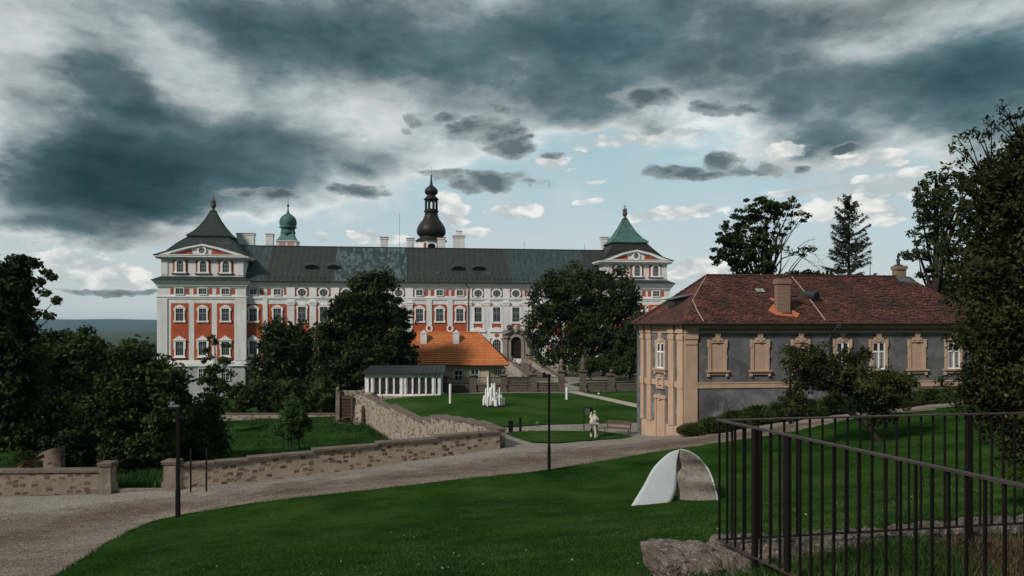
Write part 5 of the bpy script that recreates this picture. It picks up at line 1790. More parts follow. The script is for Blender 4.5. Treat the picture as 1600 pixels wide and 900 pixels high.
    for line in ([(1103, 433), (1093, 450), (1082, 470), (1090, 488), (1099, 503)], [(1237, 433), (1256, 456), (1272, 478), (1289, 501)]):
        pts = [on_roof(*p) + nn * .05 for p in line]
        if line[0][0] == 1103:
            pts = []
            for px, py in line:
                q = on_roof(px, py)
                f = (q.y + e) / (5.1 + e); ulim = -.3 + (rl[0] + .3) * f
                if q.x < ulim:                      # lies on the canted slope: meet that plane
                    A = Vector(eA); Bv = Vector(eB); C = Vector(rl); nrm = (A - Bv).cross(C - Bv)
                    o_ = Matrix.Rotation(-HTH, 4, 'Z') @ Vector((-HO[0], -HO[1], 0))
                    d_ = Matrix.Rotation(-HTH, 4, 'Z') @ Vector(((px - 800) / F, 1, (HY - py) / F))
                    tt = (A - o_).dot(nrm) / d_.dot(nrm); q = o_ + d_ * tt
                pts.append(q + Vector((0, -.03, .05)))
        MB().tube(pts, .035, 5).build('mortar_line', M['mortar'], roof)
    # gutter and pipes
    g = MB().tube([(eB[0] - .05, eB[1] + .1, -.04), (eA[0] - .03, eA[1] - .05, -.04), (eR[0], eR[1] - .06, -.04)], .075, 8)
    g.build('gutter', M['gutter'], root)
    x = eB[0]; y = eB[1]
    MB().tube([(x, y + .05, -.1), (x + .05, y + .1, -.35), (x + .42, y + .25, -.75), (x + .47, y + .25, -1.0), (x + .47, y + .25, -7.6)], .055, 8).build('drainpipe', M['pipe'], root)
    u = bu(1294.5)
    dp_ = MB().tube([(u + .28, -e - .06, -.05), (u + .26, -e, -.3), (u, -.18, -.62), (u, -.16, -.9), (u, -.16, -6.6)], .055, 8)
    dp_.box(u + .14, u + .42, -e - .16, -e + .04, -.30, -.02)
    dp_.build('drainpipe', M['dark_zinc'], root)
    # brick chimney in the front slope
    p = on_roof(1225, 489)
    cw = 20.5 / F * bd(p.x, p.y) / 2; zt = bz(435.5, p.x, p.y)
    mb = MB().box(p.x - cw, p.x + cw, p.y, p.y + .45, p.z - .4, zt - .32)
    mb.box(p.x - cw - .06, p.x + cw + .06, p.y - .06, p.y + .51, zt - .32, zt - .08); mb.box(p.x - cw - .02, p.x + cw + .02, p.y - .02, p.y + .47, zt - .08, zt)
    ch = mb.build('chimney', M['brick'], roof)
    mb = MB()
    for (x0, x1, y0, y1) in ((-.62, -.42, -.1, .12), (-.9, -.42, -.42, -.14)):
        pass
    # patch of new tiles round the chimney foot
    def patch(pts):
        q = [on_roof(*a) + nn * .022 for a in pts]; q2 = [a + nn * .03 for a in q]
        n = len(q); mb._add(q + q2, [tuple(range(n, 2 * n))] + [(i, (i + 1) % n, (i + 1) % n + n, i + n) for i in range(n)])
    patch([(1200, 486), (1213, 493), (1240, 496), (1240, 492.5), (1222, 491), (1211, 479), (1208, 476)])
    patch([(1237, 485), (1249, 491), (1246, 497), (1238, 495.5)])
    patch([(1203, 466), (1211, 468), (1211, 471.5), (1204, 469.5)])
    mb.build('new_tile_patch', M['orange_tile_piece'], roof)
    # chimney on the ridge with a finial
    u = bu(1403.5, 5.4); cw = 22 / F * bd(u, 5.4) / 2; z1 = bz(416, u, 5.4)
    cw *= .78
    mb = MB().box(u - cw * .85, u + cw * .85, 5.0, 5.6, zr_ - .9, z1 - .25); mb.box(u - cw, u + cw, 4.92, 5.68, z1 - .25, z1)
    ch = mb.build('chimney', M['brick'], roof)
    MB().lathe([(.30, z1), (.30, z1 + .06), (.12, z1 + .14), (.10, z1 + .3), (.16, z1 + .42), (.06, z1 + .55), (.10, z1 + .66), (.02, z1 + .95)], u, 5.4, 10).build('finial', M['dark_zinc'], ch, smooth=True)
    fz = lambda w, o: (zr_ * (w + e) / (5.1 + e) + o) * min(1.0, max(0, (UR + e - u) / (UR + e - rr[0])) if u > rr[0] else 1.0)
    MB().hexa([(u - cw - .1, 4.35, fz(4.35, -.02)), (u + cw + .25, 4.35, fz(4.35, -.02)), (u + cw + .25, 5.02, fz(5.02, -.02)), (u - cw - .1, 5.02, fz(5.02, -.02))],
              [(u - cw - .1, 4.35, fz(4.35, .08)), (u + cw + .25, 4.35, fz(4.35, .08)), (u + cw + .25, 5.02, fz(5.02, .08)), (u - cw - .1, 5.02, fz(5.02, .08))]).build('flashing', M['zinc'], ch)
    # skylight pair, hatch
    def roof_box(px, py, w, l, t, mat, name, tilt=0.0):
        q = on_roof(px, py); a = sl * l; c = Vector((w / 2, 0, 0)); T_ = nn * t
        return MB().hexa([q - c, q + c, q + c + a, q - c + a], [q - c + T_, q + c + T_, q + c + a + T_, q - c + a + T_]).build(name, mat, roof)
    sk = roof_box(1190, 458, .60, .55, .06, M['dark_zinc'], 'skylight')
    q = on_roof(1190, 458)
    for dx in (-.145, .145):
        a = sl * .45; c = Vector((.12, 0, 0)); qq = q + Vector((dx, 0, 0)) + sl * .05 + nn * .062
        MB().hexa([qq - c, qq + c, qq + c + a, qq - c + a], [qq - c + nn * .02, qq + c + nn * .02, qq + c + a + nn * .02, qq - c + a + nn * .02]).build('pane', M['curtain'], sk)
    roof_box(1381, 447, .60, .55, .07, M['old_tiles'], 'roof_hatch')
    # cylindrical tin dormer
    q = on_roof(1275, 470)
    mb = MB().tube([q + Vector((-.15, -.35, .28)), q + Vector((-.38, 1.0, .40))], .26, 14)
    o = mb.build('round_dormer', M['dark_zinc'], roof)
    MB().tube([q + Vector((-.145, -.37, .28)), q + Vector((-.145, -.355, .28))], .19, 14).build('dormer_opening', M['black'], o)
    # tin dormer at the canted end
    A = Vector(eA); Bv = Vector(eB); C = Vector(rl)
    q = Bv.lerp(A, .45).lerp(C, .42); out = Vector((-1, -.27, 0)); al = Vector((.27, -1, 0)).normalized()
    lowr = q + out * .55 - Vector((0, 0, -.12)); 
    mb = MB()
    mb.hexa([lowr - al * .42 - Vector((0, 0, .4)), lowr + al * .42 - Vector((0, 0, .4)), q + al * .42 - out * .6, q - al * .42 - out * .6],
            [lowr - al * .42, lowr + al * .42, q + al * .42 - out * .9 + Vector((0, 0, .45)), q - al * .42 - out * .9 + Vector((0, 0, .45))])
    o = mb.build('tin_dormer', M['dark_zinc'], roof)
    hd = lowr + Vector((0, 0, .05))
    MB().hexa([hd - al * .5 + out * .15, hd + al * .5 + out * .15, q + al * .5 - out * .9 + Vector((0, 0, .48)), q - al * .5 - out * .9 + Vector((0, 0, .48))],
              [hd - al * .5 + out * .15 + Vector((0, 0, .05)), hd + al * .5 + out * .15 + Vector((0, 0, .05)), q + al * .5 - out * .9 + Vector((0, 0, .54)), q - al * .5 - out * .9 + Vector((0, 0, .54))]).build('dormer_roof', M['zinc'], o)
    u = bu(1359.5, 8); tag(MB().tube([(0, 0, -1), (0, 0, bz(385, u, 14))], [.05, .025], 6).build('antenna_mast', M['zinc'], None, loc=tuple(Matrix.Rotation(HTH, 4, 'Z') @ Vector((bu(1359.5, 14), 14, 0)) + Vector((HO[0], HO[1], 0)))),
                           'thin grey mast behind the red roof, right of the conifer', 'mast')


old_house()

# small sandstone post near the house's far end
xy = G(1443, 628); tag(MB().box(-.32, .32, -.32, .32, -.6, .85).box(-.38, .38, -.38, .38, .85, .98).build('stone_post', M['dark_stone'], loc=(xy[0], xy[1] , hu(*xy))), 'short dark stone post at the roadside behind the crooked apple tree', 'post')

# ================================================================== ROADSIDE WALLS
def line_t(px, A, B):
    k = (px - 800) / F
    return (k * A[1] - A[0]) / ((B[0] - A[0]) - k * (B[1] - A[1]))


def wall_run(name, label, A, B, segs, th, mat, depth=3.5, back=1, group=None):
    """segs: (px0, px1, y_top0, y_top1) photo rows of the coping's top edge; the wall is one thing"""
    a = Vector((A[0], A[1])); b_ = Vector((B[0], B[1]))
    nrm = Vector((-(b_ - a).y, (b_ - a).x)).normalized() * back
    root = empty(name, (A[0], A[1], hu(*A))); tag(root, label, 'wall', group)
    T = Matrix.Translation((-A[0], -A[1], -hu(*A)))
    body = MB(T); cap = MB(T)
    for i, sg in enumerate(segs):
        p0, p1, y0, y1 = sg[:4]
        t0, t1 = line_t(p0, A, B), line_t(p1, A, B)
        q0, q1 = a.lerp(b_, t0), a.lerp(b_, t1)
        z0 = (HY - y0) / F * q0.y; z1 = (HY - y1) / F * q1.y
        if len(sg) > 4: z0, z1 = y0, y1
        elif abs(y0 - y1) < .01: z1 = z0 = (z0 + z1) / 2
        n3 = Vector((nrm.x, nrm.y, 0)) * th
        Q0 = Vector((q0.x, q0.y, 0)); Q1 = Vector((q1.x, q1.y, 0))
        zc = .13
        body.hexa([Q0 + Vector((0, 0, z0 - depth)), Q1 + Vector((0, 0, z1 - depth)), Q1 + n3 + Vector((0, 0, z1 - depth)), Q0 + n3 + Vector((0, 0, z0 - depth))],
                  [Q0 + Vector((0, 0, z0 - zc)), Q1 + Vector((0, 0, z1 - zc)), Q1 + n3 + Vector((0, 0, z1 - zc)), Q0 + n3 + Vector((0, 0, z0 - zc))])
        dirv = (Q1 - Q0); L = dirv.length; k = max(1, int(round(L / 1.9))); o = n3.normalized() * .09
        for j in range(k):
            s0 = Q0 + dirv * (j / k) + dirv.normalized() * (.012 if j else -.05); s1 = Q0 + dirv * ((j + 1) / k) - dirv.normalized() * (.012 if j < k - 1 else -.02)
            zz0 = z0 + (z1 - z0) * j / k + random.uniform(-.012, .012); zz1 = z0 + (z1 - z0) * (j + 1) / k + random.uniform(-.012, .012)
            cap.hexa([s0 - o + Vector((0, 0, zz0 - zc)), s1 - o + Vector((0, 0, zz1 - zc)), s1 + n3 + o + Vector((0, 0, zz1 - zc)), s0 + n3 + o + Vector((0, 0, zz0 - zc))],
                     [s0 - o * .8 + Vector((0, 0, zz0 - .02)), s1 - o * .8 + Vector((0, 0, zz1 - .02)), s1 + n3 * .97 + o * .8 + Vector((0, 0, zz1)), s0 + n3 * .97 + o * .8 + Vector((0, 0, zz0))])
    body.build('wall', mat, root); cap.build('coping', M['cap_stone'], root)
    return root


# left piece
wall_run('garden_wall', 'dark plastered rubble wall along the road, left of the gateway pillars', (-62, 34.2), (-19.65, 35.05), [(-420, -160, 739, 739), (-160, 160, 735.5, 733.5)], .5, M['rubble_left'])
wall_run('garden_wall', 'pale stepped rubble wall along the road, right of the gateway and under the meadow', WA0, WA1,
         [(281, 389, 721, 721), (389, 491, 710, 710), (491, 591, 697.7, 697.7), (591, 684, 687.5, 687.5), (684, 781, 677, 677)], .5, M['rubble'])
tB = lambda px: line_t(px, WA1, WB1)
WAp = (WA1[0] + .1, WA1[1] + .15)
wall_run('retaining_wall', 'long retaining wall with stepped coping running back to the white pavilion', WAp, WB1,
         [(776, 741, -6.19, -6.12, 1), (741, 721, -6.24, -6.24, 1), (721, 703, -6.38, -6.36, 1), (703, 686, -6.54, -6.5, 1), (686, 673, -6.76, -6.74, 1), (673, 660, -7.12, -7.10, 1), (660, 608, -7.46, -7.10, 1), (608, 571, -7.38, -7.0, 1)], .55, M['rubble_retaining'], depth=4.2, back=-1)
# return of the retaining wall under the pavilion
p0 = (WB1[0] - .05, WB1[1] - .1)
r_ = empty('buttress_wall', (WB1[0], WB1[1], -10)); tag(r_, 'rough stone buttress and wall end below the white pavilion beside the slatted bin', 'wall')
T = Matrix.Translation((-WB1[0], -WB1[1], 10))
MB(T).hexa([(-15.9, 72.4, -12), (-14.25, 72.0, -12), (-14.4, 78.5, -12), (-16.5, 78.5, -12)], [(-15.35, 72.6, -7.35), (-14.3, 72.2, -7.2), (-14.6, 78.5, -7.3), (-15.6, 78.5, -7.3)]).build('wall', M['rubble_retaining'], r_)
MB(T).hexa([(-15.6, 71.3, -12), (-14.6, 70.9, -12), (-14.3, 72.3, -12), (-15.5, 72.6, -12)], [(-15.2, 72.1, -8.2), (-14.7, 71.9, -8.1), (-14.5, 72.3, -8.0), (-15.2, 72.5, -8.0)]).build('buttress', M['rubble_retaining'], r_)


def gate_pillar(px, w, ytop, ybot, label):
    d = 35.05; x = (px - 800) / F * d; z = (HY - ybot) / F * d; h = (ybot - ytop) / F * d
    root = empty('gate_pillar', (x, d, z)); tag(root, label, 'pillar', 'sandstone gateway pillars')
    hw = w / F * d / 2 * .86
    mb = MB().box(-hw - .06, hw + .06, -hw - .06, hw + .06, -.8, h * .33); mb.box(-hw - .02, hw + .02, -hw - .02, hw + .02, h * .33, h * .37); mb.box(-hw, hw, -hw, hw, h * .37, h - .17)
    mb.build('shaft', M['sandstone'], root)
    mb = MB().box(-hw - .07, hw + .07, -hw - .07, hw + .07, h - .17, h - .06)
    mb.hexa([(-hw - .11, -hw - .11, h - .06), (hw + .11, -hw - .11, h - .06), (hw + .11, hw + .11, h - .06), (-hw - .11, hw + .11, h - .06)], [(-hw - .05, -hw - .05, h + .01), (hw + .05, -hw - .05, h + .01), (hw + .05, hw + .05, h + .01), (-hw - .05, hw + .05, h + .01)])
    mb.build('cap', M['cap_stone'], root)


gate_pillar(168.5, 20, 721.5, 772, 'square sandstone pillar on the left side of the gateway gap')
gate_pillar(269, 22, 718.5, 767, 'square sandstone pillar on the right side of the gateway gap')
o = MB().box(-20.0, -16.2, 35.0, 35.4, -8.6, hu(-18, 35) + .1)
tag(o.build('threshold', M['sandstone']), 'flat pale stone threshold lying in the gateway gap', 'step')

# low garden wall at the far side of the meadow
d = 77.5
def lw(px0, px1, y0, y1, d, lb, h=.75):
    x0 = (px0 - 800) / F * d; x1 = (px1 - 800) / F * d; zt = (HY - y0) / F * d
    root = empty('low_wall', (x0, d, zt - h)); tag(root, lb, 'wall')
    MB().box(0, x1 - x0, 0, .45, -1.5, h - .08).build('wall', M['rubble_retaining'], root); MB().box(-.03, x1 - x0 + .03, -.06, .51, h - .08, h).build('coping', M['cap_stone'], root)
lw(345, 526, 646, 657, 77.5, 'low reddish stone wall on the far side of the meadow')


def slatted_bin():
    d = 73.5
    def X(px): return (px - 800) / F * d
    def Z(py): return (HY - py) / F * d
    root = empty('slatted_door', (X(531), d, Z(655)))
    T = Matrix.Translation((-X(531), -d, -Z(655)))
    tag(root, 'dark slatted wooden door set in the garden wall corner below the white pavilion', 'door')
    mb = MB(T)
    for k in range(15):
        z = Z(655) + .12 + k * .145
        mb.box(X(532), X(548), d, d + .06, z, z + .075)
    mb.build('slats', M['wood'], root)
    MB(T).box(X(531.5), X(548.5), d + .08, d + .14, Z(656), Z(620)).build('back_board', M['black'], root)
    mb = MB(T).box(X(548), X(551), d - .05, d + .12, Z(657), Z(619)); mb.box(X(531.5), X(548.0), d - .05, d + .12, Z(623), Z(621))
    mb.build('frame', M['wood'], root)
    rt = empty('stone_gatepost', (X(528), d, Z(655))); tag(rt, 'slim tall brown gatepost with ball left of the slatted door', 'post')
    MB().box(-.19, .19, -.19, .19, -.3, (655 - 611) / F * d).build('shaft', M['sandstone'], rt)
    MB().lathe([(.05, 2.81), (.16, 2.9), (.17, 3.05), (.08, 3.2), (.02, 3.25)], 0, 0, 10).build('ball', M['sandstone'], rt)
    w = MB().box(X(551), X(564), d + .3, d + .8, Z(660), Z(612)); w.box(X(531), X(566), d + .35, d + .7, Z(619), Z(611))
    tag(w.build('corner_wall', M['rubble_retaining']), 'stone wall corner right beside the slatted door', 'wall')
    rl = MB(); 
    rl.tube([(X(535), d - 2.0, Z(652)), (X(562), d - 2.0, Z(645))], .06, 5)
    for px, y0 in ((529.5, 649), (543, 650), (561, 645)):
        rl.tube([(X(px), d - 2.0, Z(665)), (X(px), d - 2.0, Z(y0 - 1))], .05, 5)
    rl.tube([(X(533), d - 2.0, Z(656)), (X(561), d - 2.0, Z(661))], .08, 5)
    tag(rl.build('garden_rail', M['wood']), 'crooked wooden rail on the meadow in front of the slatted door', 'rail')


slatted_bin()

def ruin():
    d = 40.5
    def X(px): return (px - 800) / F * d
    def Z(py): return (HY - py) / F * d
    root = empty('stone_shed', (X(15), d, Z(742))); tag(root, 'small ruined stone shed with a strip of red tiles, half hidden behind the left wall', 'shed')
    T = Matrix.Translation((-X(15), -d, -Z(742)))
    MB(T).prism([(X(20), Z(760)), (X(60), Z(760)), (X(60), Z(722)), (X(51), Z(720)), (X(20), Z(738))], d, d + .4).build('wall', M['rubble_left'], root)
    MB(T).prism([(X(8), Z(760)), (X(50), Z(760)), (X(50), Z(709)), (X(34), Z(714)), (X(18), Z(720)), (X(8), Z(728))], d + 2.6, d + 3.0).build('back_wall', M['rubble_left'], root)
    MB(T).hexa([(X(16), d - .1, Z(738.5)), (X(51), d - .1, Z(722)), (X(51), d + 1.0, Z(720)), (X(16), d + 1.0, Z(736))], [(X(16), d - .1, Z(737)), (X(51), d - .1, Z(716.5)), (X(51), d + 1.0, Z(714.5)), (X(16), d + 1.0, Z(730.5))]).build('tile_strip', M['red_cap'], root)


ruin()

# two thin iron posts before the pale wall
for px, lb in ((298, 'left one of two thin iron posts standing before the pale wall'), (322.5, 'right one of two thin iron posts standing before the pale wall')):
    d = 34.3; X_ = (px - 800) / F * d
    tag(MB().box(-.035, .035, -.02, .02, -.3, (764 - 700) / F * d).build('iron_post', M['iron'], None, loc=(X_, d, (HY - 764) / F * d)), lb, 'post', 'thin iron posts before the pale wall')

# ================================================================== STREET LAMPS
def lamp(px, ybase, ytop, head, label, d=None):
    if d is None:
        xy = G(px, ybase)
    else: xy = ((px - 800) / F * d, d)
    x, y = xy; z = (HY - ybase) / F * y; h = (ybase - ytop) / F * y
    root = empty('street_lamp', (x, y, z)); tag(root, label, 'street lamp', 'slim dark street lamps')
    MB().box(-.055, .055, -.05, .05, -.3, h * .985).build('pole', M['black'], root)
    MB().box(-.075, .075, -.07, .07, -.3, h * .26).build('base', M['black'], root)
    hm = MB()
    if head == 'left':
        hm.hexa([(-.34, -.09, h - .07), (.08, -.07, h - .09), (.08, .07, h - .09), (-.34, .09, h - .07)], [(-.30, -.07, h + .02), (.08, -.07, h + .05), (.08, .07, h + .05), (-.30, .07, h + .02)])
        hm.lathe([(.05, h + .03), (.10, h + .06), (.10, h + .10), (.03, h + .13)], -.24, 0, 10)
        mt = M['black']
    else:
        hm.hexa([(-.36, -.10, h - .04), (.05, -.07, h - .04), (.05, .07, h - .04), (-.36, .10, h - .04)], [(-.32, -.08, h + .05), (.05, -.06, h + .03), (.05, .06, h + .03), (-.32, .08, h + .05)])
        hm.lathe([(.06, h + .04), (.10, h + .08), (.08, h + .14), (.02, h + .17)], -.22, 0, 10)
        mt = M['zinc']
    hm.build('lamp_head', mt, root)
    MB().hexa([(-.30, -.06, h - .10), (-.08, -.05, h - .10), (-.08, .05, h - .10), (-.30, .06, h - .10)], [(-.30, -.06, h - .08), (-.08, -.05, h - .08), (-.08, .05, h - .08), (-.30, .06, h - .08)]).build('lamp_glass', M['pavilion_glass'], root)


lamp(858, 737, 586, 'left', 'slim black lamp post at the road edge in the middle, before the court lawn')
lamp(278, 810, 634, 'right', 'slim black lamp post at the road edge near the gateway, before the dark trees')
lamp(1235, 662, 542, 'right', 'slim dark lamp post standing partly inside the crooked apple tree crown')

# ================================================================== ART AND FURNITURE IN THE COURT
def columns():
    x0, d = G(772, 634); z0 = hu(x0, d)
    s = d / F
    root = empty('column_sculpture', (x0, d, z0)); tag(root, 'cluster of many white wooden columns of different heights on the court lawn', 'sculpture')
    cols = [(762.5, 587.3), (756.4, 617), (759, 607), (761.5, 605), (765.5, 604.5), (769, 597.5), (767.5, 604), (771, 601), (773, 596.7), (775.5, 612.8), (778, 608), (780.5, 604.2), (783, 613)]
    rr = random.Random(3)
    for i in range(22):
        cols.append((rr.uniform(755.5, 784), rr.uniform(612, 623)))
    MB().lathe([(.95, -.1), (1.0, .02), (.9, .05)], 0, 0, 18).build('base', M['black'], root)
    for i, (px, yt) in enumerate(cols):
        x = (px - 772) * s; y = rr.uniform(-.5, .5) if i < 13 else rr.uniform(-.75, -.05)
        h = (633 - yt) * s; w = .085
        yb = rr.choice([.03, .03, .12, .3])
        MB().lathe([(w, yb), (w, h - .1), (w * .8, h - .03), (w * .3, h)], x, y, 7, rr.random()).build('column', M['sculpt_white'], root)
    for px, yt, yb, lb in ((786.5, 621.5, 634.7, 'single low white column beside the column cluster'), (703.5, 600.5, 632, 'single tall white column on the lawn right of the pavilion'), (885.5, 606, 626, 'single white column near the urn gate pillar')):
        x, y = G(px, yb - .6); s2 = y / F; h = (yb - yt) * s2
        r2 = empty('white_column', (x, y, hu(x, y))); tag(r2, lb, 'sculpture', 'single white columns on the lawn')
        MB().lathe([(.11, .04), (.11, h - .12), (.08, h - .03), (.02, h)], 0, 0, 12).build('shaft', M['sculpt_white'], r2)
        MB().lathe([(.17, -.05), (.17, .05), (.12, .06)], 0, 0, 12).build('base', M['black'], r2)


columns()


def donkey_statue():
    x, y = G(928.5, 683.5); z = hu(x, y); s = y / F
    root = empty('wooden_figure', (x, y, z)); tag(root, 'pale wooden figure on three log legs with two upright horns, holding a thin rod', 'sculpture')
    def p(px, py, dy=0): return ((px - 928.5) * s, dy, (683.5 - py) * s)
    mb = MB()
    mb.tube([p(923.5, 683), p(924.6, 672), p(924.5, 662)], [.07, .085, .11], 8); mb.tube([p(929.8, 685, -.25), p(930, 672, -.2), p(929, 662, -.1)], [.065, .08, .11], 8); mb.tube([p(934.8, 683, .1), p(933, 673), p(932, 662)], [.06, .075, .10], 8)
    mb.build('leg_logs', M['pale_wood'], root, smooth=True)
    MB().tube([p(921.8, 661), p(928, 660, -.1), p(935, 661)], [.12, .2, .12], 10).build('waist', M['pale_wood'], root, smooth=True)
    mb = MB(); mb.tube([p(923, 662), p(926.5, 657, -.05), p(932, 654, -.05), p(934.5, 656)], [.12, .24, .24, .08], 10)
    mb.tube([p(924, 660), p(923.6, 652), p(924.2, 646.5)], [.13, .12, .08], 8)
    mb.build('body', M['pale_wood'], root, smooth=True)
    mb = MB(); mb.tube([p(924, 652), p(923.4, 647), p(924.6, 643)], [.09, .07, .03], 7); mb.tube([p(928.5, 656, -.05), p(929.5, 648, -.05), p(929.3, 643, -.05), p(928.6, 641, -.05)], [.1, .11, .08, .03], 8)
    mb.build('horn', M['pale_wood'], root, smooth=True)
    mb = MB().tube([p(932.5, 658), p(933.6, 654.5)], [.06, .07], 7); mb.build('paw', M['pale_wood'], root, smooth=True)
    MB().tube([p(930, 648), p(932.5, 636), p(938.3, 618, 1.0)], [.02, .015, .01], 5).build('rod', M['iron'], root)
    MB().lathe([(.01, (683.5 - 618.8) * s), (.06, (683.5 - 618) * s), (.06, (683.5 - 616.9) * s), (.01, (683.5 - 616) * s)], (938.3 - 928.5) * s, 1.0, 8).build('ball', M['sculpt_white'], root)
    MB().lathe([(.1, -.05), (.12, .03), (.09, .05)], (923.5 - 928.5) * s, 0, 8).build('foot', M['black'], root); MB().lathe([(.1, -.05), (.12, .03), (.09, .05)], (934.5 - 928.5) * s, .1, 8).build('foot', M['black'], root)


donkey_statue()


def sign():
    x, y = G(912.5, 672); z = hu(x, y); s = y / F
    root = empty('map_sign', (x, y, z)); tag(root, 'slim black frame sign with pale plan panel behind the wooden figure', 'sign')
    h = (672 - 636.5) * s; w = 13.5 * s
    mb = MB().box(-.03, .03, -.03, .03, -.2, h); mb.box(.03, w, -.03, .03, h - .06, h); mb.build('frame', M['black'], root)
    MB().box(w * .68, w, -.02, .02, h - .42, h - .06).build('dark_panel', M['black'], root)
    p = MB().box(w * .12, w * .68, -.015, .015, h - .45, h - .08).build('plan_panel', M['zinc'], root)
    mb = MB()
    for a, b_, c, e_ in ((.25, .3, .12, .36), (.32, .42, .30, .34), (.36, .44, .14, .18), (.5, .55, .12, .38), (.42, .6, .25, .28)):
        mb.box(w * a, w * b_, -.022, -.016, h - e_ - .03, h - c - .03)
    mb.build('plan_drawing', M['dark_stone'], p)


sign()


def bench():
    x, y = G(965, 679); z = hu(x, y); s = y / F
    root = empty('park_bench', (x, y, z), R(-24)); tag(root, 'park bench with wooden slats and black legs on the gravel beside the house corner', 'bench')
    k = 1.12
    for i in range(3):
        MB().box(-.8 * k, .8 * k, -.27 + i * .17, -.13 + i * .17, .42, .46).build('seat_slat', M['wood'], root)
    for i in range(2):
        a = .62 + i * .14
        MB().hexa([(-.8 * k, .30 + i * .05, a), (.8 * k, .30 + i * .05, a), (.8 * k, .335 + i * .05, a), (-.8 * k, .335 + i * .05, a)], [(-.8 * k, .34 + i * .05, a + .11), (.8 * k, .34 + i * .05, a + .11), (.8 * k, .375 + i * .05, a + .11), (-.8 * k, .375 + i * .05, a + .11)]).build('back_slat', M['wood'], root)
    for sx in (-1, 1):
        mb = MB().tube([(sx * .72 * k, -.28, 0), (sx * .72 * k, -.26, .42), (sx * .72 * k, .26, .42)], .025, 6); mb.tube([(sx * .72 * k, .30, 0), (sx * .72 * k, .26, .42), (sx * .72 * k, .40, .9)], .025, 6)
        mb.build('leg_frame', M['black'], root)


bench()
x, y = G(798, 674.5)
r_ = empty('litter_bin', (x, y, hu(x, y))); tag(r_, 'black box shaped litter bin on the court path near the wall end', 'bin')
s = y / F
MB().box(-3.6 * s, 3.6 * s, -.2, .2, -.05, 15.5 * s).build('body', M['black'], r_); MB().box(-4.3 * s, 4.3 * s, -.24, .24, 15.5 * s, 17 * s).build('lid', M['black'], r_)
x, y = G(813, 674); s = y / F
r_ = empty('bollard', (x, y, hu(x, y))); tag(r_, 'taller narrow black bollard right of the litter bin', 'bollard')
MB().box(-1.9 * s, 1.9 * s, -.09, .09, -.05, 21 * s).build('post', M['black'], r_); MB().box(-2.2 * s, 2.2 * s, -.11, .11, 21 * s, 22 * s).build('cap', M['black'], r_)
for px, py, lb in ((839.5, 665, 'tiny ground spotlight on the court lawn edge'),):
    x, y = G(px, py); o = MB().lathe([(.03, -.05), (.03, .10)], 0, 0, 8); o.lathe([(.05, .10), (.11, .14), (.11, .24), (.05, .28)], 0, 0, 8)
    tag(o.build('ground_light', M['zinc'], loc=(x, y, hu(x, y))), lb, 'light')


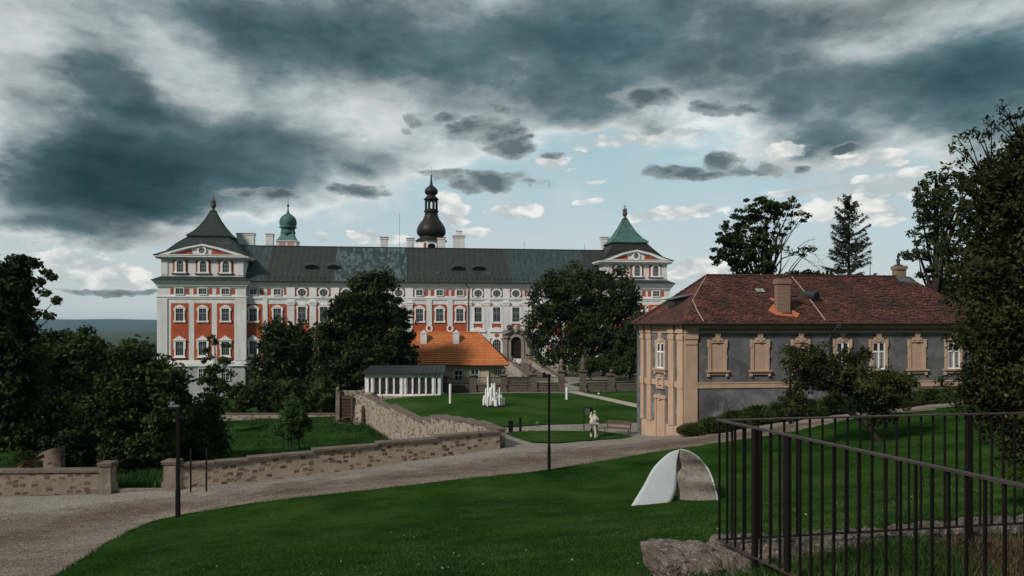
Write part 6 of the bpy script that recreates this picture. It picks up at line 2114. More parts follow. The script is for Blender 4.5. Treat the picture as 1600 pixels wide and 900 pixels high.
# ------------------------------------------------------------------ big steel sculpture
def arch_sculpture():
    Zg = lambda px, py: P(px, py, G(px, py)[1])
    fl = G(985, 793)[1]; fr_ = G(1043, 790)[1]
    dA = 24.9
    dd = lambda py: fl + .02 + .55 * (793.5 - py) / 91
    Lc = [(x_, y_, dd(y_)) for x_, y_ in ((984.5, 793.5), (995, 776), (1006.5, 757), (1021, 731), (1040.7, 711.5), (1053, 704.8), (1062, 702.7))]
    Rc = [(x_, y_, dd(y_)) for x_, y_ in ((1043, 793), (1051.5, 780), (1056.5, 765.6), (1057.5, 748), (1057.2, 730), (1058.8, 714), (1062, 702.7))]
    dA = dd(702.7) - .1
    root = empty('steel_sculpture', P(1050, 791, 24.6)); tag(root, 'curved steel plate sculpture, pale grey sail and brown shell, standing on the lawn', 'sculpture')
    T = Matrix.Translation(-Vector(P(1050, 791, 24.6)))
    def curve(C, n):
        C = [Vector(P(*c)) for c in C]; out = []
        m_ = len(C) - 1
        for i in range(n + 1):
            t = i / n * m_; k = min(int(t), m_ - 1); f = t - k
            p0, p1, p2, p3 = C[max(k - 1, 0)], C[k], C[k + 1], C[min(k + 2, m_)]
            out.append(0.5 * ((2 * p1) + (-p0 + p2) * f + (2 * p0 - 5 * p1 + 4 * p2 - p3) * f * f + (-p0 + 3 * p1 - 3 * p2 + p3) * f ** 3))
        return out
    def plate(A, B, n, m_, bulge, th, name, mat, side=1):
        a = curve(A, n); b_ = curve(B, n)
        g = [[a[i].lerp(b_[i], j / m_) + Vector((0, bulge * math.sin(math.pi * j / m_) * (1 - (i / n) ** 2 * .6), 0)) for j in range(m_ + 1)] for i in range(n + 1)]
        N_ = (n + 1) * (m_ + 1)
        vs = [p for r in g for p in r] + [p + Vector((0, th, 0)) for r in g for p in r]
        fs = []
        for i in range(n):
            for j in range(m_):
                q = i * (m_ + 1) + j
                fs += [(q, q + 1, q + m_ + 2, q + m_ + 1), (q + N_, q + N_ + m_ + 1, q + N_ + m_ + 2, q + N_ + 1)]
            q = i * (m_ + 1); fs.append((q, q + m_ + 1, q + m_ + 1 + N_, q + N_)); q += m_; fs.append((q, q + N_, q + m_ + 1 + N_, q + m_ + 1))
        return MB(T)._add(vs, fs).build(name, mat, root, smooth=True), a, b_
    plate(Lc, Rc, 30, 8, -.02, .03, 'pale_plate', M['steel_white'])
    d0 = dA + .35
    gL = G(1063, 783)[1]; gR = G(1121, 784)[1]
    BL = [(1061.5, 787, gL), (1058.5, 768, gL + .05), (1055.5, 745, gL), (1055, 730, dA + .22), (1056.5, 715, dA + .15), (1059.5, 706, dA + .14), (1062.5, 702.9, dA + .13)]
    BR = [(1121.5, 788, gR), (1119, 770, gR + .05), (1113, 750, gR), (1106, 734, dA + .25), (1092, 716.5, dA + .2), (1077, 706.5, dA + .15), (1063, 702.8, dA + .13)]
    _, a, b_ = plate(BL, BR, 30, 10, -.10, .03, 'brown_plate', M['rust_plate'])
    MB(T).tube([p + Vector((0, -.012, .012)) for p in b_], .03, 6).build('plate_edge', M['steel_white'], root)
    MB(T).tube([p + Vector((0, .0, .0)) for p in a[6:]], .018, 5).build('plate_edge', M['steel_white'], root)


def mk_rust():
    b = MatB('brown_etched_steel', 0.7, 0.1)
    v = b.coord('World')
    c = b.ramp(b.noise(v, 1.6, 6, .7), [(.3, (.14, .12, .10)), (.7, (.28, .245, .215))])
    br = b.N.new('ShaderNodeTexNoise'); b.L.new(b.coord('World', (5, 5, 13)), br.inputs['Vector']); br.inputs['Scale'].default_value = 1.7; br.inputs['Detail'].default_value = 2
    c = b.mix(b.ramp(br.outputs['Fac'], [(.58, 0.0), (.63, .7)]), c, (.05, .04, .035))
    b.color(c); return b.m


M['rust_plate'] = mk_rust()
arch_sculpture()

# ------------------------------------------------------------------ people on the ramp
def person(px, t, side, colr, trou, label, hair=(.03, .02, .015), turn=0.0, stride=.18):
    NL, NR, FL_, FR_ = RAMP
    a = NL.lerp(FL_, t); b_ = NR.lerp(FR_, t)
    y = a.y; x = (px - 800) / F * y; z = a.z + .02
    j = {'pel': (0, 0, .93), 'chest': (0, 0, 1.22), 'neck': (0, 0, 1.47), 'headb': (0, -.02, 1.56), 'head': (0, -.02, 1.66), 'ls': (.17, 0, 1.40), 'le': (.23, .03, 1.12), 'lh': (.24, -.06, .88),
         'rs': (-.17, 0, 1.40), 're': (-.23, .03, 1.12), 'rh': (-.24, -.05, .88), 'lk': (.10, -stride * .5, .50), 'lf': (.10, -stride, .07), 'lt': (.10, -stride - .14, .04), 'rk': (-.10, .02, .50), 'rf': (-.10, stride, .07), 'rt': (-.10, stride - .14, .04), 'lhip': (.09, 0, .88), 'rhip': (-.09, 0, .88)}
    rad = {'pel': .14, 'chest': .15, 'neck': .055, 'headb': .075, 'head': .095, 'ls': .065, 'le': .045, 'lh': .035, 'rs': .065, 're': .045, 'rh': .035, 'lk': .06, 'lf': .045, 'lt': .035, 'rk': .06, 'rf': .045, 'rt': .035, 'lhip': .09, 'rhip': .09}
    ks = list(j); idx = {k: i for i, k in enumerate(ks)}
    ed = [('pel', 'chest'), ('chest', 'neck'), ('neck', 'headb'), ('headb', 'head'), ('chest', 'ls'), ('ls', 'le'), ('le', 'lh'), ('chest', 'rs'), ('rs', 're'), ('re', 'rh'), ('pel', 'lhip'), ('lhip', 'lk'), ('lk', 'lf'), ('lf', 'lt'), ('pel', 'rhip'), ('rhip', 'rk'), ('rk', 'rf'), ('rf', 'rt')]
    me = bpy.data.meshes.new('person'); me.from_pydata([j[k] for k in ks], [(idx[a_], idx[b2_]) for a_, b2_ in ed], [])
    o = bpy.data.objects.new('person', me); COL.objects.link(o)
    sk = o.modifiers.new('skin', 'SKIN')
    for k, sv in zip(ks, me.skin_vertices[0].data):
        sv.radius = (rad[k], rad[k]); sv.use_root = (k == 'pel')
    sb = o.modifiers.new('sub', 'SUBSURF'); sb.levels = 1; sb.render_levels = 1
    b = MatB('clothes_' + label.split()[1], .9)
    gz = b.sep(b.coord('Object'), 2)
    b.color(b.ramp(b.math('DIVIDE', gz, 2.0), [(0.0, trou), (.045, trou), (.47, colr), (.735, M_SKIN), (.835, hair)], 'CONSTANT'))
    me.materials.append(b.m)
    o.location = (x, y, z); o.rotation_euler = (0, 0, turn)
    tag(o, label, 'person')


M_SKIN = (.40, .25, .18)
person(799.8, .86, 0, (.12, .10, .10), (.03, .03, .04), 'person in dark top walking near the gate, nearest to the portal')
person(804, .72, 0, (.38, .30, .34), (.04, .04, .05), 'person in lilac top walking on the ramp behind the one in white')
person(811.8, .62, 0, (.62, .58, .58), (.03, .03, .035), 'person in white top and dark trousers in the middle of the ramp')
person(828.5, .56, 0, (.35, .12, .10), (.05, .04, .04), 'person in red top walking beside the right parapet', turn=R(180))
person(817.5, .18, 0, (.50, .47, .45), (.16, .13, .12), 'person in pale clothes at the foot of the ramp, behind the stone pillar', turn=R(170)) if False else None

# ================================================================== VEGETATION
def leaf_cloud(centers, radii, n_per, leaf, seed, flat=0.7, up=0.35, aspect=0.62):
    """rhombic leaves round clump centres; returns verts, faces, rnd"""
    r = np.random.default_rng(seed)
    C = np.repeat(centers, n_per, axis=0); RR = np.repeat(radii, n_per)
    clump_r = np.repeat(r.random(len(centers)), n_per)
    n = len(C)
    d = r.normal(size=(n, 3)); d /= np.linalg.norm(d, axis=1)[:, None]
    rad = RR * (r.random(n) ** (1 / 2.2))
    pos = C + d * rad[:, None] * np.array([1, 1, flat])
    nrm = r.normal(size=(n, 3)) + np.array([0, 0, up]) + d * .5
    nrm /= np.linalg.norm(nrm, axis=1)[:, None]
    a = r.normal(size=(n, 3)); a -= (a * nrm).sum(1)[:, None] * nrm; a /= np.linalg.norm(a, axis=1)[:, None]
    b = np.cross(nrm, a)
    s = leaf * (.4 + 1.1 * r.random(n) ** 1.4)[:, None]
    bend = nrm * s * .18
    V = np.stack([pos - a * s, pos + b * s * aspect + bend, pos + a * s, pos - b * s * aspect + bend], 1).reshape(-1, 3)
    Fc = np.arange(n * 4).reshape(-1, 4)
    rnd = .45 * clump_r + .55 * r.random(n)
    return V, Fc, rnd


def crown_points(ells, n, seed, shell=.45):
    r = np.random.default_rng(seed)
    vol = np.array([e[3] * e[4] * e[5] for e in ells]) ** .8; vol /= vol.sum()
    k = r.choice(len(ells), n, p=vol)
    E = np.array(ells, float)[k]
    d = r.normal(size=(n, 3)); d /= np.linalg.norm(d, axis=1)[:, None]
    rad = (shell + (1 - shell) * r.random(n) ** .7)
    return E[:, :3] + d * rad[:, None] * E[:, 3:6]


def add_limbs(mb, base, top, tr, targets, rr, n_mid=3, wob=.12):
    """tapered trunk and curved limbs towards clump centres (all local)"""
    base = Vector(base); top = Vector(top); H = (top - base).length
    pts = []; rad = []
    k = 7
    for i in range(k + 1):
        t = i / k
        p = base.lerp(top, t) + Vector((rr.uniform(-1, 1), rr.uniform(-1, 1), 0)) * wob * tr * 3 * t
        pts.append(p); rad.append(tr * (1.25 if i == 0 else 1) * (1 - .72 * t))
    mb.tube(pts, rad, 9)
    for tg in targets:
        tg = Vector(tg)
        t0 = max(.28, min(.92, (tg.z - base.z) / max(H, .1) * .62 + rr.uniform(-.1, .05)))
        i = min(k - 1, int(t0 * k)); st = pts[i].lerp(pts[i + 1], t0 * k - i)
        r0 = tr * (1 - .72 * t0) * .5
        L = (tg - st).length
        q = [st]; 
        for s in range(1, n_mid + 1):
            f = s / n_mid
            q.append(st.lerp(tg, f) + Vector((rr.uniform(-1, 1), rr.uniform(-1, 1), rr.uniform(-.3, 1) + 1.0 * math.sin(math.pi * f))) * L * .07)
        mb.tube(q, [max(r0 * (1 - .85 * s / n_mid), .012) for s in range(n_mid + 1)], 6, cap=False)


def tree(name, label, cat, base, ells, clumps, per, cr, leaf, mat, tr, seed, trunk_top=None, group=None, limbs=14, shell=.45, flat=.7, extra=None, trunks=None, up=.35, fill=None, parent=None):
    root = empty(name, base)
    tag(root, label, cat, group)
    rr = random.Random(seed)
    C = crown_points(ells, clumps, seed, shell)
    rad = np.array([cr * rr.uniform(.65, 1.3) for _ in range(clumps)])
    if extra is not None:
        C = np.vstack([C, np.array([e[:3] for e in extra])]); rad = np.concatenate([rad, [e[3] for e in extra]])
    V, Fc, rnd = leaf_cloud(C, rad, per, leaf, seed + 1, flat, up)
    if fill:
        C2 = crown_points(ells, clumps // 2, seed + 9, .1) ; V2, F2, r2 = leaf_cloud(C2 * 1.0, np.full(clumps // 2, cr * 1.3), max(4, per // 3), leaf * 1.5, seed + 5, flat, up)
        V = np.vstack([V, V2]); Fc = np.vstack([Fc, F2 + len(V) - len(V2)]); rnd = np.concatenate([rnd, r2 * .4])
    fast_mesh('crown', V, Fc, mat, root, rnd)
    mb = MB()
    tt = trunk_top or (ells[0][0], ells[0][1], ells[0][2] + ells[0][5] * .4)
    pick = rr.sample(range(len(C)), min(limbs, len(C)))
    if extra is not None: pick += list(range(clumps, len(C)))
    tg = [tuple(C[i]) for i in pick]
    if trunks:
        for k, (b0, t0, r0) in enumerate(trunks): add_limbs(mb, b0, t0, r0, tg[k::len(trunks)], rr)
    else:
        add_limbs(mb, (0, 0, -.4), tt, tr, tg, rr)
    mb.build('trunk', M['bark'], root, smooth=True)
    return root


def pe(px, py, d, rpx, rpy, dy=0, ry=None):
    """ellipsoid given in photo pixels at depth d: world centre and radii"""
    x, y, z = P(px, py, d + dy); return (x, y, z, rpx / F * d, ry if ry else rpx / F * d * .9, rpy / F * d)


def rel(ells, base):
    return [(e[0] - base[0], e[1] - base[1], e[2] - base[2], e[3], e[4], e[5]) for e in ells]


def ptree(name, label, cat, bpx, bd_, hf, pells, **k):
    x = (bpx - 800) / F * bd_; base = (x, bd_, float(hf(x, bd_)[0]))
    ex = k.pop('pextra', None)
    if ex: k['extra'] = [tuple(np.array(P(e[0], e[1], bd_ + (e[3] if len(e) > 3 else 0))) - np.array(base)) + (e[2] / F * bd_,) for e in ex]
    tt = k.pop('ptop', None)
    if tt: k['trunk_top'] = tuple(np.array(P(tt[0], tt[1], bd_)) - np.array(base))
    return tree(name, label, cat, base, rel([pe(*e[:2], bd_, *e[2:]) for e in pells], base), **k)


LK = dict(group='dark trees between the road and the castle')
# great round maple in front of the castle's left half
ptree('maple_tree', 'great dark round maple whose top overlaps the castle roof, left of the orange roof', 'tree', 572, 88, HL,
      [(570, 480, 48, 52), (535, 520, 40, 55), (612, 515, 36, 50), (575, 560, 62, 42), (520, 560, 28, 40), (622, 565, 26, 36), (590, 445, 26, 24)],
      clumps=420, per=90, cr=1.0, leaf=.20, mat=M['leaf_dark'], tr=.5, seed=11, limbs=24, ptop=(572, 480), fill=True, **LK)
ptree('maple_tree', 'dark bushy tree between the slender young tree and the great round maple', 'tree', 446, 92, HL,
      [(446, 545, 40, 42), (430, 520, 22, 22), (468, 530, 26, 30), (405, 580, 22, 30), (480, 585, 30, 34), (446, 600, 50, 26)],
      clumps=260, per=80, cr=.9, leaf=.19, mat=M['leaf_dark'], tr=.35, seed=12, limbs=16, ptop=(446, 530), fill=True, **LK)
# shrub belt on the far side of the meadow
ptree('hedge', 'dark hedge of shrubs behind the low wall at the far side of the meadow', 'hedge', 430, 82, HL,
      [(375, 625, 26, 26), (410, 622, 28, 28), (450, 622, 34, 28), (495, 625, 26, 28), (512, 612, 20, 22)],
      clumps=150, per=80, cr=.8, leaf=.18, mat=M['leaf_mid'], tr=.15, seed=13, limbs=10, fill=True)
ptree('maple_tree', 'dark tree standing behind the white pavilion, below the great maple', 'tree', 560, 90, HL,
      [(545, 590, 34, 24), (590, 575, 34, 22), (620, 560, 22, 24), (515, 595, 26, 26)],
      clumps=150, per=80, cr=.9, leaf=.19, mat=M['leaf_dark'], tr=.3, seed=14, limbs=10, fill=True, **LK)
# slender irregular tree
ptree('young_tree', 'slender young tree with open tiers before the castle\'s left corner', 'tree', 338, 66, HL,
      [(333, 531, 7, 12), (352, 541, 7, 3), (324, 545, 9, 4), (340, 556, 13, 6), (325, 566, 11, 5), (352, 566, 13, 5), (335, 578, 18, 7), (360, 584, 7, 4), (330, 596, 20, 8), (350, 608, 20, 9), (325, 618, 15, 11), (340, 636, 22, 13)],
      clumps=130, per=60, cr=.36, leaf=.11, mat=M['leaf_light'], tr=.12, seed=15, limbs=30, ptop=(335, 525), shell=.2)
# left dark mass
ptree('shrub_tree', 'broad dark tree whose crown fills the view behind the left wall, below the distant hills', 'tree', 110, 47, HL,
      [(112, 580, 62, 66), (60, 640, 60, 70), (150, 640, 60, 80), (88, 545, 30, 26), (140, 555, 32, 34), (60, 600, 40, 60), (110, 690, 80, 50)],
      clumps=520, per=110, cr=.62, leaf=.115, mat=M['leaf_mid'], tr=.25, seed=16, limbs=20, ptop=(110, 570), fill=True, **LK)
ptree('shrub_tree', 'dark leafy tree behind the gateway gap, its crown touching the castle\'s foot', 'tree', 205, 42, HL,
      [(215, 600, 52, 52), (180, 640, 50, 70), (245, 650, 48, 60), (205, 560, 30, 28), (262, 600, 26, 32), (215, 700, 50, 26)],
      clumps=420, per=110, cr=.58, leaf=.11, mat=M['leaf_mid'], tr=.16, seed=17, limbs=18, ptop=(215, 600), fill=True,
      trunks=[((-.25, 0, -.4), (-.4, 0, 5), .13), ((.35, .1, -.4), (.5, 0, 5), .16), ((.05, .5, -.4), (1.5, .3, 4.5), .10)], **LK)
ptree('shrub_tree', 'leafy green bush tree right of the gateway lamp, above the pale wall', 'tree', 300, 46, HL,
      [(305, 690, 44, 46), (285, 650, 26, 30), (325, 660, 26, 40), (300, 720, 50, 30), (262, 700, 30, 40)],
      clumps=260, per=110, cr=.5, leaf=.10, mat=M['leaf_light'], tr=.12, seed=18, limbs=14, ptop=(302, 670), fill=True, **LK)
# far left tree with rusty seed clusters
ptree('maple_tree', 'tall dark maple at the left picture edge with drooping tufts against sky', 'tree', -20, 40, HL,
      [(-25, 520, 60, 105), (15, 470, 40, 55), (20, 560, 44, 70), (-40, 430, 40, 40), (10, 640, 50, 60), (30, 425, 22, 18)],
      clumps=420, per=100, cr=.6, leaf=.115, mat=M['leaf_dark'], tr=.3, seed=19, limbs=18, ptop=(-20, 480), fill=True,
      pextra=[(58, 413, 12), (72, 425, 9), (82, 433, 8), (60, 440, 11), (70, 458, 9), (88, 470, 9), (78, 494, 9), (60, 490, 12), (45, 470, 14), (50, 512, 14), (35, 405, 11), (48, 408, 9), (20, 404, 10)], **LK)
# little staked tree on the meadow
def staked():
    b = P(455, 700, 57); x, y = b[0], b[1]; z = hl(x, y)
    base = (x, y, z)
    ells = rel([pe(458, 650, 57, 19, 28), pe(450, 668, 57, 20, 19), pe(467, 663, 57, 19, 20), pe(458, 628, 57, 10, 12)], base)
    r0 = tree('young_tree', 'small rounded green tree with wooden stakes on the meadow', 'tree', base, ells, 170, 90, .34, .08, M['leaf_young'], .06, 21, limbs=12, trunk_top=(0, 0, 3.4))
    for dx, dy in ((-.55, -.3), (-.1, -.45), (.35, -.4), (.6, .1)):
        MB().tube([(dx, dy, -.3), (dx * .95, dy, 1.25)], .045, 6).build('stake', M['dark_wood'], r0)


staked()
# right: broad tree before the castle
RG = dict(group='broad trees before the castle\'s right half')
ptree('linden_tree', 'broad dark linden covering the castle\'s right half beside the ramp', 'tree', 905, 112, HU,
      [(868, 470, 40, 36), (905, 450, 48, 36), (950, 455, 46, 38), (880, 520, 52, 40), (940, 510, 60, 46), (845, 520, 24, 44), (985, 480, 26, 46), (858, 440, 16, 18), (965, 548, 44, 30), (880, 560, 44, 16)],
      clumps=520, per=80, cr=1.25, leaf=.23, mat=M['leaf_dark'], tr=.55, seed=22, limbs=26, fill=False, shell=.4,
      trunks=[((-2.2, 0, -.5), (-3.0, 0, 11), .38), ((1.2, 0, -.5), (3.5, 0, 12), .45), ((3.6, .5, -.5), (6.5, 0, 10), .3)], **RG)
ptree('linden_tree', 'dark low tree between the broad linden and the house corner', 'tree', 985, 105, HU,
      [(985, 545, 30, 34), (965, 565, 30, 20), (1010, 560, 20, 26), (1000, 520, 22, 30)],
      clumps=130, per=80, cr=1.0, leaf=.21, mat=M['leaf_dark'], tr=.3, seed=23, limbs=10, fill=True, **RG)
ptree('shrub', 'low dark shrubs under the broad linden behind the court fence', 'shrub', 930, 101, HU,
      [(905, 575, 16, 8), (930, 570, 22, 12), (965, 572, 24, 12), (1000, 572, 26, 14)],
      clumps=70, per=70, cr=.7, leaf=.17, mat=M['leaf_mid'], tr=.1, seed=24, limbs=6, fill=True)
# behind the red roof
ptree('maple_tree', 'open crowned tree with bare branches standing behind the red tiled roof', 'tree', 1205, 62, HU,
      [(1160, 360, 36, 34), (1185, 330, 34, 22), (1145, 395, 34, 30), (1190, 385, 24, 44), (1180, 420, 40, 30), (1215, 325, 18, 12), (1130, 380, 18, 24)],
      clumps=250, per=55, cr=.42, leaf=.13, mat=M['leaf_dark'], tr=.28, seed=25, limbs=34, ptop=(1196, 340), shell=.35, flat=.55,
      pextra=[(1238, 312, 9), (1245, 322, 8), (1228, 320, 9), (1236, 335, 8), (1249, 334, 9), (1262, 336, 8), (1255, 345, 6), (1238, 348, 8), (1216, 353, 10), (1222, 366, 8), (1209, 374, 9), (1230, 357, 6), (1222, 388, 12), (1236, 395, 11), (1215, 385, 8), (1258, 390, 10), (1268, 389, 9), (1255, 399, 7), (1205, 345, 12)])
# thin bare twigs at its right side
def twigs():
    d = 62; mb = MB(); rr = random.Random(5)
    def Q(px, py): return Vector(P(px, py, d))
    mb.tube([Q(1203, 432), Q(1210, 420), Q(1222, 404), Q(1238, 398), Q(1252, 388), Q(1262, 380)], [.10, .08, .06, .04, .025, .012], 6)
    for a, b_, c in (((1238, 398), (1255, 400), (1274, 420)), ((1245, 388), (1258, 378), (1275, 373)), ((1262, 393), (1272, 397), (1282, 407)), ((1252, 402), (1268, 410), (1280, 421)), ((1205, 400), (1214, 375), (1228, 340)), ((1205, 380), (1214, 350), (1225, 325)), ((1222, 345), (1236, 342), (1248, 335))):
        mb.tube([Q(*a), Q(*b_), Q(*c)], [.035, .022, .008], 5)
        for _ in range(5):
            t = rr.random(); p = Q(*b_).lerp(Q(*c), t); mb.tube([p, p + Vector((rr.uniform(.1, .7), rr.uniform(-.3, .3), rr.uniform(-.5, .5)))], [.012, .005], 4)
    o = [x for x in bpy.data.objects if x.get('label', '').startswith('open crowned tree')][0]
    mb.T = None
    b = o.location
    mb.v = [(v[0] - b.x, v[1] - b.y, v[2] - b.z) for v in mb.v]
    mb.build('bare_branches', M['bark'], o)


twigs()
ptree('shrub_tree', 'low treetops just showing over the middle of the red roof ridge', 'tree', 1255, 66, HU,
      [(1225, 436, 16, 6), (1255, 432, 20, 6), (1285, 434, 14, 6)], clumps=40, per=60, cr=.5, leaf=.14, mat=M['leaf_dark'], tr=.12, seed=26, limbs=6)


def conifer():
    d = 60; bx = (1326 - 800) / F * d; bz_ = hu(bx, d); root = empty('spruce_tree', (bx, d, bz_)); tag(root, 'thin spruce with drooping ragged branches behind the red roof', 'tree')
    rr = random.Random(8); r = np.random.default_rng(8)
    ztop = P(1326, 306, d)[2] - bz_; zlow = P(1326, 450, d)[2] - bz_
    mb = MB().tube([(0, 0, -.4), (0, 0, ztop * .6), (.05, 0, ztop)], [.24, .14, .02], 8)
    pos = []; dirs = []
    for k in range(120):
        t = rr.random() ** .85; z = ztop - (ztop - zlow) * t
        L = (.35 + 1.7 * t ** .6) * rr.uniform(.5, 1.25); az = rr.uniform(0, 2 * math.pi)
        dz = (.75 - .75 * t) * L
        dx, dy = math.cos(az) * L, math.sin(az) * L
        p0 = Vector((0, 0, z)); p1 = p0 + Vector((dx * .5, dy * .5, dz * .2)); p2 = p0 + Vector((dx, dy, dz * .75 + .12 * L))
        mb.tube([p0, p1, p2], [.03, .02, .006], 4, cap=False)
        for s in range(int(64 * L)):
            f = rr.uniform(.12, 1.0); p = p0.lerp(p1, f * 2) if f < .5 else p1.lerp(p2, f * 2 - 1)
            pos.append(p + Vector((rr.gauss(0, .05), rr.gauss(0, .05), -abs(rr.gauss(0, .10))))); dirs.append(Vector((dx * .5 + rr.gauss(0, .3), dy * .5 + rr.gauss(0, .3), -.35 + rr.gauss(0, .3))).normalized())
    A = np.array(pos); D_ = np.array(dirs); S = r.normal(size=A.shape); S -= (S * D_).sum(1)[:, None] * D_; S /= np.linalg.norm(S, axis=1)[:, None]
    L_ = r.uniform(.12, .26, len(A))[:, None]; W_ = .034
    V = np.stack([A - S * W_, A + S * W_, A + D_ * L_ + S * W_ * .4, A + D_ * L_ - S * W_ * .4], 1).reshape(-1, 3)
    fast_mesh('crown', V, np.arange(len(V)).reshape(-1, 4), M['needle'], root, r.random(len(A)))
    mb.build('trunk', M['bark'], root)


conifer()
# tall tree with thick brown trunk behind the house's right end
ptree('maple_tree', 'tall tree with thick brown trunk at the right end of the red roof', 'tree', 1463, 54, HU,
      [(1450, 330, 34, 46), (1432, 400, 24, 40), (1480, 290, 34, 30), (1485, 360, 40, 60), (1500, 440, 50, 60), (1440, 290, 14, 18), (1560, 330, 60, 80), (1540, 460, 60, 60)],
      clumps=400, per=75, cr=.48, leaf=.125, mat=M['leaf_dark'], tr=.42, seed=27, limbs=26, ptop=(1463, 285), shell=.4, flat=.6)
ptree('linden_tree', 'dark tree filling the gap behind the red roof\'s right end', 'tree', 1530, 66, HU,
      [(1520, 480, 70, 60), (1600, 430, 80, 90), (1480, 500, 30, 40)],
      clumps=200, per=80, cr=.9, leaf=.18, mat=M['leaf_dark'], tr=.4, seed=28, limbs=10, fill=True)

# crooked old apple tree
def crooked_apple():
    d = 33.0; x = (1378 - 800) / F * d; z = hu(x, d); base = (x, d, z)
    ells = rel([pe(1262, 560, d, 46, 26), pe(1300, 585, d, 50, 32), pe(1345, 600, d, 56, 36), pe(1395, 612, d, 44, 34), pe(1330, 560, d, 30, 16), pe(1250, 590, d, 24, 24), pe(1348, 545, d, 9, 14), pe(1420, 600, d, 16, 14), pe(1240, 625, d, 20, 16), pe(1375, 645, d, 40, 16)], base)
    rr = random.Random(2)
    root = empty('apple_tree', base); tag(root, 'crooked leaning old apple tree with wide low crown in front of the grey house', 'tree')
    C = crown_points(ells, 340, 31, .3); rad = np.array([.34 * rr.uniform(.6, 1.3) for _ in range(340)])
    V, Fc, rnd = leaf_cloud(C, rad, 80, .062, 32, .8, .3)
    fast_mesh('crown', V, Fc, M['leaf_apple'], root, rnd)
    mb = MB()
    def Q(px, py, dy=0): return Vector(P(px, py, d + dy)) - Vector(base)
    trunk = [Q(1379, 704), Q(1374, 690), Q(1362, 672), Q(1345, 656), Q(1326, 643), Q(1312, 628), Q(1308, 610), Q(1300, 592)]
    mb.tube(trunk, [.17, .14, .13, .125, .12, .11, .09, .06], 10)
    b2 = [Q(1362, 672), Q(1366, 656), Q(1374, 640), Q(1386, 622), Q(1395, 604)]
    mb.tube(b2, [.08, .07, .06, .045, .025], 8)
    b3 = [Q(1326, 643), Q(1338, 620), Q(1345, 595), Q(1348, 560)]; mb.tube(b3, [.07, .055, .04, .015], 7)
    b4 = [Q(1312, 628), Q(1290, 600), Q(1265, 575), Q(1240, 560)]; mb.tube(b4, [.07, .055, .04, .015], 7)
    for i in range(0, 260, 7):
        tg = Vector(C[i]); st = min(trunk[4:] + b2[2:] + b3[1:] + b4[1:], key=lambda q: (q - tg).length)
        mb.tube([st, st.lerp(tg, .5) + Vector((0, 0, .12)), tg], [.03, .02, .008], 5, cap=False)
    mb.build('trunk', M['bark'], root, smooth=True)


crooked_apple()

# big apple tree close by on the right
def near_apple():
    d = 11.5; base = (9.6, 11.8, hu(9.6, 11.8))
    rr = random.Random(6)
    root = empty('apple_tree', base); tag(root, 'big dark apple tree with green apples filling the right edge of the view', 'tree')
    E = []
    # (px, py, rx, ry, dy)
    for px, py, rx, ry, dy in ((1590, 300, 62, 62, 0), (1540, 300, 40, 40, .2), (1560, 400, 70, 70, 0), (1640, 380, 100, 120, .6), (1555, 500, 62, 62, -.2), (1570, 590, 66, 60, 0), (1660, 520, 110, 120, .6), (1590, 660, 52, 44, 0), (1530, 620, 34, 26, .2), (1610, 710, 44, 34, 0), (1700, 640, 90, 110, .6), (1600, 240, 50, 45, .3), (1660, 260, 90, 60, .5)):
        E.append(pe(px, py, d, rx, ry, dy, rx / F * d * 1.2))
    ells = rel(E, base)
    N = 900
    C = crown_points(ells, N, 41, .25); rad = np.array([.27 * rr.uniform(.6, 1.3) for _ in range(N)])
    # sprays sticking out along the left and top outline
    spr = [(1567, 166), (1572, 182), (1563, 195), (1587, 185), (1596, 178), (1512, 212), (1498, 218), (1524, 208), (1536, 214), (1549, 205), (1492, 232), (1509, 240), (1545, 190), (1478, 262), (1488, 275), (1500, 255), (1479, 300), (1484, 330), (1478, 372), (1486, 420), (1480, 470), (1492, 545), (1500, 600), (1478, 606), (1470, 596), (1512, 640), (1540, 690), (1568, 735), (1590, 748)]
    S = np.array([np.array(P(a, b_, d)) - np.array(base) for a, b_ in spr]); C = np.vstack([C, S]); rad = np.concatenate([rad, np.full(len(S), .11)])
    V, Fc, rnd = leaf_cloud(C[:N], rad[:N], 95, .040, 42, .9, .25, .55)
    V2, F2, r2 = leaf_cloud(C[N:], rad[N:], 30, .036, 43, .9, .25, .5)
    V = np.vstack([V, V2]); Fc = np.vstack([Fc, F2 + len(V) - len(V2)]); rnd = np.concatenate([rnd, r2])
    fast_mesh('crown', V, Fc, M['leaf_apple'], root, rnd)
    mb = MB()
    add_limbs(mb, (0, 0, -.3), (-.3, 0, 4.2), .2, [tuple(C[i]) for i in range(0, N, 13)], rr, 4)
    for s in S:
        s = Vector(s); near = min(range(N), key=lambda i: (Vector(C[i]) - s).length); c = Vector(C[near])
        mb.tube([c, c.lerp(s, .5) + Vector((0, 0, .03)), s, s + (s - c).normalized() * .08], [.012, .009, .006, .002], 4, cap=False)
    mb.build('trunk', M['bark'], root, smooth=True)
    ap = MB().lathe([(.004, -.033), (.018, -.032), (.031, -.012), (.034, .004), (.028, .022), (.014, .029), (.003, .024)], 0, 0, 10).build('apple', M['apple'], root, smooth=True)
    cand = [i for i in range(N) if C[i][1] + base[1] < d + .1]
    rr.shuffle(cand)
    first = True
    for i in cand[:80]:
        o = ap if first else copy_obj(ap, root); first = False
        o.location = tuple(C[i] + np.array([rr.uniform(-.1, .1), -.18 + rr.uniform(-.1, .05), rr.uniform(-.2, .1)])); s = rr.uniform(.6, .95); o.scale = (s, s, s)


near_apple()

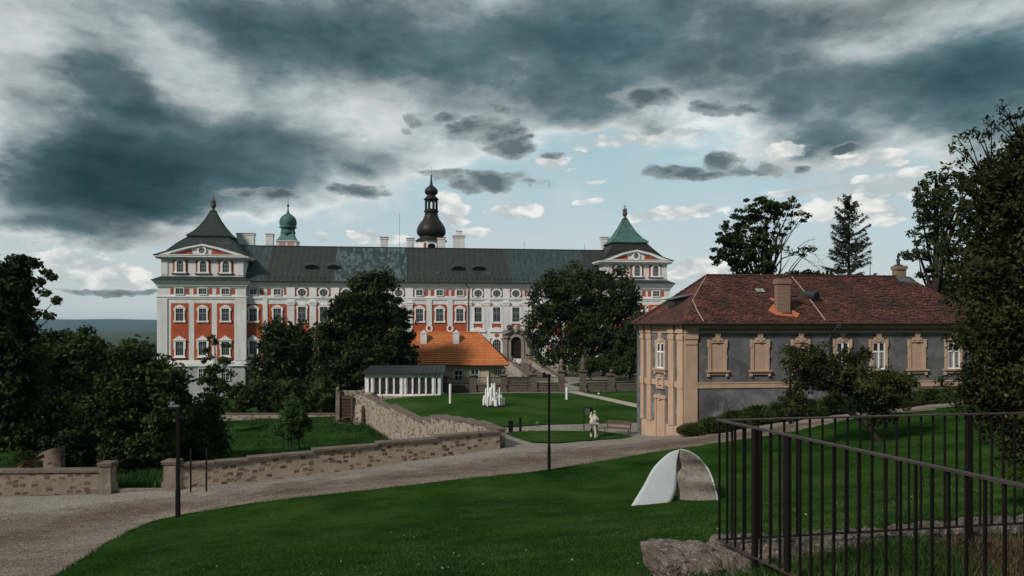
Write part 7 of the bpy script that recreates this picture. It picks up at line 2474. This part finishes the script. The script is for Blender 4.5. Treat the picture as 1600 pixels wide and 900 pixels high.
# juniper bushes at the foot of the grey house
JB = [(1085, 42.9, 1.2, .7), (1118, 42.7, 1.5, .95), (1150, 42.9, 1.5, 1.1), (1185, 43.0, 1.5, 1.15), (1222, 43.1, 1.5, 1.1), (1262, 43.2, 1.6, 1.1), (1305, 43.3, 1.6, 1.1), (1350, 43.5, 1.7, 1.1), (1400, 43.7, 1.7, 1.05), (1455, 44.0, 1.7, .95), (1505, 44.4, 1.6, .9)]
def juniper(i, px, d, rx, h):
    x = (px - 800) / F * d; z = hu(x, d) - .1; root = empty('juniper_bush', (x, d, z))
    lab = ['leftmost juniper bush, at the corner pilaster of the grey house', 'spreading juniper bush under the first blind window of the grey house', 'juniper bush between the first and second blind windows', 'juniper bush under the second blind window',
           'juniper bush left of the lamp post inside the apple tree', 'juniper bush right behind the lamp post', 'juniper bush below the grey downpipe, behind the apple crown', 'juniper bush behind the middle of the apple crown',
           'juniper bush behind the right half of the apple crown', 'juniper bush beside the short stone post', 'rightmost juniper bush, at the roadside below the big near tree'][i]
    tag(root, lab, 'bush', 'juniper bushes along the grey house')
    r = np.random.default_rng(50 + i); rr = random.Random(50 + i)
    n = 7500
    t = r.random(n) * 2 * math.pi; q = np.sqrt(r.random(n)); 
    bx = np.cos(t) * q * rx * .75; by = np.sin(t) * q * .75
    az = t + r.normal(0, .5, n); el = r.uniform(.15, .95, n)
    L = r.uniform(.3, 1.0, n)
    hh = h * (1 - .55 * q ** 2) * r.uniform(.35, 1.0, n)
    A = np.stack([bx, by, hh], 1); D_ = np.stack([np.cos(az) * np.cos(el), np.sin(az) * np.cos(el), np.sin(el)], 1)
    S = r.normal(size=A.shape); S -= (S * D_).sum(1)[:, None] * D_; S /= np.linalg.norm(S, axis=1)[:, None]
    L_ = (L * .28)[:, None]; W_ = .03
    V = np.stack([A - S * W_, A + S * W_, A + D_ * L_ + S * W_ * .2, A + D_ * L_ - S * W_ * .2], 1).reshape(-1, 3)
    fast_mesh('foliage', V, np.arange(len(V)).reshape(-1, 4), M['juniper'], root, r.random(n))
    mb = MB()
    for k in range(9):
        a = rr.uniform(0, 6.28); mb.tube([(0, 0, 0), (math.cos(a) * rx * .4, math.sin(a) * .4, h * .35), (math.cos(a) * rx * .7, math.sin(a) * .6, h * .6)], [.04, .025, .01], 5)
    mb.build('stem', M['bark'], root)


for i, j in enumerate(JB): juniper(i, *j)

# distant woodland beyond the castle's left side
def woodland():
    r = np.random.default_rng(77)
    n = 900
    y = r.uniform(260, 1500, n); x = -y * r.uniform(.3, .9, n)
    z = HL(x, y)
    h = r.uniform(8, 15, n)
    C = np.stack([x, y, z + h * .6], 1)
    V, Fc, rnd = leaf_cloud(C, h * .6, 90, 1.3, 78, .9, .4)
    o = fast_mesh('woodland', V, Fc, M['leaf_dark'], None, rnd); tag(o, 'distant dark woodland in the valley left of the castle', 'woodland', kind='stuff')


woodland()

# ------------------------------------------------------------------ grass
def blades(name, X, Y, Z, h, w, mat, seed, lean=.5, two=False):
    r = np.random.default_rng(seed); n = len(X)
    A = np.stack([X, Y, Z], 1); az = r.random(n) * 2 * math.pi; S = np.stack([np.cos(az), np.sin(az), np.zeros(n)], 1)
    la = r.random(n) * 2 * math.pi; ln = r.random(n) * lean
    H = (h * r.uniform(.5, 1.25, n))[:, None]; D_ = np.stack([np.cos(la) * ln, np.sin(la) * ln, np.ones(n)], 1) * H
    W_ = w * r.uniform(.7, 1.3, n)[:, None] / 2
    if two:
        mid = A + D_ * np.array([.35, .35, .6]); tip = A + D_
        V = np.stack([A - S * W_, A + S * W_, mid + S * W_ * .8, mid - S * W_ * .8, tip + S * W_ * .12, tip - S * W_ * .12], 1).reshape(-1, 3)
        i = np.arange(n) * 6
        Fc = np.vstack([np.stack([i, i + 1, i + 2, i + 3], 1), np.stack([i + 3, i + 2, i + 4, i + 5], 1)])
        rnd = np.tile(r.random(n), 2)
    else:
        V = np.stack([A - S * W_, A + S * W_, A + D_ + S * W_ * .15, A + D_ - S * W_ * .15], 1).reshape(-1, 3)
        Fc = np.arange(n * 4).reshape(-1, 4); rnd = r.random(n)
    return fast_mesh(name, V, Fc, mat, None, rnd)


M['loose_stone'] = plain('loose_stone', (.30, .26, .23), (.10, .08, .07), 9, .95)
M['flower'] = plain('clover_flower', (.30, .33, .16), None, 3, .9)


def hu_many(x, y):
    return np.concatenate([HU(x[i:i + 20000], y[i:i + 20000]) for i in range(0, len(x), 20000)]) if len(x) else x


r = np.random.default_rng(90)
n = 330000
d = 1 / (r.random(n) * (1 / 11.5 - 1 / 33) + 1 / 33)
k_ = r.uniform(-.66, .72, n)
x = k_ * d
ok = in_poly(x, d, lawn_poly)
x, d = x[ok], d[ok]
o = blades('lawn_grass', x, d, hu_many(x, d) + .045, .05, .013, M['grass_blade'], 91, .7)
tag(o, 'short mown green grass of the sloping lawn', 'grass', kind='stuff')
# shaggy edge of the lawn along the road
e = np.array(densify(LEs, .02, .05, closed=False)); e = e[(e[:, 1] < 46)]
e = e + r.normal(0, .05, e.shape)
o = blades('edge_grass', e[:, 0], e[:, 1], hu_many(e[:, 0], e[:, 1]) + .02, .10, .02, M['grass_blade'], 92, .9)
tag(o, 'ragged grass fringe where the lawn meets the road', 'grass', kind='stuff')
# loose stones on the road and pale flowers in the lawn
n = 9000
d = 1 / (r.random(n) * (1 / 20 - 1 / 45) + 1 / 45); x = r.uniform(-.75, .45, n) * d
ok = in_poly(x, d, road) & ~in_poly(x, d, lawn_poly) & (np.sin(x * .9 + d * 1.3) + r.normal(0, .7, n) > -.1); x, d = x[ok], d[ok]; z = hu_many(x, d); n = len(x)
s = (.018 + .05 * r.random(n) ** 3)[:, None, None]
T4 = np.array([[1, 0, -.3], [-.5, .85, -.3], [-.5, -.85, -.3], [0.1, 0, .9]])
an = r.random(n) * 6.28; Rz = np.stack([np.stack([np.cos(an), -np.sin(an), 0 * an], 1), np.stack([np.sin(an), np.cos(an), 0 * an], 1), np.stack([0 * an, 0 * an, 1 + 0 * an], 1)], 1)
V = (np.einsum('nij,kj->nki', Rz, T4) * s * np.array([1.2, 1.0, .7]) + np.stack([x, d, z], 1)[:, None]).reshape(-1, 3)
i4 = np.arange(n)[:, None, None] * 4; Fc = (i4 + np.array([[0, 1, 3], [1, 2, 3], [2, 0, 3]])[None]).reshape(-1, 3)
tag(fast_mesh('gravel', V, Fc, M['loose_stone']), 'loose stones scattered over the gravel road', 'gravel', kind='stuff')
n = 350
d = 1 / (r.random(n) * (1 / 12 - 1 / 32) + 1 / 32); x = r.uniform(-.6, .6, n) * d; ok = in_poly(x, d, lawn_poly) & (np.sin(x * 1.3) * np.sin(d * .8 + x) > .0); x, d = x[ok], d[ok]
o = blades('lawn_flowers', x, d, hu_many(x, d) + .09, .02, .035, M['flower'], 97, 2.5); tag(o, 'tiny pale clover flowers sprinkled over the near lawn', 'flowers', kind='stuff')
# rough grass on the meadow
n = 90000
x = r.uniform(-36, -3, n); y = r.uniform(44, 77, n); kk = ~in_poly(x, y, plateau)
x, y = x[kk], y[kk]
nz = np.sin(x * 1.7 + y * .6) + np.sin(x * .7 - y * 1.3) + r.normal(0, .8, len(x)); x, y = x[nz > .3], y[nz > .3]
o = blades('meadow_grass', x, y, HL(x, y), .22, .05, M['grass_blade'], 93, .8)
tag(o, 'rough uneven grass of the lower meadow', 'grass', kind='stuff')
# weeds along wall feet and behind the gateway
wx = []; wy = []; wz = []
for _ in range(2600):
    t = random.random(); a = Vector(WA1).lerp(Vector(WB1), t); xx = a.x - .25 - abs(random.gauss(0, .35)); yy = a.y + random.uniform(-.3, .3)
    wx.append(xx); wy.append(yy); wz.append(hl(xx, yy))
for _ in range(5000):
    xx = random.uniform(-20.5, -15.5); yy = random.uniform(35.8, 42); wx.append(xx); wy.append(yy); wz.append(hl(xx, yy))
o = blades('wall_weeds', np.array(wx), np.array(wy), np.array(wz), .42, .05, M['grass_blade'], 94, .6)
tag(o, 'tall weeds behind the gateway and along the foot of the retaining wall', 'grass', kind='stuff')

# ================================================================== TERRACE CORNER WITH RAILING
def vnoise(p, s, seed=0):
    return math.sin(p[0] * s * 1.7 + seed) * math.cos(p[1] * s * 2.3 + seed * 1.3) * .5 + math.sin(p[0] * s * 4.1 + p[1] * s * 3.3 + seed * 2.1) * .3 + math.sin(p[0] * s * 9.7 - p[1] * s * 8.3 + seed) * .2


def terrace():
    back = [(1.76, 6.88), (2.1, 7.02), (2.9, 7.22), (3.9, 7.50), (4.8, 7.75), (5.7, 7.98), (8, 8.5), (12, 9.2)]
    front = [(1.74, 6.22), (2.05, 6.26), (2.75, 6.66), (3.7, 7.03), (4.5, 7.22), (5.3, 7.42), (7.6, 7.8), (12, 8.5)]
    root = empty('terrace_wall', (1.3, 6.4, -3.2)); tag(root, 'rough weathered stone wall under the iron railing at the lower right', 'wall')
    T = Matrix.Translation((-1.3, -6.4, 3.2))
    ns, nw = 150, 12
    def lerpc(C, t):
        t = t * (len(C) - 1); k = min(int(t), len(C) - 2); f = t - k; return Vector(C[k]).lerp(Vector(C[k + 1]), f)
    vs = []
    for i in range(ns + 1):
        t = (i / ns) ** 1.5
        a, b_ = lerpc(front, t), lerpc(back, t)
        for j in range(nw + 1):
            p = a.lerp(b_, j / nw)
            e = min(j, nw - j) / nw
            z = -2.03 + .035 * vnoise(p, 3.1, 1) + .02 * vnoise(p, 9, 4) + .012 * vnoise(p, 23, 2) - .05 * max(0, .15 - e) / .15 + random.uniform(-.006, .006)
            if i < 3: z -= .03 * (3 - i)
            vs.append((p.x + .03 * vnoise(p, 5, 3), p.y + .05 * vnoise(p, 4, 7) * (1 if j in (0, nw) else .4), z))
    fs = []
    for i in range(ns):
        for j in range(nw):
            q = i * (nw + 1) + j; fs.append((q, q + nw + 1, q + nw + 2, q + 1))
    o = len(vs); 
    def skirt(idx, dz, flip):
        nonlocal vs, fs
        o = len(vs); rows = 5
        for k in range(1, rows + 1):
            for ii in idx:
                v = vs[ii]; vs.append((v[0] + random.uniform(-.02, .02), v[1] + random.uniform(-.02, .02), v[2] - dz * k / rows))
        m_ = len(idx); base = [idx] + [[o + (k - 1) * m_ + q for q in range(m_)] for k in range(1, rows + 1)]
        for k in range(rows):
            for q in range(m_ - 1):
                f = (base[k][q], base[k][q + 1], base[k + 1][q + 1], base[k + 1][q])
                fs.append(f[::-1] if flip else f)
    skirt([i * (nw + 1) for i in range(ns + 1)], 2.2, True); skirt([i * (nw + 1) + nw for i in range(ns + 1)], 2.2, False); skirt(list(range(nw + 1)), 2.2, False)
    MB(T)._add(vs, fs).build('wall', M['terrace_stone'], root)

    def stone(c, size, rz, tilt, seed, name='capstone'):
        n = 9; vs = []; idx = {}; fs = []
        def vert(ix, iy, iz):
            k = (ix, iy, iz)
            if k not in idx:
                p = Vector(((ix / n - .5), (iy / n - .5), (iz / 4 - .5)))
                # rounded block
                q = Vector((math.copysign(abs(p.x * 2) ** .9, p.x), math.copysign(abs(p.y * 2) ** .9, p.y), p.z * 2))
                ln = (abs(q.x) ** 12 + abs(q.y) ** 12 + abs(q.z) ** 12) ** (1 / 12)
                q = q / max(ln, 1e-6) * max(abs(q.x), abs(q.y), abs(q.z)) * 1.0
                q = Vector((q.x * size[0] / 2, q.y * size[1] / 2, q.z * size[2] / 2))
                d_ = .035 * vnoise((q.x * 2 + q.z * 3, q.y * 2 + q.z), 3, seed) + .018 * vnoise((q.x + q.z, q.y - q.z), 11, seed + 3)
                q += q.normalized() * d_
                idx[k] = len(vs); vs.append(q)
            return idx[k]
        for a in range(n):
            for b_ in range(n):
                fs.append((vert(a, b_, 4), vert(a + 1, b_, 4), vert(a + 1, b_ + 1, 4), vert(a, b_ + 1, 4))); fs.append((vert(a, b_, 0), vert(a, b_ + 1, 0), vert(a + 1, b_ + 1, 0), vert(a + 1, b_, 0)))
            for c_ in range(4):
                fs.append((vert(a, 0, c_), vert(a + 1, 0, c_), vert(a + 1, 0, c_ + 1), vert(a, 0, c_ + 1))); fs.append((vert(a, n, c_), vert(a, n, c_ + 1), vert(a + 1, n, c_ + 1), vert(a + 1, n, c_)))
                fs.append((vert(0, a, c_), vert(0, a, c_ + 1), vert(0, a + 1, c_ + 1), vert(0, a + 1, c_))); fs.append((vert(n, a, c_), vert(n, a + 1, c_), vert(n, a + 1, c_ + 1), vert(n, a, c_ + 1)))
        TT = T @ Matrix.Translation(c) @ Matrix.Rotation(rz, 4, 'Z') @ Matrix.Rotation(tilt, 4, 'Y')
        MB(TT)._add(vs, fs).build(name, M['terrace_stone'], root, smooth=True)
    stone((1.34, 6.44, -2.09), (.20, .60, .24), R(12), R(-9), 1)
    stone((1.60, 6.32, -2.12), (.36, .40, .20), R(-3), R(3), 2)
    stone((1.60, 6.70, -2.10), (.36, .34, .17), R(14), R(1), 5)
    stone((1.90, 6.24, -2.15), (.26, .26, .15), R(25), R(5), 11)
    stone((2.20, 6.90, -2.09), (.60, .36, .15), R(18), R(2), 6)
    stone((2.05, 6.46, -2.15), (.42, .30, .14), R(35), R(4), 8)
    # brick and mortar under the corner stone
    MB(T).box(1.31, 1.78, 6.20, 6.84, -3.8, -2.22).box(1.78, 2.1, 6.22, 6.4, -3.6, -2.25).build('masonry', M['terrace_brick'], root)
    # turf inside the railing
    poly = [(1.32, 6.15), (1.98, 6.24), (2.75, 6.70), (3.7, 7.07), (4.5, 7.26), (5.3, 7.46), (7.6, 7.84), (12, 8.55), (12, 1), (2.4, 1), (1.75, 3.5), (1.45, 5.2)]
    hf = lambda x, y: -2.13 + .035 * np.sin(np.asarray(x) * 2.1) * np.cos(np.asarray(y) * 1.7) + .012 * (np.asarray(x) - 2)
    o = sheet('terrace', poly, hf, .15, 0.0, M['enclosure_ground'], bstep=.2, skirt=2.0); tag(o, kind='structure')
    r = np.random.default_rng(5)
    def scatter(n, x0, x1, y0, y1, dens):
        x = r.uniform(x0, x1, n); y = r.uniform(y0, y1, n); k = in_poly(x, y, poly) & (r.random(n) < dens(x, y)); return x[k], y[k]
    dry = lambda x, y: np.clip((x / np.maximum(y, .1) - .47) * 5 + .3 * np.sin(x * 3 + y * 2), 0.0, 1)
    x, y = scatter(60000, 1.4, 6, 3.5, 7.6, lambda x, y: (1 - dry(x, y)) * .8)
    o = blades('terrace_grass', x, y, hf(x, y) - .01, .11, .007, M['grass_blade'], 6, .9, True); tag(o, 'longer green grass tufts behind the railing on the terrace', 'grass', kind='stuff')
    x, y = scatter(60000, 1.8, 7, 3.5, 7.8, lambda x, y: dry(x, y) * .8 + .05)
    o = blades('dry_grass', x, y, hf(x, y) - .01, .06, .006, M['dry_blade'], 7, 1.3, True); tag(o, 'dry brown grass on the right part of the terrace', 'grass', kind='stuff')


def mk_terrace_stone():
    b = MatB('weathered_terrace_stone', .95)
    v = b.coord('World')
    c = b.ramp(b.noise(v, 3.2, 8, .72), [(.28, (.05, .036, .028)), (.48, (.13, .10, .082)), (.7, (.24, .20, .17))])
    vo = b.voro(b.coord('World', (1, 1, 1)), 38)
    c = b.mix(b.ramp(b.math('MULTIPLY', b.sep(vo.outputs['Color'], 0), b.noise(v, 5, 6, .8)), [(.42, 0.0), (.5, .7)]), c, (.36, .33, .30))
    c = b.mix(b.ramp(b.noise(v, 7, 6, .75), [(.55, 0.0), (.7, .8)]), c, (.022, .017, .014))
    b.color(c); b.bump(b.math('ADD', b.noise(v, 16, 8, .75), b.math('MULTIPLY', vo.outputs['Distance'], .8)), 1.0, .03)
    return b.m


M['terrace_stone'] = mk_terrace_stone()
M['terrace_brick'] = mk_brick('old_brick_and_mortar', (.17, .08, .055), (.12, .06, .045), (.42, .40, .37), .26, .09, 0, .03, bump=.5)
terrace()


def railing():
    c = Vector((1.87, 6.66, 0)); f1 = Vector((3.30, 2.34, 0)); b1 = Vector((4.97, 7.20, 0)); 
    fd = (f1 - c).normalized(); bdv = (b1 - c).normalized(); b2 = c + bdv * 5.2
    zt, zb = -.87, -1.965
    root = empty('metal_railing', (c.x, c.y, zb)); tag(root, 'dark iron railing with thin vertical bars around the terrace corner', 'railing')
    T = Matrix.Translation((-c.x, -c.y, -zb))
    def bar(a, b_, w, h, z, name, mat):
        d = (b_ - a).normalized(); s = Vector((d.y, -d.x, 0)) * w / 2; u = Vector((0, 0, h))
        A = [a - s, b_ - s, b_ + s, a + s]; A = [Vector((p.x, p.y, z)) for p in A]
        MB(T).hexa(A, [p + u for p in A]).build(name, mat, root)
    bar(c - fd * .02, f1, .055, .014, zt - .014, 'top_rail', M['iron_top']); bar(c + bdv * .03, b2, .055, .014, zt - .015, 'top_rail', M['iron_top'])
    bar(c - fd * .02, f1, .045, .012, zb, 'bottom_rail', M['iron_top']); bar(c + bdv * .03, b2, .035, .012, zb + .001, 'bottom_rail', M['iron'])
    def upright(p, d, w, t, z0, z1, name):
        a = math.atan2(d.y, d.x); TT = T @ Matrix.Translation(p) @ Matrix.Rotation(a, 4, 'Z')
        return MB(TT).box(-w / 2, w / 2, -t / 2, t / 2, z0, z1).build(name, M['iron'], root)
    # front run
    L = (f1 - c).length; postf = []
    for px in (1179.5, 1230.5):
        t = line_t(px, (c.x, c.y), (f1.x, f1.y)) * L; postf.append(t); upright(c + fd * t, fd, .05, .034, zb - .35, zt - .016, 'post')
    t = .012
    while t < L:
        if min(abs(t - q) for q in postf) > .045: upright(c + fd * t, fd, .012, .019, zb + .013, zt - .0155, 'baluster')
        t += .118
    upright(c + fd * 3.4, fd, .058, .04, zb - .35, zt - .016, 'post')
    # back run
    L2 = (b2 - c).length; tp = line_t(1514, (c.x, c.y), (b2.x, b2.y)) * L2
    upright(c + bdv * tp, bdv, .06, .04, zb - .25, zt - .017, 'post'); 
    t = .13
    while t < L2:
        if abs(t - tp) > .05: upright(c + bdv * t, bdv, .016, .016, zb + .014, zt - .0165, 'baluster')
        t += .1285


railing()


def haze():
    m_ = bpy.data.materials.new('haze_air'); m_.use_nodes = True; N = m_.node_tree.nodes; N.clear()
    out = N.new('ShaderNodeOutputMaterial'); v = N.new('ShaderNodeVolumePrincipled')
    v.inputs['Color'].default_value = (.45, .72, .90, 1); v.inputs['Density'].default_value = 5e-5; v.inputs['Anisotropy'].default_value = 0.0
    m_.node_tree.links.new(v.outputs[0], out.inputs['Volume'])
    tag(MB().box(-9600, 9600, -700, 9600, -64, 46).build('haze', m_), kind='stuff')


haze()
